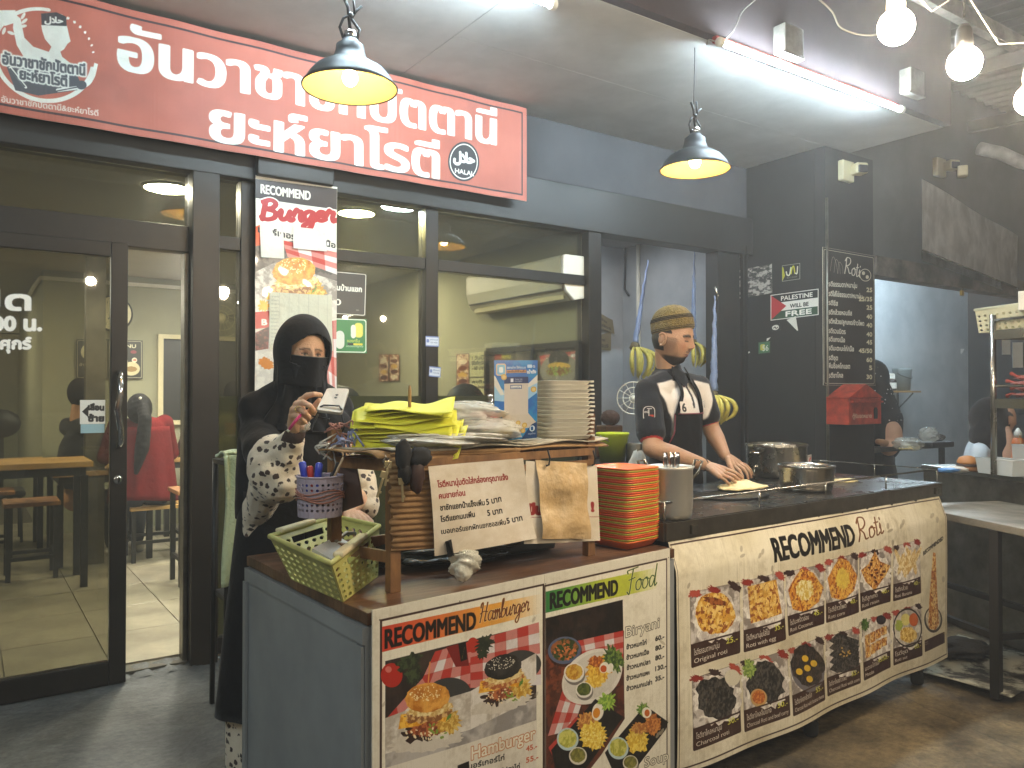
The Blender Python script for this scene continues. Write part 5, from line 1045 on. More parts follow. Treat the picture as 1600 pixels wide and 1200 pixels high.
# ------------------------------------------------------------------ dining room wall decorations
RWp = Plane((3.645, 8.9), (3.645, 4.4)); BWp = Plane((.6, 8.895), (3.6, 8.895))
def food_board(cv, seed, hdr=None):
    cv.rectc(0, 0, cv.W, cv.H, '5a2c20'); cv.rectc(3, 3, cv.W-3, cv.H-3, cv.tex('8f5f48', 'cdb9a0', 12))
    for k in range(4): cv.polyc([(cv.W*(.5+.35*math.cos(t))*1.0, cv.H*(.25+.2*k+.08*math.sin(t))) for t in np.linspace(0, 6.2, 14)], ('5a2f20', 'd9c9b0', '6b3a26', 'c9a050')[(k+seed) % 4])
    cv.textc(hdr or '20', 4, cv.H*.2, cv.W*.7, cv.H*.1, 'e6dcc8', .6)
for q, l, s in (([(592, 553), (607, 553), (607, 596), (592, 597)], 'small brown tea menu board on the side wall, left of its pair', 1), ([(608, 553), (624, 553), (624, 595), (608, 596)], 'small brown tea menu board on the side wall, right of its pair', 2)):
    sticker('menu_board', q, '5a2c20', l, lambda cv: food_board(cv, s, 'ชาเย็น'), 60, 120, pl=RWp, w=.01)
sticker('menu_board', [(713, 553), (733, 552), (733, 603), (713, 604)], '5a2c20', 'brown tea menu board beside the black framed notice on side wall', lambda cv: food_board(cv, 1, 'โกโก้'), 70, 140, pl=RWp, w=.01)
def paperf(lines):
    def f(cv):
        for i, l in enumerate(lines): cv.textc(l, cv.W*.12, cv.H*(.3+.62*i/max(1, len(lines)))*1.0, cv.W*.76, cv.H*.14, '2a2a22', 1.0)
    return f
sticker('paper_notice', [(734, 551), (764, 549), (764, 588), (734, 589)], 'b9b893', 'cream paper notice about 60 baht roti lessons on the side wall', paperf(['! วันนี้ !', 'มีโรตีทุเรียน', '- 60 บาท -']), 120, 140, pl=RWp, w=.01)
sticker('paper_notice', [(734, 591), (764, 590), (764, 617), (734, 617)], 'b9b893', 'cream paper steak notice just under the 60 baht one', paperf(['สเต็ก', 'พริกไทยดำ']), 120, 100, pl=RWp, w=.01)
T = thing('framed_boards', 'black framed pair of food photo boards on the side wall', 'picture', RWp.pt(*RWp.hit(840, 600)))
ua, ub_ = RWp.hit(765, 600)[0], RWp.hit(909, 600)[0]; va = RWp.hit(765, 549)[1]; um = RWp.hit(838, 600)[0]
for u in (ua, um, ub_): MB().bar(RWp.pt(u, .9, .02), RWp.pt(u, va, .02), .05, .035).build('frame_stile', M_['black_metal'], T)
MB().bar(RWp.pt(ua, va, .02), RWp.pt(ub_, va, .02), .035, .05).build('frame_rail', M_['black_metal'], T)
for (a_, b_, sd) in ((ua, um, 4), (um, ub_, 5)):
    cv = Cv(RWp, a_+.02, .95, b_-.02, va-.03, 260, '3a3029'); x = (a_+b_)/2
    cv.a = cv.texa('3b332c', '6a6259', 20)
    if sd == 5:
        cv.checks([(845, 556), (905, 548), (905, 575), (850, 585)], 6); cv.ell((876, 578), 30, 24, '8f8b82', -10); cv.ell((876, 562), 16, 14, cv.tex('1c1b19', '45423d', 5)); cv.ell((876, 572), 18, 6, 'd8b048'); cv.ell((876, 580), 18, 7, cv.tex('7a3a22', '8fae4a', 4), rough=.3)
    else: cv.text('Menu', (782, 560), (800, 560), 8, 'c8c040', bold=.1); cv.poly([(775, 553), (786, 552), (786, 561), (775, 562)], 'a03028')
    poster('food_photo', cv, RWp, T, w=.012, thick=.003)
# rear wall menu boards
def board1(cv):
    cv.rectc(0, 0, cv.W, cv.H, '23231f'); cv.rectc(5, 5, cv.W-5, cv.H-5, 'c9c5a8', r=5); cv.rectc(7, 7, cv.W-7, cv.H-7, '23231f', r=4)
sticker('menu_board', [(119, 530), (168, 530), (168, 592), (119, 592)], '23231f', 'black framed food board on rear wall left of the door stile', lambda cv: (board1(cv), cv.polyc([(65+45*math.cos(t), 60+42*math.sin(t)) for t in np.linspace(0, 6.2, 24)], 'd2cba6'), cv.polyc([(70+28*math.cos(t), 60+16*math.sin(t)) for t in np.linspace(0, 6.2, 14)], 'c98a4a'), cv.textc('ข้าวหมก', 14, 128, 80, 12, 'd9d5b8', .8), cv.textc('ซาว', 90, 170, 30, 10, 'd9d5b8', .6)), 140, 190, pl=BWp, w=.03)
sticker('menu_board', [(168.5, 530), (223, 532), (223, 592), (168.5, 592)], '23231f', 'black food board headed MENU on rear wall right of the door stile', lambda cv: (board1(cv), cv.textc('MENU', 40, 38, 80, 17, 'd9d5b8', 1), cv.polyc([(100+38*math.cos(t), 140+34*math.sin(t)) for t in np.linspace(0, 6.2, 24)], 'd2cba6'), cv.polyc([(100+26*math.cos(t), 142+14*math.sin(t)) for t in np.linspace(0, 6.2, 9)], '9a7a48'), cv.polyc([(66+20*math.cos(t), 104+14*math.sin(t)) for t in np.linspace(0, 6.2, 14)], 'c9c2a0'), cv.polyc([(66+12*math.cos(t), 104+8*math.sin(t)) for t in np.linspace(0, 6.2, 14)], '2a1f18'), cv.polyc([(114+12*math.cos(t), 98+13*math.sin(t)) for t in np.linspace(0, 6.2, 14)], 'e6e0c8'), cv.textc('40', 107, 102, 14, 9, 'b02c20', .8), cv.polyc([(110+14*math.cos(t), 58+9*math.sin(t)) for t in np.linspace(0, 6.2, 9)], '8a3040')), 150, 190, pl=BWp, w=.03)
# air conditioners
def aircon(pl, q, label):
    """wall unit from its lower-left and upper-right bearings"""
    (u0, v0), (u1, v1) = pl.hit(*q[0], .2), pl.hit(*q[1], .2); v0, v1 = q[2], q[3]
    t = thing('air_conditioner', label, 'air conditioner', pl.pt((u0+u1)/2, v0, .1)); prof = [(0, v0+.02), (.10, v0), (.17, v0+.06), (.20, v0+.16), (.20, v1-.02), (.18, v1), (0, v1)]
    A = [pl.pt(u0, v, w) for w, v in prof]; MB().prism(A, pl.pt(u1, 0)-pl.pt(u0, 0)).build('housing', M_['white_plastic'], t, bevel=.008)
    MB().bar(pl.pt(u0+.06, v0+.035, .145), pl.pt(u1-.06, v0+.035, .145), .012, .05).build('louvre_flap', M_['cream_plastic'], t); MB().bar(pl.pt(u0+.04, v0+.075, .187), pl.pt(u1-.04, v0+.075, .187), .01, .012).build('outlet_gap', M_['black_metal'], t)
    return t
u0, u1 = RWp.hit(728, 440, .2)[0], RWp.hit(893, 440, .2)[0]
aircon(RWp, ((728, 440), (880, 400), 2.06, 2.38), 'white wall air conditioner high on the side wall behind the right window')
WP2 = Plane((-2.4, 13.09), (.6, 13.09)); aircon(WP2, ((-40, 520), (37, 485), 2.15, 2.6), 'cream air conditioner seen at far left through the sliding door')
# wall fan
c = atY(345, 497, 8.5); t = thing('wall_fan', 'pale wall fan in the gap between the two dark posts', 'fan', c); r = .21
Mf = Matrix.Rotation(math.radians(75), 3, 'X'); mb = MB()
for rr_ in (r, r*.66, r*.33): mb.tube([c+Mf @ Vector((rr_*math.cos(a), rr_*math.sin(a), .05*(1-rr_/r))) for a in np.linspace(0, 2*math.pi, 25)[:-1]], .003, 5, closed=True)
for k in range(18): a = 2*math.pi*k/18; mb.tube([c+Mf @ Vector((.05*math.cos(a), .05*math.sin(a), .055)), c+Mf @ Vector((r*math.cos(a), r*math.sin(a), 0))], .0015, 4)
mb.build('cage', M_['cream_plastic'], t); MB().ball(c, (.055, .06, .055), 12).build('motor', M_['cream_plastic'], t); MB().tube([c, c+Vector((0, .15, -.18)), (c.x, 8.89, c.z-.25)], .018, 8).build('arm', M_['cream_plastic'], t)
mb = MB()
for k in range(3): a = k*2.094; P = [c+Mf @ Vector((rr_*math.cos(a+b), rr_*math.sin(a+b), .01)) for rr_, b in ((.04, -.3), (.17, -.35), (.18, .1), (.14, .4), (.04, .3))]; mb.add(P, [list(range(5))])
mb.build('blades', M_['steel_dull'], t)
# ------------------------------------------------------------------ dining furniture
def stool(c, h, s, label, rot=0):
    t = thing('stool', label, 'stool', (0, 0, 0), 'stools of the dining room'); hs = s/2
    MB().box((0, 0, h-.015), (s+.02, s+.02, .03)).build('seat', M_['wood_light'] if h < .5 else M_['wood'], t, bevel=.004)
    for a in (-1, 1):
        for b in (-1, 1): MB().box((a*(hs-.02), b*(hs-.02), (h-.03)/2), (.032, .032, h-.03)).build('leg', M_['black_paint'], t)
    MB().box((0, hs-.02, .16), (s-.072, .025, .025)).build('stretcher', M_['black_paint'], t); MB().box((0, -hs+.02, .16), (s-.072, .025, .025)).build('stretcher', M_['black_paint'], t)
    MB().box((-hs+.02, 0, .19), (.025, s-.072, .025)).build('stretcher', M_['black_paint'], t); MB().box((hs-.02, 0, .19), (.025, s-.072, .025)).build('stretcher', M_['black_paint'], t)
    t.location = c; t.rotation_euler = (0, 0, rot); return t
def table(c, w, d, h, label, leg=.045):
    t = thing('dining_table', label, 'table', (0, 0, 0), 'tables of the dining room'); MB().box((0, 0, h-.02), (w, d, .04)).build('table_top', M_['wood_light'], t, bevel=.004); MB().box((0, 0, h-.07), (w-.08, d-.08, .06)).build('apron', M_['black_paint'], t)
    for a in (-1, 1):
        for b in (-1, 1): MB().box((a*(w/2-.05), b*(d/2-.05), (h-.10)/2), (leg, leg, h-.10)).build('leg', M_['black_paint'], t)
    t.location = c; return t
z = .032; p = atZ(131, 713, .92); table(Vector((p.x-.42, p.y-.27, z)), .84, .55, .89, 'tall wooden topped table behind the sliding door glass')
q = atZ(73, 900, z); stool(Vector((q.x-.10, q.y+.06, z)), .57, .34, 'tall stool nearest the door glass, in front of the tall table')
dup_s = stool(Vector((q.x-.52, q.y-.1, z)), .57, .34, 'tall stool cut by the left edge in front of the tall table'); stool(Vector((q.x-.35, q.y+.95, z)), .57, .34, 'tall stool on the far side of the tall table')
table(Vector((.15, 8.3, z)), .9, .6, .78, 'low wooden table deep in the room behind the sliding door'); table(Vector((.95, 7.62, z)), .75, 1.0, .75, 'dining table at which the woman in the red jacket sits')
pm = atZ(232, 800, z); stool(Vector((1.32, 7.2, z)), .45, .42, 'dark stool on which the woman in the red jacket sits'); stool(Vector((1.88, 7.5, z)), .45, .36, 'low stool between the red jacket and the brown post')
st = atZ(283, 915, z); stool(Vector((st.x+.13, st.y+.1, z)), .68, .32, 'tall stool half hidden behind the right post of the open doorway')
table(Vector((1.95, 8.35, z)), .8, .5, .75, 'dining table under the louvred window carrying a dark bottle')
mk('bottle', '2a1410', .15); mk('cap_white', 'dcdcd0', .4)
b = Vector((atY(284, 600, 8.2).x, 8.2, z+.751)); t = thing('sauce_bottle', 'dark sauce bottle with white cap on the table by the louvred window', 'bottle', b)
MB().lathe([(0, 0), (.034, 0), (.036, .01), (.036, .13), (.016, .18), (.014, .21), (0, .21)], b, 16).build('body', M_['bottle'], t); MB().lathe([(.017, .2), (.018, .235), (0, .237)], b, 12).build('cap', M_['cap_white'], t)
# round chair backs behind the frosted strip
mk('seat_black', '1c1c1b', .5)
for px, py, D_, lb in ((532, 612, 5.6, 'black round chair back behind the frosted glass near the phone'), (727, 608, 5.8, 'black round chair back behind the frosted glass below the paper notices'), (1, 645, 7.2, 'black chair back at far left behind the door lettering')):
    c = atD(px, py+10, D_); t = thing('chair', lb, 'chair', (c.x, c.y, z), 'round backed dining chairs')
    MB().ball((c.x, c.y, c.z-.04), (.16, .07, .13), 20).build('backrest', M_['seat_black'], t); MB().box((c.x, c.y+.2, .48), (.4, .4, .06)).build('seat', M_['seat_black'], t, bevel=.02)
    MB().box((c.x, c.y+.01, (c.z+.48)/2-.04), (.05, .03, c.z-.48)).build('back_post', M_['seat_black'], t)
    for a in (-.17, .17):
        for b in (.03, .37): MB().tube([(c.x+a, c.y+b, z), (c.x+a*.95, c.y+b, .45)], .013, 8).build('leg', M_['black_metal'], t)
# green towel and crate chair outside by the post
mk('towel', 'b4c29a', .9, bump=.9, bs=90, sheen=.3); mk('stand', '1b1a18', .5)
p = atY(362, 715, 3.62); t = thing('black_frame_stand', 'thin black metal stand holding the pale green towel', 'stand', (p.x, 3.62, 0))
for a, b in ((-.05, -.1), (.12, -.1), (-.05, .12), (.12, .12)): MB().tube([(p.x+a, 3.62+b, 0), (p.x+a*.8, 3.62+b, p.z-.02)], .012, 8).build('leg', M_['stand'], t)
MB().box((p.x+.035, 3.63, p.z-.02), (.17, .24, .02)).build('top_shelf', M_['stand'], t); MB().box((p.x+.035, 3.63, .5), (.15, .24, .02)).build('shelf', M_['stand'], t)
def tw(a, b): return Vector((p.x-.065+.16*a+.012*math.sin(b*5), 3.485+.02*math.sin(a*9)+.012*math.sin(a*17+b*3), p.z+.02-.56*b))
mb = MB().grid(tw, 20, 30, uv=False); mb.grid(lambda a, b: Vector((p.x-.065+.16*a, 3.485+.02*math.sin(a*9)+.16*b, p.z+.02+.012*math.sin(a*6+b*5))), 20, 8, uv=False)
solid(mb, 'hand_towel', M_['towel'], 'pale green towel hanging over the stand behind the woman in black', 'towel', thick=.012)
# ------------------------------------------------------------------ black wall stickers, price board, letter box, cameras
KP = Plane((5.419, 4.4), (5.419, 3.7))
def flag(cv):
    W_, H_ = cv.W, cv.H; cv.rectc(0, 0, W_, H_, 'dcdad0'); cv.rectc(5, 5, W_-5, H_/3, '1c1b19'); cv.rectc(5, H_*2/3, W_-5, H_-5, '2d4a34'); cv.polyc([(5, 5), (W_*.34, H_/2), (5, H_-5)], 'b02c30')
    cv.textc('PALESTINE', W_*.23, H_*.27, W_*.65, H_*.17, 'e6e4da', 1.2); cv.textc('WILL BE', W_*.42, H_*.60, W_*.38, H_*.15, '1c1b19', 1.0); cv.textc('FREE', W_*.33, H_*.91, W_*.53, H_*.19, 'e6e4da', 2.2)
sticker('flag_sticker', [(1204, 461), (1279, 451), (1279, 492), (1204, 501)], 'dcdad0', 'flag sticker reading PALESTINE WILL BE FREE on the black wall', flag, 300, 160, 'sticker', pl=KP)
def ky(cv):
    cv.rectc(0, 0, 120, 100, '9a9a90'); cv.rectc(3, 3, 117, 97, '23221f'); cv.polyc([(0, 8), (10, 14), (14, 40), (20, 66), (2, 98)], 'b8b42c')
    cv.stroke([(28, 40), (34, 62), (50, 64), (60, 20)], 9, 'dcdcc8', conv=False); cv.stroke([(60, 62), (66, 30), (78, 14), (86, 60)], 8, 'c8c43a', conv=False); cv.stroke([(88, 58), (100, 62), (104, 20)], 8, 'dcdcc8', conv=False); cv.textc('ROTI SHOP', 34, 86, 66, 9, 'a8a89a')
sticker('calligraphy_sticker', [(1222, 415), (1250, 411), (1250, 436), (1222, 440)], '23221f', 'small black sticker with yellow and white calligraphy on the black wall', ky, 120, 100, 'sticker', pl=KP)
patch('foil_sheet', [(1152, 423), (1206, 412), (1206, 458), (1152, 467)], '8a8378', 'crumpled silver foil sheet taped to the black wall', pl=KP, w=.006, col='4a4640', curl=.002, bump=1.0, fn=lambda cv: setattr(cv, 'a', cv.texa('3a3733', 'b0aaa0', 12)), seed=5)
def tiny(cols): return lambda cv: (cv.rectc(4, 4, 56, 56, cols[0], r=8), cv.rectc(10, 12, 34, 44, cols[1], r=6), cv.textc('56', 22, 48, 30, 30, cols[2], 1))
sticker('green_sticker', [(1185, 535), (1203, 533), (1203, 551), (1185, 553)], '4a6a50', 'small green number sticker low on the black wall', tiny(('4f7a58', 'c9c25a', 'd8dcd0')), 60, 60, 'sticker', pl=KP)
sticker('white_sticker', [(1204, 508), (1218, 505), (1219, 516), (1205, 518)], 'c9c6bc', 'little white badge sticker below the flag sticker corner', lambda cv: (cv.rectc(0, 0, 60, 60, '2b2a28'), cv.ell if 0 else cv.rectc(8, 8, 54, 52, 'd8d5ca', r=20), cv.stroke([(16, 34), (28, 24), (34, 40), (46, 30)], 6, '2b2a28', conv=False)), 60, 60, 'sticker', pl=KP)
for q, l in (([(1229, 500), (1243, 494), (1247, 516), (1246, 517)], 'torn white paper scrap hanging under the flag sticker'), ([(1198, 529), (1204, 527), (1200, 532), (1198, 533)], 'tiny white scrap above the green number sticker'), ([(1159, 553), (1171, 549), (1172, 551), (1160, 556)], 'thin white tape scrap on the black wall')):
    patch('paper_scrap', q, 'd4d1c6', l, pl=KP, w=.005, W=20, H=20, curl=.001)
PP = Plane((5.42, 3.628), (6.07, 3.628)); q = [(1284, 386), (1366, 404), (1364, 600), (1286, 601)]
cv = Cv(PP, PP.hit(1285, 500)[0], PP.hit(1285, 602)[1], PP.hit(1366, 500)[0], PP.hit(1285, 386)[1], 900, '2a2521'); W_, H_ = cv.W, cv.H
cv.rectc(0, 0, W_, H_, 'a8a18c'); cv.rectc(2, 2, W_-2, H_-2, '2a2521'); cv.rectc(12, 14, W_-12, H_-12, 'cfc8b0', r=14); cv.rectc(15, 17, W_-15, H_-15, '2a2521', r=12)
cv.script('Roti', (1318, 427), (1344, 434), 24, 'd8d2c0', wd=.2)
for k in range(3): cv.stroke([(1296+k*6, 424+k*2), (1300+k*5, 402+k*4), (1305+k*5, 410+k*3), (1308+k*4, 428)], 3, 'cfc8b0', .8)
cv.ell((1351, 430), 9, 10, 'cfc8b0', -20); cv.ell((1351, 430), 8, 8.8, '2a2521', -20); cv.ell((1348, 427), 2.5, 3, 'cfc8b0'); cv.ell((1354, 433), 2.5, 3, 'cfc8b0')
ml = [('โรตีธรรมดา/หนานุ่ม', '25', 447, 1338, 450), ('โรตีใส่ไข่ธรรมดา/หนานุ่ม', '25/35', 462, 1346, 467), ('โรตีชีส', '25', 476, 1308, 478), ('โรตีกล้วยหอมชีส', '40', 491, 1330, 493), ('โรตีกล้วย/ลูกเกด/ข้าวโพด', '40', 505, 1349, 509), ('โรตีรวมมิตร', '40', 520, 1320, 522), ('โรตีแกงเนื้อ', '45', 533, 1319, 535), ('โรตีมะตะบะไก่/เนื้อ', '45/50', 547, 1333, 549), ('โรตีชุด', '60', 562, 1308, 563), ('เพิ่มช็อคโกแลต', '5', 575, 1327, 576), ('โรตีชาโคล', '30', 590, 1316, 590)]
for s_, pr, y, xe, ye in ml: cv.text(s_, (1291.5, y), (xe, ye), 7.2, 'd8d2be', bold=.05); cv.text(pr, (1361-4*len(pr), y+8*(1-(y-447)/160)+1), (1361.5, y+8*(1-(y-447)/160)+1.5), 6.5, 'cfc8a4', bold=.08)
poster('price_board', cv, PP, None, 'tall dark roti price board on the black pillar', 'sign', w=.002, thick=.004, rough=.3, bump=.03, coat=.3)
# letter box
LP_ = Plane((5.42, 3.42), (6.07, 3.42)); x0, x1 = atY(1326, 640, 3.44).x, atY(1377, 640, 3.44).x; zb, zt, zr = atY(1326, 664, 3.44).z, atY(1326, 622, 3.44).z, atY(1350, 606, 3.44).z
x0 = max(x0, 5.425-.16); t = thing('letter_box', 'weathered red letter box with gabled roof under the price board', 'mailbox', ((x0+x1)/2, 3.53, zb))
MB().box2((x0, 3.44, zb), (x1, 3.626, zt)).build('box_body', M_['red_paint'], t, bevel=.003)
MB().prism([(x0-.012, 3.43, zt+.002), (x1+.012, 3.43, zt+.002), ((x0+x1)/2, 3.43, zr+.03)], (0, .195, 0)).build('gable_roof', M_['red_paint'], t, bevel=.003)
MB().box2((x0+.02, 3.41, zt-.035), (x1-.02, 3.438, zt-.022)).build('slot_flap', M_['red_paint'], t)
xw = x1-.08; MB().prism([(xw-.025, 3.436, zb+.04), (xw+.025, 3.436, zb+.04), (xw+.025, 3.436, zb+.11), (xw+.012, 3.436, zb+.128), (xw-.012, 3.436, zb+.128), (xw-.025, 3.436, zb+.11)], (0, .003, 0)).build('arched_window', M_['black_metal'], t)
lp = Plane((x0, 3.438), (x1, 3.438)); cv = Cv(lp, .04, zb+.03, x1-x0-.13, zb+.10, 600, '000000'); cv.textc('ตู้รับจดหมาย', 4, cv.H*.72, cv.W-8, cv.H*.42, 'ffffff', .9); decal('letter_box_lettering', cv, t, lp, 'e0b89a', w=.001)
# pillar lower column and camera boxes
fp = Plane((5.42, 3.63), (6.07, 3.63)); 
for px, py, lb in ((1322, 268, 'white security camera box on the brown wall above the price board'), (1468, 262, 'white sensor box above the extractor hood')):
    c = fp.pt(*fp.hit(px, py, .03), .03); t = thing('camera_box', lb, 'camera', c)
    MB().box(c, (.15, .05, .16)).build('mount_box', M_['cream_plastic'], t, bevel=.01); MB().box(c+Vector((.055, -.075, .01)), (.10, .10, .085), rot=-.4).build('camera_head', M_['cream_plastic'], t, bevel=.015); MB().box(c+Vector((.03, -.125, .0)), (.08, .02, .06), rot=-.4).build('lens_cover', M_['black_metal'], t, bevel=.01)
c = atD(1504, 268, 6.0); tag(MB().box(c, (.08, .07, .08), rot=.5).build('sensor', M_['cream_plastic'], None, loc=c, bevel=.01), 'small tilted white sensor right of the white box over the hood', 'sensor')
# padlock on the beam
c = atY(1503, 458, 3.58); t = thing('padlock', 'small brass padlock hanging from the lintel beam', 'padlock', c); MB().box(c, (.05, .02, .045)).build('body', M_['brass'], t, bevel=.004); MB().tube([c+Vector((-.016, 0, .02)), c+Vector((-.016, 0, .045)), c+Vector((0, 0, .058)), c+Vector((.016, 0, .045)), c+Vector((.016, 0, .02))], .004, 6).build('shackle', M_['steel'], t)
# ------------------------------------------------------------------ banana doorway
solid(MB().tube([atX(997, 350, 5.37), atX(997, 470, 5.37), atX(999, 620, 5.37)], .02, 10), 'white_pipe', M_['white_plastic'], 'white PVC pipe on the blue wall beside the cook', 'pipe')
solid(MB().tube([atX(978, 345, 5.37), atX(977, 400, 5.37), atX(976, 452, 5.37), atX(983, 462, 5.36)], .012, 8), 'black_pipe', M_['black_metal'], 'dark cable ending in a hook left of the white pipe', 'cable')
BNp = Plane((5.385, 5.87), (5.385, 4.47))
for q, l in (([(937, 489), (958, 500), (960, 522), (934, 511)], 'upper cardboard scrap with handwriting behind the cook'), ([(935, 524), (956, 518), (954, 548), (933, 546)], 'lower cardboard scrap with handwriting behind the cook')):
    def fnn(cv): cv.textc('ห้าม', 14, 60, 40, 24, '3a3328', 1); cv.textc('ผัด5', 20, 110, 60, 24, '3a3328', 1)
    pl = Plane((3.8, 5.86), (5.3, 5.86)); patch('cardboard_note', [(x+28, y) for x, y in q] if 0 else q, '7a6f52', l, pl=pl, w=.01, fn=fnn, W=100, H=130)
mk('banana', 'b9ab48', .5, vs=30, col2='6f6a2c', thr=(.30, .46)); mk('banana_stem', '5a4f30', .7)
mkr = bpy.data.materials.new('blue_plastic_strip'); M_['strip'] = mat('blue_strip', '8c9fc4', .25, var=.3, vs=20, alpha=.7, bump=.6, bs=50)
def bananas(c, n, s, label, spread, top, seed, face=-1.0):
    t = thing('banana_bunch', label, 'bananas', c, 'banana bunches hanging in the doorway'); c = Vector(c); rr = random.Random(seed)
    MB().lathe([(.012*s, .05*s), (.03*s, .03*s), (.042*s, .0), (.03*s, -.02*s)], c, 10).build('crown', M_['banana_stem'], t)
    for k in range(n):
        row = k % 2; a = math.radians(-95+190*(k+.5)/n)*spread+face+rr.uniform(-.12, .12); d = Vector((math.cos(a), math.sin(a), 0)); L = s*(.17+.04*rr.random()); d = d*rr.uniform(.9, 1.35)
        p = [c+d*.02*s, c+d*.05*s+Vector((0, 0, -.01*s)), c+d*(.085+.02*row)*s+Vector((0, 0, -.25*L)), c+d*(.10+.025*row)*s+Vector((0, 0, -.55*L)), c+d*(.085+.025*row)*s+Vector((0, 0, -.85*L)), c+d*(.06+.02*row)*s+Vector((0, 0, -1.02*L)), c+d*(.05+.02*row)*s+Vector((0, 0, -1.10*L))]
        MB().tube([Vector(q) for q in smoothpath([tuple(q) for q in p], 4)], list(np.interp(np.linspace(0, 6, 25), [0, 1, 2, 3, 4, 5, 6], [.007*s, .009*s, .016*s, .019*s, .016*s, .007*s, .005*s])), 8).build('banana', M_['banana'], t)
    return t
def strip(a, b, w, label):
    a, b = Vector(a), Vector(b); N = 20; mb = MB(); P = [a.lerp(b, i/N)+Vector((.003*math.sin(i*1.7), .003*math.cos(i*2.1), 0)) for i in range(N+1)]; R = [.004+w*(i/N)**.8*(1+.1*math.sin(i*2.3)) for i in range(N+1)]
    mb.tube(P, R, 7); return solid(mb, 'plastic_strip', M_['strip'], label, 'plastic string')
b1 = atD(992, 543, 7.0); bananas(b1, 9, 1.2, 'banana bunch hanging left of the cook against the blue wall', 1.0, None, 3); strip(atD(1013, 406, 7.05), b1+Vector((0, 0, .03)), .024, 'twisted blue plastic string holding the bananas left of the cook')
b2 = atD(1083, 536, 6.7); bananas(b2, 7, .9, 'banana bunch peeping out behind the face of the cook', 1.0, None, 5); strip(atD(1085, 392, 6.75), b2+Vector((0, 0, .03)), .022, 'twisted blue plastic string behind the cap of the cook')
b3 = atD(1115, 618, 5.0); bananas(b3, 12, .80, 'largest banana bunch hanging at the right shoulder of the cook', 1.1, None, 8, -1.2); strip(atD(1117, 462, 5.05), b3+Vector((0, 0, .03)), .022, 'twisted blue plastic string on the right door post')
tag(MB().tube([atD(1117, 448, 5.04), atD(1122, 462, 5.04), atD(1119, 470, 5.04)], .006, 6).build('hook', M_['steel'], None, loc=atD(1120, 462, 5.04)), 'metal hook in the door post above the largest bananas', 'hook')
# wall fan cage behind the cook's shoulder
c = atD(990, 622, 5.6); t = thing('small_fan', 'small white fan cage showing behind the shoulder of the cook', 'fan', c); mb = MB(); dr = (O3-c).normalized(); ux = dr.cross(Vector((0, 0, 1))).normalized(); uy = ux.cross(dr)
for r_ in (.115, .075, .03): mb.tube([c+ux*r_*math.cos(a)+uy*r_*math.sin(a) for a in np.linspace(0, 6.283, 25)[:-1]], .004, 5, closed=True)
for k in range(12): a = k*math.pi/6; mb.tube([c, c+ux*.115*math.cos(a)+uy*.115*math.sin(a)], .002, 4)
mb.build('cage', M_['white_plastic'], t); MB().ball(c, .022, 12).build('hub', M_['white_plastic'], t)
# bench behind with yellow pail and canister
bz = .98; pc = atD(957, 716, 4.6); bz = pc.z-.02
B = thing('back_bench', 'black bench behind the cabinet carrying the lime pail', 'table', (pc.x, pc.y, 0))
MB().box((pc.x+.05, pc.y, bz-.02), (.75, .4, .04)).build('table_top', M_['black_paint'], B, bevel=.004)
for a in (-.28, .38):
    for b in (-.17, .17): MB().box((pc.x+a, pc.y+b, (bz-.04)/2), (.03, .03, bz-.04)).build('leg', M_['black_paint'], B)
mk('lime', 'b8c81c', .35)
t = thing('lime_pail', 'lime green plastic pail with wire handle behind the paper rack', 'bucket', (pc.x, pc.y, bz)); c = Vector((pc.x, pc.y, bz+.001))
MB().lathe([(0, .004), (.066, .004), (.07, 0), (.092, .15), (.098, .16), (.096, .168), (.09, .16), (.066, .01), (0, .01)], c, 36, caps=False).build('body', M_['lime'], t)
MB().tube([c+Vector((.094*math.cos(a), .094*math.sin(a)-.02*math.sin(a), .155-.05*abs(math.sin(a)))) for a in np.linspace(math.pi, 2*math.pi, 12)], .0035, 6).build('handle', M_['chrome'], t)
c = atD(991, 716, 4.55); c.z = bz; solid(MB().lathe([(0, 0), (.045, 0), (.047, .01), (.047, .10), (.042, .11), (0, .112)], c, 24), 'steel_canister', M_['steel_dull'], 'small steel canister beside the lime pail', 'canister')
c = atD(957, 668, 4.9); mk('coconut', '3a2418', .8, bump=.8, bs=60); c.z = bz+.0; tag(MB().box(c+Vector((.0, .03, .1)), (.14, .1, .2)).build('brown_box', M_['wood_top'], None, loc=c, bevel=.01), 'brown wooden block standing behind the lime pail', 'box'); c = c+Vector((0, .02, .2)); tag(MB().ball(c+Vector((0, 0, .045)), (.065, .055, .05), 16).build('leather_pouch', M_['coconut'], None, loc=c), 'dark brown rounded pouch above the lime pail', 'pouch')
# ------------------------------------------------------------------ wooden rack on the cabinet
FL, FR, BL_, BR_ = Vector((.928, 1.895, 0)), Vector((1.655, 1.965, 0)), Vector((.855, 2.115, 0)), Vector((1.63, 2.22, 0))
mk('rack_wood', '93693c', .6, vs=9, col2='5f3f20', bump=.2, bs=40, stretch=(1, 1, .3)); RZ = 1.235
K = thing('wooden_rack', 'rough wooden rack standing on the cabinet with paper notices', 'rack', (1.27, 2.03, CT))
for p, top in ((FL, RZ-.004), (FR, 1.335), (BL_, 1.30), (BR_, RZ-.004)): MB().box((p.x, p.y, (CT+top)/2), (.032, .028, top-CT), rot=.09).build('post', M_['rack_wood'], K, bevel=.002)
ux = (FR-FL).normalized(); nf = Vector((ux.y, -ux.x, 0))
for z, w in ((RZ-.02, .022), (RZ-.055, .018)): MB().bar(z3(FL, z)-nf*-.018, z3(FR, z)+nf*.018, .012, w).build('front_rail', M_['rack_wood'], K)
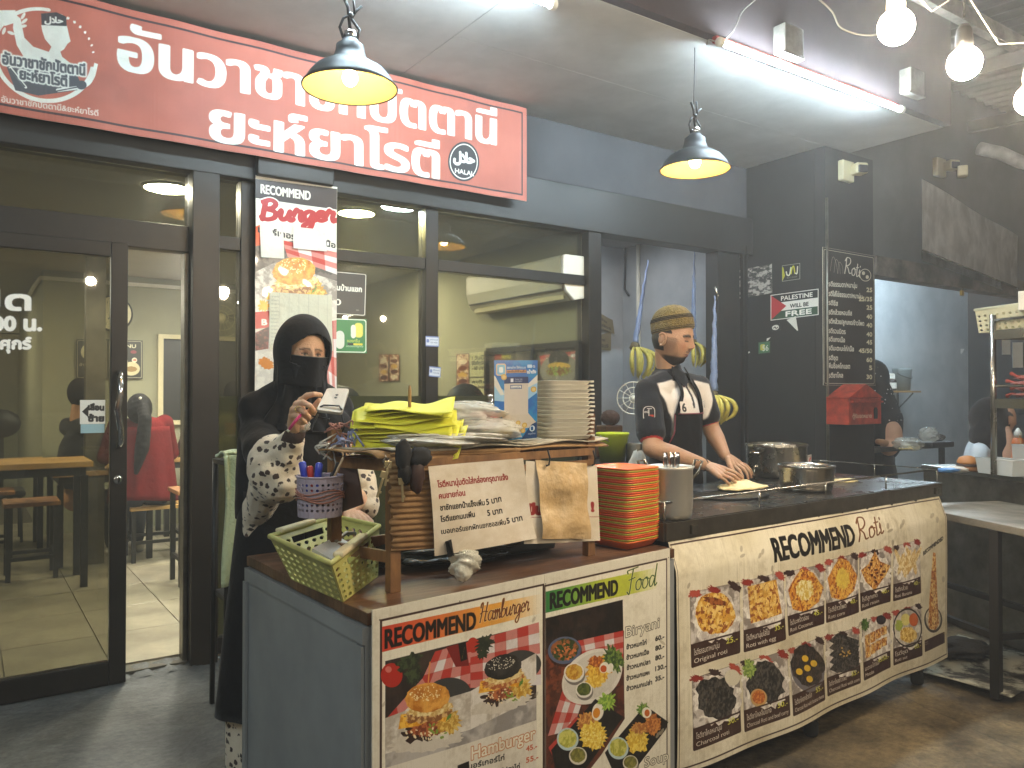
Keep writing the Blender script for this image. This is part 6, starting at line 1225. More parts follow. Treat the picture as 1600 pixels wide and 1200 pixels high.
for z in (RZ-.025, .97): MB().bar(z3(BL_, z), z3(BR_, z), .012, .03).build('back_rail', M_['rack_wood'], K); MB().bar(z3(FL, z), z3(BL_, z), .012, .03).build('side_rail', M_['rack_wood'], K); MB().bar(z3(FR, z), z3(BR_, z), .012, .03).build('side_rail', M_['rack_wood'], K)
so = None
for k in range(13):
    u = .05+.72*(k/12)*.9; a = FL+ux*u; b = BL_+(BR_-BL_).normalized()*(u+.02); mid = (a+b)/2; L = (b-a).length+.05
    if so is None: so = MB().box((0, 0, 0), (.028, L, .012)).build('slat', M_['rack_wood'], K, bevel=.001); o = so
    else: o = so.copy(); COL.objects.link(o); o.parent = K
    o.location = z3(mid, RZ+.0)-wloc(K)+Vector((0, -.012, -.001)); o.rotation_euler = (0, 0, math.atan2((b-a).y, (b-a).x)-math.pi/2)
RKP = Plane(FL[:2], FR[:2])
def onR(px, py, w): return RKP.pt(*RKP.hit(px, py, w), w)
# corrugated cardboard
mk('cardboard', '9c7a4c', .85, vs=5, col2='7d5c36', bump=.2, bs=60)
TLc, TRc, BRc, BLc = [onR(x, y, .018) for x, y in ((607, 708), (812, 700), (812, 846), (612, 861))]
def cf(a, b):
    p = (TLc*(1-a)+TRc*a)*(1-b)+(BLc*(1-a)+BRc*a)*b; return p+RKP.n*(.0025*math.sin(b*2*math.pi*17)+.003*math.sin(a*7))+ux*(.004*math.sin(b*60)+.003*math.sin(b*23))*(1 if a == 0 else 0)
solid(MB().grid(cf, 14, 136, uv=False), 'cardboard_sheet', M_['cardboard'], 'ribbed corrugated cardboard sheet hung on the rack behind the white notice', 'cardboard', thick=.003)
# notices
def notice(cv):
    cv.a = cv.texa('e0d6c4', 'd0c2aa', 120, .3, .7)
    T = lambda s, a, b, h, c: cv.text(s, a, b, h, c, bold=.05)
    T('โรตีหนานุ่มตัดใส่กล่องกรุณาแจ้ง', (683, 759), (795, 747.5), 8.6, '8a2a28'); T('คนขายก่อน', (684.6, 776), (727, 771), 8.4, '8a2a28')
    T('ชาชักแยกน้ำแข็งเพิ่ม', (686, 794), (758, 786), 8.2, '2a2420'); T('5 บาท', (761, 786), (785, 780.5), 9, '2a2420'); T('โรตีแยกนมเพิ่ม', (686.5, 812), (741, 804), 8.2, '2a2420'); T('5 บาท', (762, 803), (786, 799), 9, '2a2420'); T('เบอเกอร์แยกผักแยกซอสเพิ่ม', (688, 831.5), (791, 817), 8, '2a2420'); T('5 บาท', (793, 816), (818, 811), 9, '2a2420')
    for k in range(9): cv.stroke([(672+k*20, 850+3*math.sin(k)), (690+k*18, 838+4*math.sin(k*2))], 2, 'efe6d2', .3)
q = [(669, 729), (816, 716), (838, 841), (679, 869)]; cv = QCv(q, 620, 560, 'ddd2be'); notice(cv)
mk('tape_black', '191817', .6)
NT = thing('paper_notice', 'white laminated price notice with red and black Thai handwriting', 'notice', onR(679, 869, .04))
sheet('laminated_sheet', cv, [onR(x, y, .034) for x, y in q], NT, nu=24, nv=24, curl=lambda a, b: .006*math.sin(a*4+b*3)+.012*max(0, .25-b)*a*4*.5, rough=.22, bump=.25, coat=.4, wrinkle=9, thick=.0008)
a, b = onR(699, 846, .046), onR(706, 868, .046); MB().bar(a, b, .001, .018, up=tuple(RKP.n)).build('black_tape', M_['tape_black'], NT); 
MB().box((a+b)/2, (.020, .0012, .045), M=Matrix((RKP.u, -RKP.n, RKP.up)).transposed() @ Matrix.Rotation(-.2, 3, 'Y')).build('tape_strip', M_['tape_black'], NT)
q = [(822, 720), (934, 727), (939, 845), (819, 850)]; cv = QCv(q, 300, 330, 'dcd2c0'); cv.a = cv.texa('dcd2c0', 'cfc2a8', 80, .3, .7)
cv.text('มีป', (826, 801), (845, 801), 15, '8f2a26', bold=.12); cv.text('!', (926, 797), (929, 797), 14, '8f2a26', bold=.1); cv.stroke([(822, 806), (938, 806)], 2, '8f2a26')
sheet('paper_notice', cv, [onR(x, y, .024) for x, y in q], None, 'white sheet with a red exclamation mark mostly covered by brown paper', 'notice', nu=10, nv=10, curl=lambda a, b: .004*math.sin(a*5), rough=.3, coat=.3)
q = [(839.5, 719), (918, 724), (922, 842), (847, 842)]; cv = QCv(q, 240, 360, 'cbb083'); cv.a = cv.texa('cfb489', 'bd9d6c', 60, .3, .7)
sheet('kraft_paper', cv, [onR(x, y, .036) for x, y in q], None, 'blank brown kraft paper clipped over the right notice', 'paper', nu=16, nv=16, curl=lambda a, b: .004*math.sin(a*8+b*5)+.004*math.sin(b*11), rough=.45, bump=.6, wrinkle=18)
for px, py, lb in ((856, 716, 'bent wire hook above the brown kraft paper, left'), (927, 716, 'bent wire hook above the brown kraft paper, right')):
    p = onR(px, py, .04); solid(MB().tube([p+Vector((0, 0, .025)), p+Vector((.008, 0, 0)), p+Vector((.004, 0, -.02)), p+Vector((-.006, 0, -.022))], .003, 6), 'wire_hook', M_['black_metal'], lb, 'hook')
# crinkled plastic bag under the notice
def clear_mat(name, tint='dfe0d6', a=.35, bump=1.0, bs=24, rough=.12):
    m = mat(name, tint, rough, bump=bump, bs=bs, alpha=a, spec=.8); return m
M_['clear'] = clear_mat('clear_plastic'); M_['milky'] = clear_mat('milky_plastic', 'dcdccf', .58, 1.0, 22, .12); M_['milky2'] = clear_mat('bag_plastic', 'dedbd0', .75, 1.0, 26, .16)
def crumple(c, rx, ry, rz, seed, m, name, label, cat, n=26, amp=.28, M3=None, taper=0, parent=None):
    rr = random.Random(seed); ph = [(rr.uniform(2, 9), rr.uniform(2, 9), rr.uniform(2, 9), rr.uniform(0, 6)) for _ in range(7)]; mb = MB(); h = n//2; vs = []
    for i in range(h+1):
        for k in range(n):
            t, a = math.pi*i/h, 2*math.pi*k/n; x, y, z = math.sin(t)*math.cos(a), math.sin(t)*math.sin(a), -math.cos(t); q = 1+amp*(sum(math.sin(px_*x+py_*y+pz*z+p0) for px_, py_, pz, p0 in ph)/5+.35*abs(math.sin(ph[0][0]*2.3*x+ph[1][1]*2.1*y+3*z))-.35*abs(math.sin(ph[2][0]*2.9*y+ph[3][1]*2.4*z+ph[1][3]))+.15*math.sin(31*x+17*z)*math.sin(23*y))
            w = 1-taper*max(0, z); v = Vector((x*rx*q*w, y*ry*q*w, z*rz*(1+(q-1)*.5))); vs.append(Vector(c)+((M3 @ v) if M3 else v))
    mb.add(vs, [(i*n+k, i*n+(k+1) % n, (i+1)*n+(k+1) % n, (i+1)*n+k) for i in range(h) for k in range(n)], 0, True)
    if parent is not None: return mb.build(name, m, parent, weld=True)
    o = mb.build(name, m, None, loc=c, weld=True); return tag(o, label, cat)
p = onR(728, 882, .05); crumple(p, .038, .015, .036, 4, clear_mat('packet_film', 'd9d6c4', .72, 1.0, 40, .1), 'crumpled_packet', 'shiny crumpled clear packet hanging below the white notice', 'packet', n=56, amp=.55, taper=-.3)
# papers and bags on top of the rack
mk('newsprint', 'b9b09a', .8, vs=20, col2='8f8672', bump=.2, bs=30)
for k, (a0, a1, dz, m_, lb) in enumerate(((-.06, .80, .008, 'cardboard', 'bent cardboard sheet lying on the rack slats'), (-.02, .50, .014, 'newsprint', 'folded newspaper layer on the left half of the rack top'), (.40, .80, .016, 'newsprint', 'folded newspaper layer under the white foam boxes'))):
    f = lambda a, b: z3(FL+ux*(a0+(a1-a0)*a)+(BL_-FL)*(b*1.05-.08), RZ+dz+.004*math.sin(a*11+b*3+k)+.003*math.sin(b*9)-(.01*max(0, .12-b)/.12 if k == 0 else 0))
    solid(MB().grid(f, 30, 10, uv=False), 'paper_layer', M_[m_], lb, 'paper', thick=.004)
tp = lambda u, v, z=0: z3(FL+ux*u+(BL_-FL).normalized()*v, RZ+.022+z)
bgc = tp(.33, .13); Mr = Matrix.Rotation(.09, 3, 'Z')
crumple(tp(.36, .15, .085), .15, .09, .035, 11, M_['milky'], 'plastic_bag', 'upper clear plastic bag of sachets beside the yellow receipts', 'bag', n=56, amp=.22, M3=Mr); crumple(tp(.40, .10, .035), .13, .09, .035, 12, M_['milky'], 'plastic_bag', 'middle clear plastic bag of pink sachets left of the payment card', 'bag', n=56, amp=.25, M3=Mr)
crumple(tp(.24, .07, .012), .20, .10, .02, 13, M_['milky2'], 'plastic_bag', 'flat white carrier bags spread beneath the yellow receipts', 'bag', n=64, amp=.3, M3=Mr)
mk('pink_pack', 'c98f86', .5, bump=.6, bs=30); crumple(tp(.43, .13, .06), .06, .05, .03, 14, M_['pink_pack'], 'sachet_pack', 'pink sachets inside the clear bags left of the payment card', 'packet', n=30, amp=.3)
# payment card
q = [(772, 563), (840, 563), (839, 684), (773, 690)]; cv = QCv(q, 270, 480, '2e62a8'); cv.a = cv.texa('2c66ae', '2f86bc', 90, .35, .65)
cv.polyc([(0, 130), (70, 190), (80, 250), (0, 240)], '9cc4dc'); cv.polyc([(270, 110), (200, 150), (200, 250), (270, 200)], '9cc4dc'); cv.polyc([(0, 90), (10, 100), (62, 205), (40, 210), (0, 150)], 'dcd8ca'); cv.polyc([(270, 90), (205, 150), (205, 170), (270, 140)], 'dcd8ca'); cv.polyc([(0, 400), (60, 330), (210, 320), (270, 390), (270, 410), (0, 430)], 'cfc2ae')
cv.rectc(12, 20, 74, 92, 'd9b98a', r=12); cv.rectc(18, 26, 68, 86, '7fb4cc', r=10); cv.rectc(30, 40, 56, 74, 'dfe6e2', r=8); cv.textc('สแกนจ่าย ใช้ง่ายแบบ', 80, 50, 116, 14, 'e6e6e0', .8); cv.rectc(78, 58, 200, 76, 'c98a4a'); cv.textc('ถุงเงินให้ร้านค้า', 82, 73, 112, 12, '3a3028', .8); cv.textc('เป๋าตัง', 206, 80, 54, 20, 'e6e6e0', 1.2); cv.rectc(206, 26, 236, 46, 'b9d4e4', r=4); cv.textc('G', 240, 44, 14, 14, 'e6e6e0', .8)
cv.rectc(62, 100, 212, 140, '1c2f5c'); cv.rectc(102, 110, 120, 132, 'dfe3ea'); cv.textc('THAI QR', 128, 120, 48, 8, 'dfe3ea', .5); cv.textc('PAYMENT', 128, 132, 48, 8, 'dfe3ea', .5); cv.rectc(62, 140, 212, 330, 'd2c5b4', r=2); cv.rectc(100, 150, 172, 174, '2a4478'); cv.rectc(104, 154, 168, 170, 'e0dcd2'); cv.textc('PromptPay', 108, 168, 56, 9, '2a4478', .6)
for x, y, r in ((60, 100, 18), (246, 180, 18), (50, 320, 20), (40, 420, 16), (70, 424, 22), (92, 410, 16), (100, 432, 16), (150, 380, 14), (190, 396, 16), (150, 420, 14), (180, 428, 16), (20, 440, 14)): cv.rectc(x-r, y-r, x+r, y+r, 'c9a04a', r=r-1); cv.rectc(x-r*.6, y-r*.6, x+r*.6, y+r*.6, 'dcc278', r=r*.5)
cv.polyc([(205, 430), (235, 395), (270, 380), (270, 480), (170, 480)], '1f3f6e'); cv.rectc(222, 402, 256, 438, 'd9e4ea', r=16); cv.rectc(230, 408, 246, 432, '2c5a8c', r=4); cv.textc('กรุงไทย', 214, 456, 46, 10, 'dfe6ea', .6); cv.dirt(.08, 60)
d = 2.43; cs = [atD(x, y, d+dd) for (x, y), dd in zip(q, (.03, .03, 0, 0))]
zb = RZ+.022; sh = zb-min(cs[2].z, cs[3].z); QT = thing('payment_card', 'blue upright payment card standing on the rack before the foam boxes', 'card', (cs[2]+cs[3])/2)
sheet('printed_card', cv, cs, QT, nu=2, nv=2, curl=None, rough=.2, bump=.03, coat=.5, thick=.003)
bk = (O3-cs[2]); bk.z = 0; bk.normalize(); MB().add([cs[3]-bk*.004, cs[2]-bk*.004, cs[2]-bk*.06+Vector((0, 0, .0)), cs[3]-bk*.06], [(0, 1, 2, 3)]).build('foot', M_['milky'], QT, thick=.002)
# foam boxes
mk('foam', 'd8d3c4', .55); pc = atD(878, 688, 2.56); pc.z = RZ+.021
def foam():
    mb = MB(); N = 28; vs = []; prof = [(.070, 0), (.074, .002), (.080, .010), (.084, .0115), (.084, .0130), (.080, .0125), (0, .0125)]
    for r, z in prof:
        for k in range(N):
            a = 2*math.pi*k/N; cx, sy = math.cos(a), math.sin(a); e = 14; q = (abs(cx)**e+abs(sy)**e)**(-1/e); vs.append(Vector((r*q*cx*.95, r*q*sy*.85, z)))
    mb.add(vs, [(i*N+k, i*N+(k+1) % N, (i+1)*N+(k+1) % N, (i+1)*N+k) for i in range(len(prof)-1) for k in range(N)]+[list(range(N))[::-1]], 0, True)
    for k in range(3): mb.box((.084, -.05+.05*k, .011), (.010, .012, .006))
    return mb
fo = None; nF = 14
for i in range(nF):
    if fo is None: fo = foam().build('foam_box', M_['foam'], None, loc=(0, 0, 0)); o = fo
    else: o = fo.copy(); COL.objects.link(o)
    o.location = pc+Vector((rt.uniform(-.003, .003), rt.uniform(-.002, .002), .0132*i)); o.rotation_euler = (0, 0, -.28+rt.uniform(-.03, .03))
    tag(o, 'white foam food box in the stack on the rack, '+(('topmost' if i == nF-1 else ords[nF-1-i]+' from the top') if i else 'lowest'), 'box', 'foam food boxes stacked on the rack')
def _wire():
    mb = MB()
    for k in range(14): mb.tube([(.0, 0, .0132*k+.002), (.009, .003, .0132*k+.006), (.004, .004, .0132*k+.011)], .0012, 5)
    return mb
mbw = MB(); w0 = atD(766, 640, 2.62)
for k in range(16): mbw.tube([w0+Vector((.01*math.cos(a)*1.0, .01*math.sin(a), -.045+.006*k+.0009*a)) for a in np.linspace(0, 6.28, 9)], .0014, 5)
solid(mbw, 'spiral_binding', M_['chrome'], 'white wire spiral of a notebook behind the payment card', 'notebook')
# yellow receipts on a spike
mk('receipt', 'd8d634', .6, var=.08, vs=9); sp = atD(640, 700, 2.26); sp.z = RZ+.02
T = thing('receipt_spike', 'thin wooden spike rising through the yellow receipts', 'spike', sp); MB().tube([sp, sp+Vector((0, 0, .155)), Vector((sp.x, sp.y, atD(640, 602, 2.26).z))], [.005, .005, .0025], 8).build('spike', M_['wood_light'], T); MB().lathe([(0, 0), (.04, 0), (.04, .012), (.01, .02), (0, .02)], sp, 20).build('base', M_['black_paint'], T)
ry = random.Random(12); rv = Vector((math.cos(YAW), -math.sin(YAW), 0)); fw = Vector((math.sin(YAW), math.cos(YAW), 0))
def lines_img():
    cv = QCv([(0, 0), (1, 0), (1, 1), (0, 1)], 220, 90, 'dedb3e'); cv.a = cv.texa('e0dd44', 'cfcb36', 40)
    for k in range(9):
        for r in range(10): cv.rectc(8+k*23, 8+r*8, 8+k*23+ry.uniform(8, 20), 10+r*8, '8f8c2c', .6)
    cv.rectc(40, 4, 200, 86, 'dedb3e', .25); return cv
mr = img_mat('receipt_print', lines_img(), .55, .1)
ord2 = ['lowest', 'second lowest', 'third lowest', 'fourth lowest', 'fifth lowest', 'sixth lowest', 'seventh lowest', 'sixth from the top', 'fifth from the top', 'fourth from the top', 'third from the top', 'second from the top', 'topmost']
for i in range(13):
    L1, L2 = ry.uniform(.10, .17), ry.uniform(.08, .15); wd = ry.uniform(.075, .10); zz = .020+.0072*i; sag1, sag2 = ry.uniform(-.02, .03), ry.uniform(-.03, .02); dz = ry.uniform(-.5, .5); tw_ = ry.uniform(-.25, .25)
    if i == 12: L1, sag1 = .12, -.05
    if i == 0: L1, L2, sag2 = .13, .16, -.01
    def f(a, b):
        x = -L1+(L1+L2)*a; y = (b-.5)*wd*(1.1-.2*abs(a-.5)); z = zz+(.9*x*x*(sag1*-30 if x < 0 else sag2*-30))*.18+.010*math.sin(x*38+i*1.3)*abs(b-.2)+.012*(b-.5)*math.sin(x*20+i)+y*(.75-.035*i)+(-.018*(1-b) if i < 3 else 0)+.10*y*math.sin(i)
        c_, s_ = math.cos(dz*.5), math.sin(dz*.5); return sp+rv*(x*c_-y*s_)+fw*(x*s_+y*c_)+Vector((0, 0, z))
    mb = MB().grid(f, 22, 6, 0 if i in (0, 1, 4) else 1); o = mb.build('receipt', [mr, M_['receipt']], None, loc=sp+Vector((0, 0, zz)), thick=.0008); tag(o, 'yellow receipt slip on the spike, '+ord2[i]+' of the pile', 'receipt', 'yellow receipts pierced by the spike')
# black lump of clips with keys
kc = onR(625, 716, .05); mk('key_brass', 'a89a74', .35, .8); mk('leather', '3c231a', .5, var=.3)
mk('rag_black', '1b1a19', .9); T = thing('key_bunch', 'bunch of keys and dark fobs hanging at the rack corner', 'keys', kc)
crumple(kc+Vector((.01, 0, .01)), .022, .014, .038, 5, M_['rag_black'], 'black_pouch', '', '', n=20, parent=T); crumple(onR(655, 714, .05), .036, .016, .026, 6, M_['rag_black'], 'black_pouch', '', '', n=20, parent=T); crumple(onR(632, 735, .045), .018, .014, .04, 8, M_['black_paint'], 'fob', '', '', n=16, parent=T)
crumple(onR(648, 742, .04), .014, .012, .045, 9, M_['leather'], 'fob', '', '', n=16, parent=T); crumple(onR(652, 738, .05), .020, .012, .055, 7, M_['leather'], 'leather_fob', '', '', n=20, parent=T, taper=.3)
k0 = onR(604, 730, .055); Mk = Matrix((RKP.u, -RKP.n, RKP.up)).transposed()
for a_, px, py, L in ((.15, 606, 726, .045), (.35, 600, 742, .05), (-.05, 628, 752, .045)):
    c = onR(px, py, .05); R_ = Mk @ Matrix.Rotation(a_, 3, 'Y'); MB().box(c, (.022, .0022, .018), M=R_).box(c+R_ @ Vector((0, 0, -.009-L/2)), (.007, .0022, L), M=R_).box(c+R_ @ Vector((.005, 0, -.009-L*.7)), (.006, .0022, .006), M=R_).build('key', M_['key_brass'], T, bevel=.001)
MB().tube([onR(603, 712, .05), onR(598, 722, .055), onR(603, 732, .055), onR(609, 722, .05)], .0012, 6, closed=True).build('key_ring', M_['steel'], T)
# phone holder wires and twine at the left post
bp = z3(BL_, 1.30); mk('twine', '9a6a5a', .9); mk('twine_blue', '7c86a8', .8)
for k, (c, m_, l) in enumerate(((bp+Vector((.01, -.02, .0)), 'twine', 'knot of brown twine round the left rack post'), (bp+Vector((.02, -.03, -.02)), 'twine_blue', 'knot of blue grey twine round the left rack post'), (bp+Vector((-.02, -.03, -.045)), 'clear', 'tuft of clear plastic tied to the left rack post'))):
    rr = random.Random(k+3); mb = MB()
    for j in range(9): a = c+Vector((rr.uniform(-.02, .02), rr.uniform(-.02, .02), rr.uniform(-.02, .02))); mb.tube([Vector(q) for q in smoothpath([tuple(a), tuple(a+Vector((rr.uniform(-.03, .03), rr.uniform(-.02, .02), rr.uniform(-.02, .03)))), tuple(a+Vector((rr.uniform(-.04, .04), rr.uniform(-.02, .02), rr.uniform(-.05, .0))))], 4)], .003, 5)
    solid(mb, 'twine_knot', M_[m_], l, 'twine')
# purple pen basket hanging on the left post
mk('purple', 'a69aa6', .5, var=.15, vs=9); c = atD(500, 805, 2.12); T = thing('pen_basket', 'pale purple perforated basket of pens tied to the rack post', 'basket', c); r = .057; h = .105
mb = MB(); perf(mb, lambda a, b: c+Vector((r*(1+.06*b)*math.cos(a*2*math.pi), r*(1+.06*b)*math.sin(a*2*math.pi), h*b)), 26, 8, .6, solid_=lambda i, j: j in (0, 3, 4, 7))
mb.lathe([(0, 0), (r, 0)], c, 26, caps=False); mb.build('basket_wall', M_['purple'], T, thick=.002); MB().tube([c+Vector((r*1.07*math.cos(a), r*1.07*math.sin(a), h)) for a in np.linspace(0, 6.283, 27)[:-1]], .003, 6, closed=True).build('rim', M_['purple'], T)
mb = MB()
for z in (.045, .052, .058, .066): mb.tube([c+Vector(((r+.006)*math.cos(a), (r+.006)*math.sin(a), z+.006*math.sin(a*3+z*90))) for a in np.linspace(0, 6.283, 25)[:-1]], .0022, 5, closed=True)
mb.build('twine_wrap', M_['twine'], T)
mk('pen_blue', '2f3fae', .3); mk('pen_red', 'b0342c', .3); mk('pen_black', '1c1c20', .35); mk('pen_wood', 'c9b08c', .5)
for px0, px1, py1, m_, r_, lb in ((484, 472, 721, 'pen_blue', .010, 'thick blue marker leaning left in the purple basket'), (490, 484, 728, 'pen_red', .009, 'red capped marker between the blue ones in the purple basket'), (492, 499, 723, 'pen_blue', .010, 'thick blue marker leaning right in the purple basket'), (500, 537, 714, 'pen_wood', .0035, 'slim pale pencil sticking out of the purple basket'), (503, 528, 722, 'pen_black', .004, 'slim black pen sticking out of the purple basket'), (508, 520, 738, 'pen_black', .006, 'short dark marker at the right of the purple basket')):
    a = atD(px0, 790, 2.12); b = atD(px1, py1, 2.12); solid(MB().tube([a, a.lerp(b, .8), b-(b-a).normalized()*.004, b], [r_*.95, r_, r_, r_*.6], 12), 'marker_pen', M_[m_], lb, 'pen')
# brown board tied by the post
cs = [atD(x, y, 2.2) for x, y in ((531, 720), (556, 722), (568, 788), (530, 802))]; n_ = (cs[1]-cs[0]).cross(cs[3]-cs[0]).normalized(); mk('brown_board', '5a4038', .45, var=.25, vs=7)
solid(MB().prism(cs, n_*.012), 'brown_board', M_['brown_board'], 'dark brown board tied beside the purple pen basket', 'board', bevel=.003)
# yellow green perforated basket on the cabinet corner
mk('yg', 'bcb868', .45, vs=4, col2='a6a258')
zt_, zb_ = .995, CT+.002
tF, tR, tB, tL = atZ(517, 881, zt_), atZ(592, 822, zt_), atZ(524, 807, zt_), atZ(422, 838, zt_)
bF, bR, bB, bL = atZ(536, 940, zb_), atZ(590, 900, zb_), atZ(540, 880, zb_), atZ(456, 905, zb_)
T = thing('laundry_basket', 'yellow green perforated plastic basket on the cabinet corner', 'basket', (bF+bB)/2); mb = MB()
for (a0, a1, c0, c1, nu) in ((bL, bF, tL, tF, 9), (bF, bR, tF, tR, 8), (bR, bB, tR, tB, 6), (bB, bL, tB, tL, 8)):
    ncut = (nu//2-2, nu//2+1) if (a0 is bF or a0 is bB) else None
    perf(mb, lambda a, b: (a0*(1-a)+a1*a)*(1-b)+(c0*(1-a)+c1*a)*b, nu*1, 7, .62, solid_=lambda i, j: j == 6, cut=lambda i, j: ncut is not None and ncut[0] <= i <= ncut[1] and j == 5)
mb.add([bL, bF, bR, bB], [(0, 1, 2, 3)]); mb.build('basket_wall', M_['yg'], T, thick=.004)
rim = [p.lerp(q, k/6) for p, q in ((tL, tF), (tF, tR), (tR, tB), (tB, tL)) for k in range(6)]; MB().tube(rim, .008, 8, closed=True).build('rim', M_['yg'], T)
mk('handle_cream', 'd2c49c', .4)
for p, q in ((tF, tR), (tL, tB)):
    a, b = p.lerp(q, .12), p.lerp(q, .62); out = Vector((0, 0, .008)); MB().bar(a+out, b+out, .028, .014).build('handle', M_['handle_cream'], T, bevel=.005)
c = (bF+bB)/2+Vector((0, 0, .06)); tag(MB().box(c+Vector((-.03, .0, .03)), (.10, .07, .012), M=Matrix.Rotation(.4, 3, 'X') @ Matrix.Rotation(.5, 3, 'Z')).build('paper_packet', M_['white_paint'], None, loc=c), 'white paper packet lying inside the yellow green basket', 'packet')
solid(MB().tube([c+Vector((-.02, .02, .045)), c+Vector((.03, .06, .06)), c+Vector((.07, .09, .05))], .006, 8), 'grey_string', M_['steel_dull'], 'grey cord coiled inside the yellow green basket', 'cord')
# dark clutter on the cabinet below the rack
mk('dark_bag', '34362e', .35, bump=.8, bs=24); c = Vector((1.25, 2.12, CT+.035)); crumple(c, .2, .10, .035, 21, M_['dark_bag'], 'dark_bag', 'dark plastic bags bundled beneath the rack on the cabinet', 'bag', n=60, amp=.3)
c = Vector((1.05, 2.18, CT+.05)); crumple(c, .10, .07, .045, 22, M_['dark_bag'], 'dark_bag', 'dark green bag at the left foot of the rack', 'bag', n=40, amp=.3)
mk('tub_grey', '3a4044', .4); solid(MB().box((1.5, 2.17, CT+.08), (.24, .16, .15)), 'dark_crate', M_['tub_grey'], 'dark grey crate behind the kraft paper on the cabinet', 'crate', bevel=.01)
solid(MB().box((1.78, 2.42, CT+.17), (.34, .24, .05)).box((1.78, 2.42, CT+.08), (.30, .20, .16)), 'black_case', M_['black_paint'], 'black case behind the coloured trays', 'case', bevel=.008)
# ------------------------------------------------------------------ next stall at right
mk('table_grey', '8b8272', .5, vs=5, col2='5d564a', bump=.2, bs=22, stretch=(1, .4, 1))
TA, TB, TC, TD = [z3(p, 0) for p in (atZ(1560, 820, .80), atZ(1481, 804, .80), atZ(1478, 778, .80), atZ(1600, 795, .80))]
dv = (TA-TB).normalized(); TA = TB+dv*1.1; wv = Vector((-dv.y, dv.x, 0)); wv = wv if wv.x > 0 else -wv
TB = TB-dv*.35; TC = TB+wv*.62; TD = TA+wv*.62
T = thing('side_table', 'worn grey wooden table on black legs at the right edge', 'table', (TA+TC)/2); MB().prism([z3(p, .77) for p in (TA, TB, TC, TD)], (0, 0, .035)).build('table_top', M_['table_grey'], T, bevel=.003)
lg = z3(atZ(1557, 1090, 0), 0); pts = [lg, lg+wv*.52, lg-dv*1.0, lg-dv*1.0+wv*.52]
for p in pts: MB().box((p.x, p.y, .385), (.04, .04, .77)).build('leg', M_['black_paint'], T)
for a, b in ((0, 1), (1, 3), (3, 2), (2, 0)): MB().bar(z3(pts[a], .28), z3(pts[b], .28), .03, .03).build('stretcher', M_['black_paint'], T)
SA = z3(TC-dv*.6, 0); SBp = z3(TD+dv*.2, 0)
T = thing('steel_counter', 'dull stainless counter of the next stall behind the side table', 'counter', (SA+SBp)/2); e_ = wv*.75
MB().prism([z3(p, .02) for p in (SA+wv*.01, SBp+wv*.01, SBp+e_, SA+e_)], (0, 0, .90)).build('counter_body', M_['steel_dull'], T); MB().prism([z3(p, .922) for p in (SA-wv*.008, SBp-wv*.008, SBp+e_, SA+e_)], (0, 0, .032)).build('counter_top', M_['steel'], T, bevel=.004)
CZ = .955
def oc(px, py): return atZ(px, py, CZ)
T = thing('shelf_rack', 'stainless shelf rack on the next counter with round posts', 'rack', oc(1552, 740)); b0 = oc(1553, 742); d1 = dv; pw = b0+wv*.42
zt = atD(1545, 492, (b0-O3).dot(_R @ Vector((0, 0, -1)))).z
for p in (b0, b0+d1*.9, pw, pw+d1*.9): MB().tube([p, Vector((p.x, p.y, zt))], .016, 14).build('post', M_['steel'], T)
for z in (zt-.10, zt-.475): MB().prism([z3(p, z) for p in (b0, b0+d1*.9, pw+d1*.9, pw)], (0, 0, .012)).build('shelf', M_['steel'], T); MB().bar(z3(b0, z-.01), z3(b0+d1*.9, z-.01), .012, .05).build('shelf_edge', M_['steel'], T); MB().bar(z3(b0, z-.01), z3(pw, z-.01), .012, .05).build('shelf_edge', M_['steel'], T)
MB().tube([z3(b0, zt-.03), z3(b0+d1*.9, zt-.03)], .008, 8).build('rail', M_['steel'], T); MB().tube([z3(b0, zt-.39), z3(b0+d1*.9, zt-.39)], .008, 8).build('rail', M_['steel'], T)
# cream basket on top
c = z3(b0, zt-.088)-d1*.12+wv*.02; T = thing('cream_basket', 'cream perforated basket on top of the shelf rack', 'basket', c); mb = MB(); A, Bq, Cq, Dq = c, c+d1*.95, c+d1*.95+wv*.36, c+wv*.36; ex_ = Vector((0, 0, .13)); gr = (A-Cq).normalized()*.02
for p, q, nu in ((A, Bq, 22), (Bq, Cq, 8), (Cq, Dq, 22), (Dq, A, 8)): perf(mb, lambda a, b: p.lerp(q, a)+ex_*b+(p.lerp(q, a)-(A+Cq)/2).normalized()*.02*b, nu, 5, .55, solid_=lambda i, j: j == 4)
mb.add([A, Bq, Cq, Dq], [(0, 1, 2, 3)]); mb.build('basket_wall', M_['cream_plastic'], T, thick=.004); MB().tube([p+ex_+(p-(A+Cq)/2).normalized()*.022 for p in (A, Bq, Cq, Dq)], .008, 8, closed=True).build('rim', M_['cream_plastic'], T)
c = z3(b0, zt+.0)+wv*.15+d1*.25; tag(MB().box(c+Vector((0, 0, .05)), (.3, .3, .1), rot=.3).build('carton', M_['white_paint'], None, loc=c, bevel=.004), 'pale carton standing inside the cream basket', 'carton')
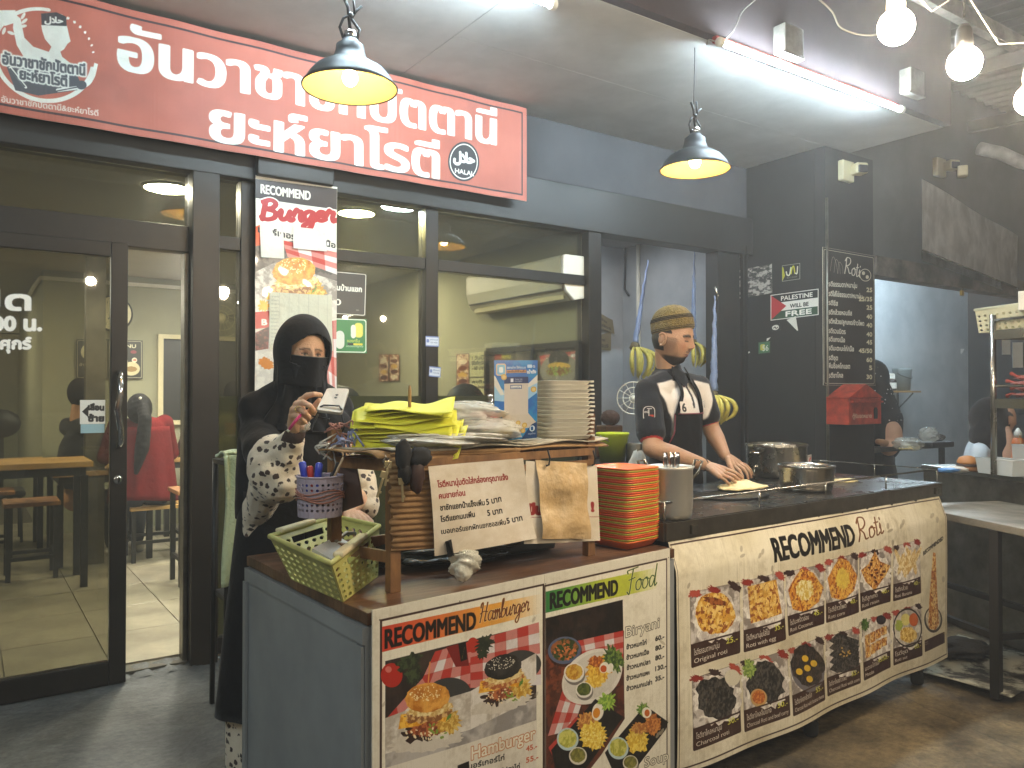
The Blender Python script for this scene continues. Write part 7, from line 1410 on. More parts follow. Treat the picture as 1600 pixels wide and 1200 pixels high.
# sausage packs
mk('sausage', 'b5655a', .25, bump=.5, bs=30, var=.2, vs=9)
for k in range(4):
    c = z3(b0, zt-.44+.032*k)+d1*(.28+.03*(k % 2))+wv*.14; T = thing('sausage_pack', ['lowest', 'second lowest', 'third', 'topmost'][k]+' pink vacuum pack on the middle rack shelf', 'packet', c, 'pink sausage packs on the shelf')
    Mx = Matrix((d1, wv, Vector((0, 0, 1)))).transposed(); crumple(c, .27, .12, .022, 30+k, M_['sausage'], 'pack', '', '', n=40, amp=.12, M3=Mx, parent=T); MB().tube([c-d1*.26, c-d1*.30+Vector((0, 0, .01)), c-d1*.335+Vector((0, 0, -.005+.01*k))], [.014, .006, .012], 6).build('tied_end', M_['red_paint'], T)
# hanging papers
for k, (px, py, w_, h_) in enumerate(((1572, 545, .05, .11), (1590, 555, .06, .15), (1583, 535, .03, .06))):
    p = atD(px, py-20, 4.7); solid(MB().box(p+Vector((0, 0, -h_/2)), (w_, .002, h_), rot=-YAW), 'hanging_paper', M_['white_paint'], ['cream order slip clipped under the top shelf, left', 'larger white order slip clipped under the top shelf, right', 'small slip clipped between two larger order slips'][k], 'paper')
# tubs, bottle, skewers
M_['tub'] = mat('tub_plastic', 'c9ccc8', .25, alpha=.55)
for px, w_, h_, lb, dd in ((1543, .26, .085, 'low clear plastic tub at the foot of the rack post', 4.5), (1590, .16, .16, 'tall clear tub holding bamboo skewers', 4.35)):
    p = oc(px, 742); T = thing('plastic_tub', lb, 'tub', p); mb = MB(); A = [(-w_/2, -.06), (w_/2, -.06), (w_/2, .06), (-w_/2, .06)]; Mx = Matrix((d1, wv, Vector((0, 0, 1)))).transposed()
    P0 = [p+wv*.1+Mx @ Vector((x*.9, y*.9, .002)) for x, y in A]; P1 = [p+wv*.1+Mx @ Vector((x, y, h_)) for x, y in A]
    for i in range(4): mb.add([P0[i], P0[(i+1) % 4], P1[(i+1) % 4], P1[i]], [(0, 1, 2, 3)])
    mb.add(P0, [(0, 1, 2, 3)]); mb.build('tub_wall', M_['tub'], T, thick=.003); MB().tube(P1, .004, 6, closed=True).build('rim', M_['tub'], T)
p = oc(1590, 742)+wv*.1; rr = random.Random(3); mb = MB()
for k in range(26): a = p+d1*rr.uniform(-.06, .06)+wv*rr.uniform(-.04, .04)+Vector((0, 0, .01)); mb.tube([a, a+d1*rr.uniform(-.05, .05)+Vector((0, 0, .20))], .0022, 4)
tag(solid(mb, 'bamboo_skewers', M_['wood_light'], 'bamboo skewers standing in the tall clear tub', 'skewers'), kind='stuff')
mk('sauce_orange', 'b8622c', .3); p = oc(1560, 730)+wv*.14; T = thing('sauce_bottle', 'orange brown sauce bottle behind the clear tub', 'bottle', p); MB().lathe([(0, 0), (.035, 0), (.036, .01), (.036, .15), (.028, .17), (.018, .18), (0, .18)], p, 18).build('body', M_['sauce_orange'], T); MB().lathe([(.022, .178), (.022, .205), (.006, .235), (0, .235)], p, 14).build('nozzle', M_['cap_white'], T)
mk('bun', 'a8703a', .5, bump=.2); p = oc(1512, 735); T = thing('burger', 'small burger on white paper left of the clear tub', 'burger', p); MB().lathe([(0, .0), (.05, .0), (.055, .015), (.05, .025), (0, .025)], p, 20).lathe([(.055, .04), (.058, .05), (.045, .075), (.02, .085), (0, .087)], p, 20).build('bun', M_['bun'], T); MB().lathe([(0, .025), (.06, .026), (.06, .032), (.057, .038), (0, .04)], p, 20).build('filling', M_['leather'], T)
crumple(p+Vector((-.1, .02, .01)), .08, .06, .018, 40, M_['white_paint'], 'food_paper', 'crumpled white food paper beside the small burger', 'paper', n=30); p = oc(1482, 738); mk('blue_bag', '4a7fb8', .4, bump=.5); crumple(p+Vector((0, 0, .012)), .08, .05, .012, 41, M_['blue_bag'], 'blue_glove', 'flat blue plastic glove near the counter end', 'glove', n=30)
# clutter on the far bench behind the cart end
FB = z3(atZ(1420, 735, .95), 0)
bq = Vector((6.35, 3.95, 0)); T = thing('far_bench', 'dark bench against the next kitchen opening', 'table', bq+Vector((.5, .2, 0))); MB().box2((6.1, 3.78, .90), (7.6, 4.35, .94)).build('table_top', M_['steel_dull'], T); 
for x in (6.15, 7.5):
    for y in (3.82, 4.3): MB().box2((x-.02, y-.02, 0), (x+.02, y+.02, .898)).build('leg', M_['black_paint'], T)
c = atZ(1420, 722, .97); c = Vector((6.65, 4.0, .97)); c = atD(1418, 716, 6.55); c.z = .985; crumple(c, .14, .09, .05, 50, M_['clear'], 'food_bag', 'clear bag of flatbread on the bench right of the polka dot scarf', 'bag', n=40, amp=.4); dough(c-Vector((0, 0, .04)), .09, .06, .03, 'flatbread inside the clear bag on the bench', 5, .02)
c = atD(1455, 712, 6.9); c.z = .99; T = thing('black_tray', 'black tray holding clear bags on the bench', 'tray', c-Vector((0, 0, .05))); MB().box(c-Vector((0, 0, .03)), (.36, .22, .05)).build('tray_body', M_['black_metal'], T, bevel=.01); crumple(c+Vector((-.04, 0, .05)), .08, .07, .07, 51, M_['clear'], 'clear_bag', 'clear knotted bag standing in the black tray', 'bag', n=36, amp=.4); crumple(c+Vector((.10, 0, .02)), .06, .05, .04, 52, M_['foil'], 'foil_parcel', 'crumpled foil parcel at the right of the black tray', 'parcel', n=30, amp=.4)
# wall shelf with bucket and jars
c = atY(1400, 612, 6.0); T = thing('wall_shelf', 'small wall shelf in the next kitchen carrying a grey bucket', 'shelf', c); MB().box(c, (.75, .3, .025)).build('board', M_['wood_light'], T); MB().bar(c+Vector((.25, .12, -.01)), c+Vector((.25, .12, -.32)), .02, .02).build('bracket', M_['steel'], T); MB().bar(c+Vector((.25, -.1, -.02)), c+Vector((.25, .12, -.25)), .015, .015).build('bracket', M_['steel'], T)
mk('bucket_grey', '6b7270', .5); p = c+Vector((.16, 0, .0135)); T = thing('grey_bucket', 'grey lidded bucket on the wall shelf', 'bucket', p); MB().lathe([(0, 0), (.10, 0), (.125, .28), (.13, .3), (.12, .31), (0, .31)], p, 24).build('body', M_['bucket_grey'], T); MB().tube([p+Vector((.128*math.cos(a), .128*math.sin(a), .24-.07*abs(math.sin(a)))) for a in np.linspace(math.pi, 6.283, 12)], .005, 5).build('handle', M_['black_metal'], T)
p = c+Vector((-.14, -.02, .0135)); T = thing('jar', 'white capped jar with a red label on the wall shelf', 'jar', p); MB().lathe([(0, 0), (.06, 0), (.06, .13), (.04, .16), (0, .16)], p, 18).build('body', M_['bottle'], T); MB().lathe([(.061, .03), (.061, .11)], p, 18, caps=False).build('label', M_['white_paint'], T); MB().lathe([(.042, .155), (.042, .19), (0, .19)], p, 16).build('lid', M_['cap_white'], T)
p = c+Vector((-.05, .08, .0135)); solid(MB().box(p+Vector((0, 0, .12)), (.16, .12, .24)), 'white_tub', M_['white_plastic'], 'white plastic tub between the jar and grey bucket', 'tub', bevel=.02)
sticker('paper_scrap', [(1501, 545), (1507, 545), (1503, 553), (1501, 552)], 'dcdcd8', 'white paper triangle stuck on the blue kitchen wall', lambda cv: None, 20, 20, 'paper', pl=Plane((6.1, 6.195), (9, 6.195)))
# flattened boxes on the ground under the table at right
mk('floor_sheet', 'a8a490', .8, vs=6, col2='3a3730', thr=(.45, .55)); c = z3(atZ(1530, 1045, 0), .02); solid(MB().grid(lambda a, b: Vector((c.x-.35+.75*a, c.y-.3+.6*b, .024+.006*math.sin(a*9+b*5))), 14, 10, uv=False), 'flattened_carton', M_['floor_sheet'], 'dirty flattened carton lying on the ground under the side table', 'cardboard', thick=.004)
mk('rag', '2d2a26', .9, bump=.8); crumple(c+Vector((.05, .1, .05)), .15, .12, .04, 60, M_['rag'], 'dark_rag', 'dark rag heap on the flattened carton', 'rag', n=30, amp=.4)
# ------------------------------------------------------------------ people
def remesh(parts, voxel, smooth=4):
    """union of round cones and ellipsoids -> one smooth skin; returns vertex array and faces"""
    mb = MB()
    for q in parts:
        if q[0] == 'c':
            P = [Vector(p) for p in q[1]]; R = q[2]; Q = []; RR = []
            mb.tube(P, R, 14)
            for p, r in zip(P, R): mb.ball(p, r, 14)
        else: mb.ball(q[1], q[2], 28, M=q[3] if len(q) > 3 else None)
    o = mb.build('tmp_body', [], None, loc=(0, 0, 0))
    m = o.modifiers.new('r', 'REMESH'); m.mode = 'VOXEL'; m.voxel_size = voxel; m.use_smooth_shade = True
    s = o.modifiers.new('s', 'SMOOTH'); s.factor = .6; s.iterations = smooth
    dg = bpy.context.evaluated_depsgraph_get(); e = o.evaluated_get(dg); me = e.to_mesh()
    V = np.empty(len(me.vertices)*3, np.float32); me.vertices.foreach_get('co', V); F = [tuple(p.vertices) for p in me.polygons]
    e.to_mesh_clear(); d = o.data; bpy.data.objects.remove(o); bpy.data.meshes.remove(d); return V.reshape(-1, 3), F
def skin(name, chunks, mats, colf, parent, fold=None):
    """chunks: list of (V, F); colf(V) -> rgb array in sRGB"""
    V = np.concatenate([c[0] for c in chunks]); F = []; b = 0
    for c in chunks: F += [tuple(i+b for i in f) for f in c[1]]; b += len(c[0])
    if fold is not None: V = V+fold(V)
    base = wloc(parent); me = bpy.data.meshes.new(name); me.from_pydata((V-np.array(base)).tolist(), [], F); me.materials.append(mats)
    me.polygons.foreach_set('use_smooth', [True]*len(F))
    C = colf(V) if colf else None
    if C is not None:
        L = np.where(C <= .04045, C/12.92, ((C+.055)/1.055)**2.4); a = me.color_attributes.new('Col', 'FLOAT_COLOR', 'POINT'); buf = np.ones((len(V), 4), np.float32); buf[:, :3] = L; a.data.foreach_set('color', buf.ravel())
    me.update(); o = bpy.data.objects.new(name, me); COL.objects.link(o); o.parent = parent; return o
def flat(c): c = rgb(c); return lambda V: np.tile(c, (len(V), 1)).astype(np.float32)
class Fr:                                                         # local frame: l = to the person's left, f = forward, u = up
    def __init__(s, o, yaw_dir, tilt=0, roll=0):
        s.o = Vector(o); f = Vector((yaw_dir[0], yaw_dir[1], 0)).normalized(); l = Vector((-f.y, f.x, 0)); R = Matrix((l, f, Vector((0, 0, 1)))).transposed()
        R = R @ Matrix.Rotation(tilt, 3, 'X') @ Matrix.Rotation(roll, 3, 'Y'); s.R = R       # negative tilt lowers the face
        s.Ri = R.transposed()
    def p(s, l, f, u): return s.o+s.R @ Vector((l, f, u))
    def loc(s, V): return (V-np.array(s.o)) @ np.array(s.R)
M_['skin'] = vcol_mat('skin', .52, .3, 180, sss=.08, spec=.4); M_['cloth'] = vcol_mat('cloth', .85, .25, 160, sheen=.15, spec=.2)
mk('black_cloth', '131316', .9, var=.2, vs=3, bump=.5, bs=22, sheen=.12, spec=.25)
def G(x, s): return np.exp(-(x/s)**2)
def face(fr, s=1.0, tone='a3714f', beard=0, hair='17120f', closed=True, female=False, n=150):
    """a head with brow, sockets, nose, lips, chin and ears; colours painted per vertex"""
    th = np.linspace(0, math.pi, n//2+1); ph = np.linspace(0, 2*math.pi, n, endpoint=False); T, P = np.meshgrid(th, ph, indexing='ij')
    x, y, z = np.sin(T)*np.sin(P), np.sin(T)*np.cos(P), np.cos(T)
    front = np.clip(y, 0, 1)
    X, Y, Z = x*.072, y*.092, z*.112
    X = X*(1-.30*np.clip(-z-.05, 0, 1)**1.2); Y = Y*np.where(y < 0, 1-.35*np.clip(-z-.1, 0, 1), 1)
    Y = np.where(y > 0, Y*(1-.05*front), Y)
    px_, pz_ = x, z; m = (front > .15)
    d = .020*G(px_, .10)*G(pz_+.16, .11)+.013*G(px_, .07)*G(pz_-.02, .16)+.006*G(np.abs(px_)-.10, .06)*G(pz_+.22, .06)      # nose
    d += .004*G(np.abs(px_)-.3, .22)*G(pz_-.20, .07)-.009*G(np.abs(px_)-.33, .14)*G(pz_-.06, .10)+.004*G(np.abs(px_)-.33, .10)*G(pz_-.05, .05)
    d += .006*G(px_, .22)*G(pz_+.42, .045)+.007*G(px_, .20)*G(pz_+.52, .05)-.004*G(px_, .2)*G(pz_+.47, .02)-.004*G(px_, .15)*G(pz_+.33, .04)+.010*G(px_, .25)*G(pz_+.76, .14)+.004*G(np.abs(px_)-.5, .2)*G(pz_+.12, .2)
    Y = Y+d*m; V = np.stack([X, Y, Z], -1).reshape(-1, 3)*s
    C = np.tile(rgb(tone), (V.shape[0], 1)); xf, yf, zf = x.ravel(), y.ravel(), z.ravel(); fr_ = yf > .1
    def mix(w, c): nonlocal C; w = np.clip(w, 0, 1)[:, None]; C = C*(1-w)+rgb(c)*w
    nz = vnoise(n//2+1, n, 9, 5).ravel(); mix((nz-.5)*.5, '6d4630')
    mix(.35*G(np.abs(xf)-.5, .2)*G(zf+.15, .2)*fr_, 'b06a4c'); mix(.5*G(np.abs(xf)-.33, .17)*G(zf-.08, .09)*fr_, '7a5038')
    mix(1.5*G(xf, .17)*G(zf+.49, .035)*fr_, '8f4f42'); mix(1.2*G(xf, .19)*G(zf+.465, .010)*fr_, '4a2a22'); mix(.8*G(np.abs(xf)-.09, .03)*G(zf+.26, .02)*fr_, '4a2c20')
    ax = np.abs(xf); bz_ = .225-.18*np.clip(ax-.32, 0, 1)-.1*np.clip(.25-ax, 0, 1); mix(1.5*((ax > .12) & (ax < .58))*G(zf-bz_, .036 if not female else .024)*fr_, hair if not female else '5a4434')
    ez = .045-.06*(ax-.33)**2/.03*.3
    if not closed: mix(1.6*G(ax-.33, .10)*G(zf-.05, .024)*fr_, 'c4b8ac'); mix(2.4*G(ax-.33, .045)*G(zf-.05, .028)*fr_, '120c0a'); mix(1.8*((ax > .19) & (ax < .49))*G(zf-.085+.6*(ax-.33)**2, .016)*fr_, '1a100c')
    else: mix(1.6*((ax > .19) & (ax < .48))*G(zf-(.02-.5*(ax-.33)**2), .013)*fr_, '20150f')
    if beard:
        jaw = np.clip((-zf-.56)/.06, 0, 1)*np.clip((yf+.2)/.3, 0, 1); g = G(xf, .20)*G(zf+.66, .12)*1.4*fr_; mu = G(ax-.08, .11)*G(zf+.375, .032)*1.2*fr_
        side = np.clip((ax-.72)/.1, 0, 1)*((zf < .1) & (zf > -.6) & (yf > -.15)); ch = G(ax-.60, .15)*G(zf+.55, .12)*fr_
        mix(jaw*.85*beard, '1c1511'); mix(g*beard, '17110e'); mix(mu*.8*beard, '2a1d17'); mix(side*.35*beard*np.clip((zf+.6)*2, 0, 1), '3a2a20'); mix(ch*.3*beard, '5a4232')
    hairm = ((yf < -.05-.25*np.clip(zf, -1, .2)) & (zf > -.45)) | (zf > .66) | ((ax > .9) & (zf > .2)); mix(hairm*1.0, hair)
    F = []; r = n//2
    idx = np.arange((r+1)*n).reshape(r+1, n)
    for i in range(r):
        a = idx[i]; b = idx[i+1]; F += [(int(a[k]), int(b[k]), int(b[(k+1) % n]), int(a[(k+1) % n])) for k in range(n)]
    Vw = V @ np.array(fr.R).T+np.array(fr.o)
    cols = [C]; chunks = [(Vw, F)]
    for sg in (-1, 1):                                             # ears
        e = []; mbx = MB(); c = Vector((sg*.073*s, -.004*s, -.004*s)); Re = Matrix.Rotation(sg*.35, 3, 'Z')
        mbx.ball(c, (.009*s, .016*s, .026*s), 16, M=Re); mbx.tube([c+Re @ Vector((sg*.006*s, .0145*s*math.cos(a), .0245*s*math.sin(a))) for a in np.linspace(-1.9, 2.6, 14)], .005*s, 8)
        ev = np.array([tuple(v) for v in mbx.v]) @ np.array(fr.R).T+np.array(fr.o); chunks.append((ev, [tuple(f) for f in mbx.f])); cols.append(np.tile(rgb(tone)*.93, (len(ev), 1)))
    return chunks, cols
def hand(wrist, knuck, fingers, thumb, r=.0085, palm=.024, vox=.0028):
    """palm from wrist to knuckle line; every finger is its own bent chain"""
    P = [('c', [wrist, Vector(wrist).lerp(Vector(k), .5), k], [palm*.85, palm*.72, r*1.35]) for k in knuck]
    for ch, s in zip(fingers, (1, 1.03, .97, .82)): P.append(('c', [Vector(p) for p in ch], [r*s*q for q in np.linspace(1.12, .78, len(ch))]))
    P.append(('c', [Vector(p) for p in thumb], [r*q for q in np.linspace(1.9, .95, len(thumb))])); return remesh(P, vox, 2)
def ellM(fr): return fr.R
# ---------------- the cook
mo = Vector((2.84, 2.74, 0)); fd = Vector((.30, -.954, 0)); m = Fr(mo, fd)
MT = thing('person', 'bearded cook in olive knitted cap and black apron stretching dough', 'person', mo)
hc = atD(1051, 530, 3.83); hf = Fr(hc, (.22, -.975), -.20, .0); hch, hco = face(hf, 1.16, 'ab8466', beard=1.0)
sR, eR, wR = atD(1011, 611, 3.76), atD(1019, 700, 3.62), atD(1104, 727, 3.66); sL, eL, wL = atD(1092, 604, 3.98), atD(1112, 672, 3.96), atD(1133, 712, 3.82)
nb = atD(1044, 582, 3.88); pel = Vector((mo.x-.02, mo.y, .95)); chest = m.p(0, .0, 1.27)
arms = [('c', [sR-Vector((0, 0, .015)), sR.lerp(eR, .45), eR], [.044, .050, .043]), ('c', [eR, eR.lerp(wR, .35), wR], [.045, .044, .027]), ('c', [sL-Vector((0, 0, .015)), sL.lerp(eL, .45), eL], [.044, .048, .042]), ('c', [eL, eL.lerp(wL, .35), wL], [.044, .043, .027]),
 ('c', [hf.p(0, -.025, -.06), nb, nb+Vector((0, 0, -.06))], [.056, .060, .075]), ('e', m.p(0, 0, 1.29), (.13, .085, .14), m.R), ('c', [m.p(-.12, -.015, 1.39), m.p(.12, -.015, 1.39)], [.045, .045]), ('e', m.p(0, 0, 1.05), (.145, .10, .22), m.R),
 ('c', [m.p(-.08, 0, .95), m.p(-.09, 0, .5), m.p(-.09, 0, .08)], [.09, .065, .045]), ('c', [m.p(.08, 0, .95), m.p(.09, 0, .5), m.p(.09, 0, .08)], [.09, .065, .045]), ('c', [m.p(-.09, 0, .05), m.p(-.09, .14, .04)], [.045, .035]), ('c', [m.p(.09, 0, .05), m.p(.09, .14, .04)], [.045, .035])]
body = remesh(arms, .0075, 4)
D1 = DC+Vector((0, 0, .03))
def pp(x, y, D): return atD(x, y, D)
hR = hand(wR, [pp(1134, 733, 3.62), pp(1132, 738, 3.59), pp(1128, 742, 3.57), pp(1123, 744, 3.56)], [[pp(1134, 733, 3.62), pp(1148, 738, 3.61), pp(1158, 745, 3.61), pp(1163, 753, 3.62)], [pp(1132, 738, 3.59), pp(1146, 743, 3.58), pp(1155, 750, 3.58), pp(1159, 758, 3.59)], [pp(1128, 742, 3.57), pp(1141, 747, 3.55), pp(1149, 754, 3.55), pp(1152, 761, 3.56)], [pp(1123, 744, 3.56), pp(1133, 750, 3.54), pp(1139, 756, 3.54), pp(1142, 762, 3.55)]], [pp(1116, 731, 3.66), pp(1128, 735, 3.69), pp(1138, 742, 3.70), pp(1145, 749, 3.69)])
hL = hand(wL, [pp(1147, 728, 3.76), pp(1151, 726, 3.79), pp(1154, 724, 3.82), pp(1155, 722, 3.85)], [[pp(1147, 728, 3.76), pp(1156, 736, 3.73), pp(1160, 744, 3.72), pp(1160, 752, 3.72)], [pp(1151, 726, 3.79), pp(1162, 733, 3.76), pp(1168, 742, 3.75), pp(1169, 750, 3.75)], [pp(1154, 724, 3.82), pp(1165, 730, 3.80), pp(1172, 738, 3.79), pp(1174, 746, 3.79)], [pp(1155, 722, 3.85), pp(1166, 727, 3.84), pp(1173, 734, 3.83), pp(1176, 741, 3.83)]], [pp(1138, 718, 3.78), pp(1141, 728, 3.74), pp(1146, 738, 3.72), pp(1150, 746, 3.71)])
tone = rgb('ab8466'); cols = hco+[np.tile(tone, (len(c[0]), 1)) for c in (body, hR, hL)]; allc = np.concatenate(cols)
skin('body', hch+[body, hR, hL], M_['skin'], lambda V: allc, MT)
# shirt
aR = sR.lerp(eR, .72); aL = sL.lerp(eL, .66)
shp = [('e', m.p(0, .0, 1.30), (.172, .118, .17), m.R), ('e', m.p(0, 0, 1.05), (.160, .118, .26), m.R), ('c', [m.p(-.12, -.015, 1.415), m.p(.12, -.015, 1.415)], [.066, .066]), ('c', [sR, sR.lerp(aR, .5), aR], [.060, .066, .070]), ('c', [sL, sL.lerp(aL, .5), aL], [.059, .064, .066]), ('c', [nb+Vector((0, 0, -.06)), nb+Vector((0, 0, .012))], [.10, .066]), ('c', [sR, m.p(-.06, -.01, 1.445)], [.060, .068]), ('c', [sL, m.p(.06, -.01, 1.445)], [.058, .068]), ('c', [sR, m.p(-.10, 0, 1.34)], [.062, .08]), ('c', [sL, m.p(.10, 0, 1.34)], [.06, .08])]
sh = remesh(shp, .0055, 8); dR = (aR-sR).normalized(); dL = (aL-sL).normalized()
def shirtcol(V):
    C = np.tile(rgb('15151a'), (len(V), 1)); q = m.loc(V); l, f, u = q[:, 0], q[:, 1], q[:, 2]
    w_ = np.clip((.118+.062*np.clip((u-1.2)/.2, 0, 1)-np.abs(l))/.006, 0, 1)*np.clip((f+.02)/.008, 0, 1)*np.clip((1.49-.22*np.abs(l)-u)/.006, 0, 1)*np.clip((u-1.12)/.006, 0, 1); C = C*(1-w_[:, None])+rgb('d6cfc6')*w_[:, None]
    coll = (u > 1.475-.6*np.abs(np.abs(l)-.0)*.3) & (np.abs(l) < .09) & (f > -.1); C[coll] = rgb('15151a')
    plk = (np.abs(l-.0) < .012) & (f > 0) & (u > 1.33); C[plk] = rgb('15151a')
    for a, d, s in ((aR, dR, sR), (aL, dL, sL)):
        t = (V-np.array(a)) @ np.array(d); near = np.linalg.norm(V-np.array(a)-np.outer(t, np.array(d)), axis=1) < .095; C[near & (t > .044)] = rgb('b8322c')
        L = (a-s).length; C[near & (t <= .044) & (t > -L) & (np.abs(l) > .178)] = rgb('15151a')
    return C.astype(np.float32)
def folds(amp, k=30, seed=0):
    def f(V):
        n = np.sin(V[:, 0]*k+V[:, 2]*k*.5+seed)*np.sin(V[:, 2]*k*.7-V[:, 1]*k*.4+seed*2)+.5*np.sin(V[:, 2]*k*1.9+V[:, 1]*k*1.3); return np.stack([n*amp*.6, n*amp, n*0], 1)
    return f
skin('polo_shirt', [sh], M_['cloth'], shirtcol, MT, folds(.0022, 34, 1))
def apr(a, b, off=.0, w0=.115, w1=.17):
    z = .62+(1.305-.62)*b; th_ = (a-.5)*2*(1.0 if z < 1.1 else (w0+(w1-w0)*max(0, (1.22-z)/.12))/w1 if z < 1.22 else w0/w1)*math.radians(74)
    rx, ry_ = .180+off, (.130+off); return m.p(rx*math.sin(th_)*(1 if z > .9 else 1.05), ry_*math.cos(th_)*(1+.12*max(0, 1-(z-.6)/.4)), z)+m.R @ Vector((0, .003*math.sin(a*17+z*9), 0))
mk('apron', '121215', .85, var=.25, vs=5, bump=.3, bs=30, spec=.2)
MB().grid(apr, 24, 24, uv=False).build('apron', M_['apron'], MT, thick=.004)
mk('apron_piping', '7c3440', .7); MB().tube([apr(a, 1, .004) for a in np.linspace(0, 1, 20)], .0032, 6).tube([apr(0, b, .004) for b in np.linspace(.8, 1, 8)], .003, 6).build('apron_piping', M_['apron_piping'], MT)
mb = MB()
for sg, a in ((-1, 0.03), (1, .97)): 
    p0 = apr(a, .99, .006); p1 = m.p(sg*.085, .092, 1.41); p2 = m.p(sg*.07, .03, 1.495); p3 = m.p(sg*.04, -.06, 1.515); mb.tube([Vector(q) for q in smoothpath([tuple(q) for q in (p0, p1, p2, p3)], 5)], .013, 8, sx=.35)
mb.build('apron_strap', M_['apron'], MT)
# collar
mb = MB(); ncx = nb+Vector((0, 0, .0))
for sg in (-1, 1): mb.add([m.p(sg*.012, .092, 1.455), m.p(sg*.055, .09, 1.43), m.p(sg*.085, .05, 1.485), m.p(sg*.066, .03, 1.53), m.p(sg*.02, .075, 1.495)], [list(range(5))])
mb.build('collar', M_['black_cloth'], MT, thick=.006)
# number and badges as thin prints on the shirt
def badge(c, n_, up_, w_, h_, cv, name, par):
    n_ = n_.normalized(); r_ = up_.cross(n_).normalized(); u_ = n_.cross(r_); c = Vector(c); mbb = MB().grid(lambda a, b: c+r_*(a-.5)*w_+u_*(b-.5)*h_+n_*(.004-.09*((a-.5)*w_)**2/.02*.3), 6, 2); return mbb.build(name, img_mat(name, cv, .8), par)
cv = QCv([(0, 0), (1, 0), (1, 1), (0, 1)], 90, 100, 'd6cfc6'); cv.textc('6', 20, 86, 44, 70, '17171a', 4); badge(m.p(-.108, .112, 1.335), Vector(m.R @ Vector((-.35, 1, .2))), Vector((0, 0, 1)), .05, .055, cv, 'shirt_number', MT)
cv = QCv([(0, 0), (1, 0), (1, 1), (0, 1)], 100, 120, '15151a'); cv.rectc(8, 8, 92, 112, 'c9c6c0', r=30); cv.rectc(13, 13, 87, 107, '15151a', r=28); cv.rectc(54, 68, 82, 92, 'c0402c'); cv.rectc(46, 22, 52, 96, 'c9c6c0'); cv.textc('ตานี', 18, 56, 28, 16, 'c9c6c0', 1); cv.rectc(36, 22, 70, 28, 'c9c6c0')
vdir = (O3-sR).normalized(); cpt = sR.lerp(aR, .55)+vdir*.078; badge(cpt, vdir, Vector((0, 0, 1)), .065, .078, cv, 'sleeve_badge', MT)
cv = QCv([(0, 0), (1, 0), (1, 1), (0, 1)], 70, 90, 'd6cfc6'); cv.rectc(10, 10, 60, 80, '17171a', r=16); cv.rectc(16, 18, 54, 40, 'd6cfc6', r=4); cv.rectc(30, 44, 42, 72, '4a7a58'); badge(m.p(.085, .122, 1.345), Vector(m.R @ Vector((.35, 1, .2))), Vector((0, 0, 1)), .034, .044, cv, 'chest_crest', MT)
# knitted cap
mc = bpy.data.materials.new('knit_cap'); M_['knit'] = mat('knit_cap', '7a652a', .95, var=.4, vs=60, bump=1.0, bs=160, sheen=.1); mk('knit_dark', '2b2416', .9)
capf = Fr(hf.p(0, -.012, .056), (.22, -.975), .12, -.05); n = 96
rings = [(1.0, -.022), (1.02, -.01), (1.03, .01), (1.01, .032), (.96, .050), (.87, .070), (.73, .088), (.52, .103), (.28, .112), (0, .115)]; mb = MB(); vs = []
for i, (r_, z_) in enumerate(rings):
    for k in range(n): a = 2*math.pi*k/n; rib = 1+(.022*math.cos(k*math.pi*1.0) if i < 5 else 0); vs.append(capf.p(.0845*r_*rib*math.sin(a), .105*r_*rib*math.cos(a), z_*.95))
mb.add(vs, [(i*n+k, i*n+(k+1) % n, (i+1)*n+(k+1) % n, (i+1)*n+k) for i in range(len(rings)-1) for k in range(n)], 0, True); CAP = mb.build('knitted_cap', M_['knit'], MT, weld=True)
for z_, r_, w_ in ((.036, 1.02, .0022), (.043, .995, .0028), (.050, .975, .0022), (-.014, 1.03, .0018), (-.006, 1.04, .0012)): MB().tube([capf.p(.0850*r_*math.sin(a), .1055*r_*math.cos(a), z_*.95) for a in np.linspace(0, 6.283, 60)[:-1]], w_, 6, closed=True).build('cap_stripe', M_['knit_dark'], MT)
MB().tube([wR.lerp(eR, .06)+Vector((.030*math.sin(a)*.5, .0, .030*math.cos(a)))+(wR-eR).normalized().cross(Vector((0, 0, 1)))*.030*math.sin(a) for a in np.linspace(0, 6.283, 20)[:-1]], .003, 6, closed=True).build('bracelet', M_['black_metal'], MT)
p = m.p(-.16, -.06, 1.02); crumple(p+Vector((-.05, .0, -.02)), .05, .04, .13, 70, M_['white_paint'], 'tied_bag', 'white plastic bag hanging behind the waist of the cook', 'bag', n=30, amp=.3)
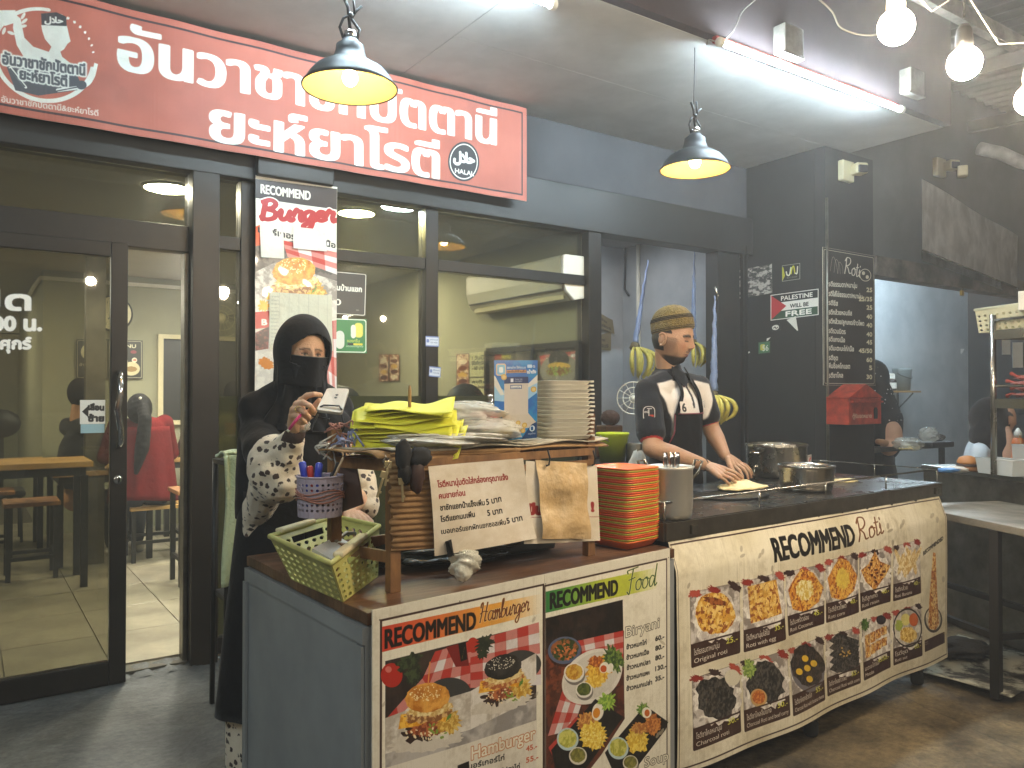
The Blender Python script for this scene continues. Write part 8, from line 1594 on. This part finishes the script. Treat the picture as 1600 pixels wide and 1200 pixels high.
# ---------------- the woman in black
wo = Vector((1.04, 2.93, 0)); w_ = Fr(wo, (-.16, -.987)); WT = thing('person', 'woman in black headscarf and face veil holding a phone', 'person', wo)
hc = atD(474, 553, 2.96); wf = Fr(hc, (.0, -1.0), -.14, .05); fch, fco = face(wf, 1.04, 'd0a684', closed=False, female=True)
S1, E1, W1 = atD(405, 668, 2.96), atD(420, 752, 2.74), atD(462, 672, 2.57)
S2, E2, W2 = atD(522, 668, 2.98), atD(566, 770, 2.92), atD(545, 800, 2.70)
parts = [('c', [S1, S1.lerp(E1, .5), E1], [.052, .047, .04]), ('c', [E1, E1.lerp(W1, .4), W1], [.04, .038, .025]), ('c', [S2, E2], [.05, .04]), ('c', [E2, W2], [.04, .026]), ('c', [wf.p(0, -.02, -.06), atD(470, 640, 3.0)], [.05, .055]), ('e', w_.p(0, 0, 1.2), (.15, .10, .22), w_.R), ('e', w_.p(0, 0, .92), (.16, .12, .2), w_.R), ('c', [w_.p(-.08, 0, .9), w_.p(-.08, 0, .08)], [.085, .045]), ('c', [w_.p(.08, 0, .9), w_.p(.08, 0, .08)], [.085, .045]), ('c', [w_.p(-.08, 0, .045), w_.p(-.08, .14, .035)], [.04, .032]), ('c', [w_.p(.08, 0, .045), w_.p(.08, .14, .035)], [.04, .032])]
wb = remesh(parts, .008, 4)
q = lambda x, y, D=2.50: atD(x, y, D)
wh = hand(W1, [q(471, 626, 2.50), q(464, 632, 2.49), q(459, 640, 2.49), q(457, 649, 2.50)], [[q(471, 626, 2.50), q(480, 618, 2.47), q(491, 616, 2.46), q(501, 617, 2.47)], [q(464, 632, 2.49), q(474, 629, 2.45), q(484, 634, 2.43), q(490, 641, 2.45)], [q(459, 640, 2.49), q(468, 639, 2.45), q(477, 645, 2.43), q(483, 652, 2.45)], [q(457, 649, 2.50), q(464, 650, 2.46), q(472, 655, 2.44), q(478, 660, 2.45)]], [q(474, 655, 2.54), q(486, 645, 2.52), q(494, 634, 2.49), q(499, 626, 2.48)], r=.0098, palm=.030)
W3 = W2
wh2 = hand(W2, [W2+Vector((.03, -.05, -.02)), W2+Vector((.01, -.06, -.02)), W2+Vector((-.01, -.06, -.02)), W2+Vector((-.03, -.055, -.02))], [[W2+Vector((.03-.02*k, -.055, -.02)), W2+Vector((.03-.02*k, -.08, -.03)), W2+Vector((.03-.02*k, -.10, -.05)), W2+Vector((.03-.02*k, -.11, -.065))] for k in range(4)], [W2+Vector((.03, -.01, -.01)), W2+Vector((.045, -.04, -.02)), W2+Vector((.05, -.07, -.03)), W2+Vector((.045, -.085, -.04))])
tn = rgb('d6aa88'); cols = fco+[np.tile(tn, (len(c[0]), 1)) for c in (wb, wh, wh2)]; wallc = np.concatenate(cols)
skin('body', fch+[wb, wh, wh2], M_['skin'], lambda V: wallc, WT)
# headscarf: a shell round the head with an opening, falling over the shoulders
def scarf(a, b):
    t = 2*math.pi*a                                           # a: round from the face edge to the other edge; b: 0 rim/top .. 1 shoulders
    return None
def hshell():
    mb = MB(); nu, nv = 160, 130; vs = []
    for j in range(nv+1):
        v = j/nv
        for i in range(nu):
            t = 2*math.pi*i/nu                                # t=0 faces forward
            if v < .55:
                k = v/.55; ph = math.pi*.62*k; x = .103*math.sin(ph)*math.sin(t); y = (.118*math.sin(ph)*math.cos(t))-.012; z = .135*math.cos(ph)+.012; y = y if math.cos(t) < 0 else y*(1.0+.04*k)
                p = wf.p(x, y, z)
            else:
                k = (v-.55)/.45; p0 = wf.p(.103*.93*math.sin(t), .118*.93*math.cos(t)*(1.04 if math.cos(t) > 0 else 1)-.012, -.045)
                sx, sy = .175, .125; p1 = w_.p(sx*math.sin(t), sy*math.cos(t)+.02, 1.30-.04*math.cos(t)); e = k**1.5; p = p0.lerp(p1, e)+Vector((0, 0, -.03*math.sin(k*math.pi)))-(p0.lerp(p1, e)-wf.p(0, -.01, -.09-.1*k)).normalized()*.022*math.sin(k*math.pi)
                p += (p-Vector((wo.x, wo.y, p.z))).normalized()*(.008*math.sin(t*9+k*5)+.005*math.sin(t*17-k*9))*k**.5
            vs.append(p)
    fs = []
    for j in range(nv):
        for i in range(nu):
            t = 2*math.pi*(i+.5)/nu; t = t-2*math.pi if t > math.pi else t; ph = math.pi*.62*((j+.5)/nv)/.55
            z = math.cos(ph) if (j+.5)/nv < .55 else -.5
            if abs(t) < .86 and -.02 > 0: continue
            if (j+.5)/nv < .55 and abs(math.sin(ph)*math.sin(t)) < .70 and math.cos(t) > 0 and z < .52-.60*(math.sin(t))**2+.12*math.sin(t) and z > -.30-.1*math.cos(t*2): continue
            fs.append((j*nu+i, (j+1)*nu+i, (j+1)*nu+(i+1) % nu, j*nu+(i+1) % nu))
    mb.add(vs, fs, 0, True); return mb
hshell().build('headscarf', M_['black_cloth'], WT, thick=.004, weld=True)
mb = MB().grid(lambda a, b: wf.p(.0900*math.sin((a-.5)*3.0), (.094*math.cos((a-.5)*3.0)+.004)+.024*G((a-.5), .12), .001-.010*abs(a-.5)-.11*(1-b))+Vector((0, 0, 0)), 30, 24, uv=False)
mb.build('face_veil', M_['black_cloth'], WT, thick=.002); MB().tube([wf.p(.0905*math.sin((a-.5)*3.0), .095*math.cos((a-.5)*3.0)+.005+.024*G(a-.5, .12), .001-.010*abs(a-.5)) for a in np.linspace(.2, .9, 24)], .0014, 5).build('veil_edge', M_['steel_dull'], WT)
# robe
rp = [('e', w_.p(0, -.01, 1.24), (.205, .135, .17), w_.R), ('c', [w_.p(-.15, 0, 1.34), w_.p(.14, 0, 1.34)], [.072, .072]), ('c', [w_.p(-.1, 0, 1.36), w_.p(0, 0, 1.42), w_.p(.1, 0, 1.36)], [.075, .085, .075]), ('e', w_.p(0, 0, 1.08), (.205, .15, .26), w_.R), ('c', [S1, q(414, 706, 2.80), q(424, 716, 2.72)], [.072, .075, .06]),
 ('c', [S1, atD(398, 720, 2.95), atD(388, 790, 2.92), atD(372, 838, 2.92)], [.07, .07, .05, .018]), ('c', [S2, atD(540, 730, 2.97)], [.072, .06])]
rb = remesh(rp, .009, 6)
keep = rb[0][:, 2] > .94; rf = [f for f in rb[1] if all(keep[i] for i in f)]
skin('robe', [(rb[0], rf)], M_['black_cloth'], None, WT, folds(.007, 26, 3))
MB().grid(lambda a, b: w_.p((.262-.055*b+.007*(1-b)*math.sin(a*50+b*2))*math.sin(a*6.2832)-.03*(1-b), (.20-.045*b+.007*(1-b)*math.sin(a*57))*math.cos(a*6.2832), .245+.80*b), 120, 20, uv=False).build('robe_skirt', M_['black_cloth'], WT, thick=.003, weld=True)
def floral():
    m_ = mat('floral_cloth', 'd2ccba', .8, bump=.3, bs=60, sheen=.2); n_ = m_.node_tree.nodes; l_ = m_.node_tree.links
    tc = n_.new('ShaderNodeTexCoord'); nz = n_.new('ShaderNodeTexNoise'); nz.inputs['Scale'].default_value = 60; mx = n_.new('ShaderNodeMixRGB'); mx.inputs[0].default_value = .018; l_.new(tc.outputs['Object'], mx.inputs[1]); l_.new(nz.outputs['Color'], mx.inputs[2]); l_.new(tc.outputs['Object'], nz.inputs['Vector'])
    vo = n_.new('ShaderNodeTexVoronoi'); vo.inputs['Scale'].default_value = 36; vo.inputs['Randomness'].default_value = .85; l_.new(mx.outputs[0], vo.inputs['Vector'])
    cr = n_.new('ShaderNodeValToRGB'); cr.color_ramp.interpolation = 'LINEAR'; e = cr.color_ramp.elements; e[0].position = .31; e[0].color = (*srgb('3a2a22'), 1); e[1].position = .36; e[1].color = (*srgb('dccfb6'), 1)
    l_.new(vo.outputs['Distance'], cr.inputs[0]); l_.new(cr.outputs[0], n_['Principled BSDF'].inputs['Base Color']); return m_
M_['floral'] = floral()
pu = remesh([('e', q(430, 728, 2.66), (.094, .085, .108)), ('c', [q(440, 752, 2.66), q(418, 760, 2.72), q(404, 800, 2.84)], [.075, .065, .05]), ('c', [q(446, 706, 2.63), q(456, 690, 2.60)], [.060, .043])], .006, 5)
pl_ = remesh([('c', [q(399, 790, 2.82), q(392, 830, 2.86)], [.045, .03])], .006, 3)
skin('floral_sleeve', [pu, pl_], M_['floral'], None, WT, folds(.004, 60, 2))
mk('cuff_brown', '3b2a22', .85, bump=.3, bs=90); MB().tube([q(450, 700, 2.62), q(455, 688, 2.60), W1+Vector((0, 0, -.012)), W1+Vector((.002, 0, .004))], [.040, .036, .031, .031], 18).build('knit_cuff', M_['cuff_brown'], WT)
crumple(W1+Vector((.006, -.01, .012)), .036, .034, .022, 81, M_['clear'], 'plastic_glove_cuff', '', '', n=30, amp=.25, parent=WT)
MB().tube([q(466, 640, 2.435)+Vector((.0095*math.cos(a), .004*math.sin(a), .0095*math.sin(a))) for a in np.linspace(0, 6.283, 15)[:-1]], .0016, 6, closed=True).build('gold_ring', M_['brass'], WT)
lp_ = remesh([('c', [q(556, 720, 2.95), q(566, 750, 2.92), q(570, 790, 2.88)], [.05, .052, .055])], .006, 4); skin('floral_sleeve', [lp_], M_['floral'], None, WT, folds(.004, 60, 5))
sk = MB().grid(lambda a, b: w_.p((.215+.01*math.sin(a*44))*math.sin(a*6.283)-.03, (.165+.01*math.sin(a*50))*math.cos(a*6.283), .04+.24*b), 96, 8, uv=False); sk.build('floral_skirt', M_['floral'], WT, thick=.003)
mk('pink_pen', 'd8447c', .35)
pn = MB().tube([q(452, 671, 2.42), q(464, 655, 2.41), q(470, 648, 2.43)], [.0048, .0052, .004], 10); pnt = thing('pink_pen', 'bright pink pen held in the fist of the woman in black', 'pen', q(464, 655, 2.41)); pn.build('barrel', M_['pink_pen'], pnt); MB().tube([q(449, 674, 2.42), q(452, 671, 2.42)], .0045, 10).build('end_cap', M_['cap_white'], pnt)
# phone on its stand
mk('phone_back', 'a39c8e', .5, .2); cs = [atD(x, y, d_) for x, y, d_ in ((511, 606, 2.40), (546, 607, 2.40), (534, 645, 2.28), (494, 640, 2.28))]
PT = thing('phone', 'pale gold phone seen from behind on a wire stand', 'phone', (cs[2]+cs[3])/2); n_ = (cs[1]-cs[0]).cross(cs[3]-cs[0]).normalized(); n_ = n_ if n_.dot(O3-cs[0]) > 0 else -n_
ct = sum(cs, Vector())/4; ring_ = []
for i in range(4):
    A_, B_, C_ = cs[i-1], cs[i], cs[(i+1) % 4]
    for k in range(5): t_ = k/4; ring_.append((B_+(A_-B_).normalized()*.012)*(1-t_)**2+B_*2*t_*(1-t_)+(B_+(C_-B_).normalized()*.012)*t_**2)
MB().prism([p-n_*.009 for p in ring_], n_*.009).build('phone_body', M_['phone_back'], PT, bevel=.0015)
rgt = (cs[1]-cs[0]).normalized(); dn = (cs[3]-cs[0]).normalized()
for k in (.30, .42): c_ = (cs[0].lerp(cs[1], .56)).lerp(cs[3].lerp(cs[2], .56), k); MB().lathe([(0, 0), (.0042, 0), (.0042, .0012), (0, .0012)], c_, 14, M=Matrix((rgt, -dn, n_)).transposed()).build('camera_lens', M_['black_metal'], PT)
ST = thing('phone_stand', 'black wire phone stand fixed to the left rack post', 'stand', atD(505, 675, 2.28))
mb = MB().tube([atD(497, 648, 2.30), atD(491, 660, 2.28), atD(486, 672, 2.27), atD(489, 675, 2.27), atD(508, 675, 2.27)], .0028, 6).tube([atD(500, 636, 2.295), atD(506, 633, 2.30), atD(530, 634, 2.30), atD(534, 640, 2.29)], .0028, 6).tube([atD(534, 648, 2.29), atD(538, 668, 2.30), atD(526, 690, 2.30)], .003, 6).tube([atD(488, 650, 2.29), atD(515, 655, 2.32)], .0022, 6); mb.build('wire_frame', M_['black_metal'], ST)
# ---------------- seated and background people
def person(label, base, yaw, colf_parts, hair, headp, skin_parts, extras=None, tone='b98a66', vox=.012, headscale=1.0, tilt=0, closed=False, female=True):
    T = thing('person', label, 'person', base); hf_ = Fr(headp, yaw, tilt); ch, co = face(hf_, headscale, tone, closed=closed, female=female, n=72); b = remesh(skin_parts, vox, 3); cc = np.concatenate(co+[np.tile(rgb(tone), (len(b[0]), 1))]); skin('body', ch+[b], M_['skin'], lambda V: cc, T)
    for nm, parts, mt, fo in colf_parts: skin(nm, [remesh(parts, vox*.8, 16)], mt, None, T, folds(fo, 24, 1))
    return T, hf_
mk('red_cloth', '5c1516', .9, var=.2, vs=8, bump=.4, bs=30, spec=.1); mk('hair', '0c0a09', .75, spec=.15, bump=.5, bs=90, stretch=(1, 1, .15)); mk('yellow_cloth', 'b9a35a', .85, bump=.2); mk('denim', '20242c', .85); mk('white_cloth', 'c3cfd8', .8, bump=.2); mk('peach_cloth', 'd0a284', .85, bump=.3, bs=20); mk('shoe', 'b0aca0', .7)
rb_ = Vector((1.22, 7.12, .03)); f = Fr(rb_, (-.25, 1)); hp = atD(217, 640, 6.46)
T, hh = person('diner in a red jacket with a black ponytail, seen from behind', rb_, (-.3, 1), [
 ('red_jacket', [('e', f.p(0, .03, 1.06), (.20, .13, .13), f.R), ('c', [f.p(-.14, .04, 1.10), f.p(.14, .04, 1.10)], [.07, .07]), ('c', [f.p(.19, .04, 1.12), f.p(.27, .08, .86), f.p(.22, .3, .80)], [.075, .065, .05]), ('c', [f.p(-.19, .04, 1.12), f.p(-.27, .08, .86), f.p(-.22, .3, .80)], [.075, .065, .05])], M_['red_cloth'], .004),
 ('trousers', [('c', [f.p(-.1, 0, .50), f.p(-.12, .38, .48), f.p(-.12, .40, .12)], [.10, .085, .06]), ('c', [f.p(.1, 0, .50), f.p(.12, .38, .48), f.p(.12, .30, .12)], [.10, .085, .06])], M_['denim'], .003),
 ('shoes', [('c', [f.p(-.12, .34, .05), f.p(-.12, .5, .045)], [.05, .04]), ('c', [f.p(.12, .26, .05), f.p(.12, .42, .045)], [.05, .04])], M_['shoe'], .0)],
 None, hp, [('c', [hp, f.p(0, .03, 1.18)], [.05, .06]), ('e', f.p(0, 0, .9), (.15, .1, .3), f.R), ('c', [f.p(-.22, .3, .80), f.p(-.2, .42, .80)], [.035, .03]), ('c', [f.p(.22, .3, .80), f.p(.2, .42, .80)], [.035, .03])])
MB().grid(lambda a, b: f.p((.275-.075*b+.012*(1-b)*math.sin(a*60+b*3))*math.sin(a*6.2832), (.21-.075*b+.010*(1-b)*math.sin(a*51))*math.cos(a*6.2832)-.01, .50+.60*b-.02*math.sin(a*12)*(1-b)), 90, 14, uv=False).build('jacket_skirt', M_['red_cloth'], T, thick=.004)
hb = remesh([('e', hp+Vector((0, -.02, .01)), (.098, .11, .125)), ('c', [atD(222, 632, 6.40), atD(227, 655, 6.30), atD(222, 700, 6.24), atD(213, 738, 6.22)], [.045, .05, .055, .02])], .009, 3); skin('hair', [hb], M_['hair'], None, T, folds(.003, 70, 2))
MB().ball(atD(219, 622, 6.34), .012, 8).build('hair_clip', M_['white_plastic'], T)
yb = Vector((2.12, 7.75, .03)); f = Fr(yb, (-.2, 1)); hp = f.p(0, .02, 1.35)
T, _ = person('diner in a pale yellow top mostly hidden by the brown post', yb, (-.2, 1), [('yellow_top', [('e', f.p(0, 0, .80), (.19, .14, .28), f.R), ('c', [f.p(-.15, 0, 1.1), f.p(.15, 0, 1.1)], [.07, .07]), ('c', [f.p(-.17, 0, 1.08), f.p(-.24, .1, .85)], [.065, .055])], M_['yellow_cloth'], .004), ('skirt', [('c', [f.p(0, 0, .5), f.p(0, .35, .48), f.p(0, .38, .12)], [.15, .12, .07])], M_['denim'], .002)], None, hp, [('c', [hp, f.p(0, 0, 1.15)], [.05, .06]), ('e', f.p(0, 0, .8), (.14, .1, .3), f.R)])
hb = remesh([('e', hp+Vector((0, -.02, .02)), (.093, .105, .12))], .01, 2); skin('hair', [hb], M_['hair'], None, T)
db = Vector((.78, 7.55, .03)); f = Fr(db, (.9, .35)); hp = f.p(0, .02, 1.36)
T, _ = person('diner in dark clothes behind the door stile holding a cup', db, (.9, .3), [('dark_top', [('e', f.p(0, 0, .80), (.19, .14, .28), f.R), ('c', [f.p(-.15, 0, 1.1), f.p(.15, 0, 1.1)], [.07, .07]), ('c', [f.p(.17, 0, 1.08), atD(128, 690, 6.8), atD(124, 676, 6.65)], [.065, .05, .035])], M_['black_cloth'], .004)], None, hp, [('c', [hp, f.p(0, 0, 1.15)], [.05, .06]), ('c', [atD(124, 676, 6.65), atD(131, 673, 6.62)], [.03, .035]), ('c', [atD(131, 668, 6.62), atD(138, 671, 6.60)], [.012, .01]), ('c', [atD(131, 673, 6.62), atD(139, 676, 6.60)], [.012, .01]), ('e', f.p(0, 0, .8), (.14, .1, .3), f.R), ('c', [f.p(0, 0, .5), f.p(0, .3, .45), f.p(0, .32, .05)], [.12, .1, .05])])
hb = remesh([('e', hp+Vector((0, 0, .02)), (.098, .11, .125))], .01, 2); skin('hair', [hb], M_['hair'], None, T)
# polka dot scarf worker
M_['dots'] = mat('dotted_cloth', '17171a', .85); n_ = M_['dots'].node_tree.nodes; l_ = M_['dots'].node_tree.links; tc = n_.new('ShaderNodeTexCoord'); vo = n_.new('ShaderNodeTexVoronoi'); vo.inputs['Scale'].default_value = 26; vo.inputs['Randomness'].default_value = .45; cr = n_.new('ShaderNodeValToRGB'); cr.color_ramp.elements[0].position = .14; cr.color_ramp.elements[0].color = (.6, .6, .6, 1); cr.color_ramp.elements[1].position = .18; cr.color_ramp.elements[1].color = (.008, .008, .01, 1); l_.new(tc.outputs['Object'], vo.inputs['Vector']); l_.new(vo.outputs['Distance'], cr.inputs[0]); l_.new(cr.outputs[0], n_['Principled BSDF'].inputs['Base Color'])
DD = 7.15; hp = atD(1366, 590, DD); base = Vector((hp.x, hp.y, 0)); f = Fr(base, (.55, -.83))
T, _ = person('worker in black polka dot scarf and peach sleeve behind the letter box', base, (.2, -.98), [
 ('dotted_scarf', [('e', hp+Vector((0, .02, .0)), (.135, .15, .17)), ('c', [hp+Vector((0, 0, -.1)), atD(1376, 655, DD), atD(1372, 690, DD)], [.14, .19, .20])], M_['dots'], .004),
 ('peach_sleeve', [('e', atD(1393, 682, DD-.15), (.105, .09, .15)), ('e', atD(1388, 700, DD-.2), (.09, .08, .07))], M_['peach_cloth'], .006),
 ('dark_dress', [('e', f.p(0, 0, .95), (.22, .17, .42), f.R), ('e', f.p(0, 0, .5), (.25, .2, .5), f.R)], M_['black_cloth'], .004)], None, hp, [('c', [hp, f.p(0, 0, 1.2)], [.05, .06]), ('c', [atD(1384, 692, DD-.3), atD(1372, 690, DD-.35)], [.03, .028]), ('e', f.p(0, 0, .9), (.15, .1, .4), f.R), ('c', [f.p(-.08, 0, .6), f.p(-.08, 0, .05)], [.08, .05]), ('c', [f.p(.08, 0, .6), f.p(.08, 0, .05)], [.08, .05])], tilt=-.4)
DD = 5.25; hp = atD(1558, 655, DD); base = Vector((hp.x, hp.y, 0)); f = Fr(base, (.93, -.36)); yw = (.86, -.5)
T, _ = person('worker in black headscarf and white blouse in profile behind the shelf rack', base, yw, [
 ('headscarf', [('e', atD(1546, 655, DD+.03), (.115, .125, .150)), ('c', [atD(1545, 680, DD), atD(1552, 705, DD), atD(1560, 745, DD-.05)], [.12, .12, .10])], M_['black_cloth'], .004),
 ('white_blouse', [('c', [atD(1540, 710, DD+.02), atD(1538, 770, DD)], [.13, .16]), ('c', [atD(1530, 705, DD-.1), atD(1530, 745, DD-.15)], [.06, .055])], M_['white_cloth'], .005),
 ('dark_skirt', [('e', f.p(0, 0, .5), (.22, .2, .5), f.R)], M_['black_cloth'], .003)], None, hp+f.R @ Vector((0, .035, 0)), [('c', [hp, f.p(0, 0, 1.1)], [.05, .06]), ('e', f.p(0, 0, .9), (.14, .1, .35), f.R), ('c', [f.p(-.08, 0, .6), f.p(-.08, 0, .05)], [.08, .05]), ('c', [f.p(.08, 0, .6), f.p(.08, 0, .05)], [.08, .05])], tone='c49a80', tilt=-.15)
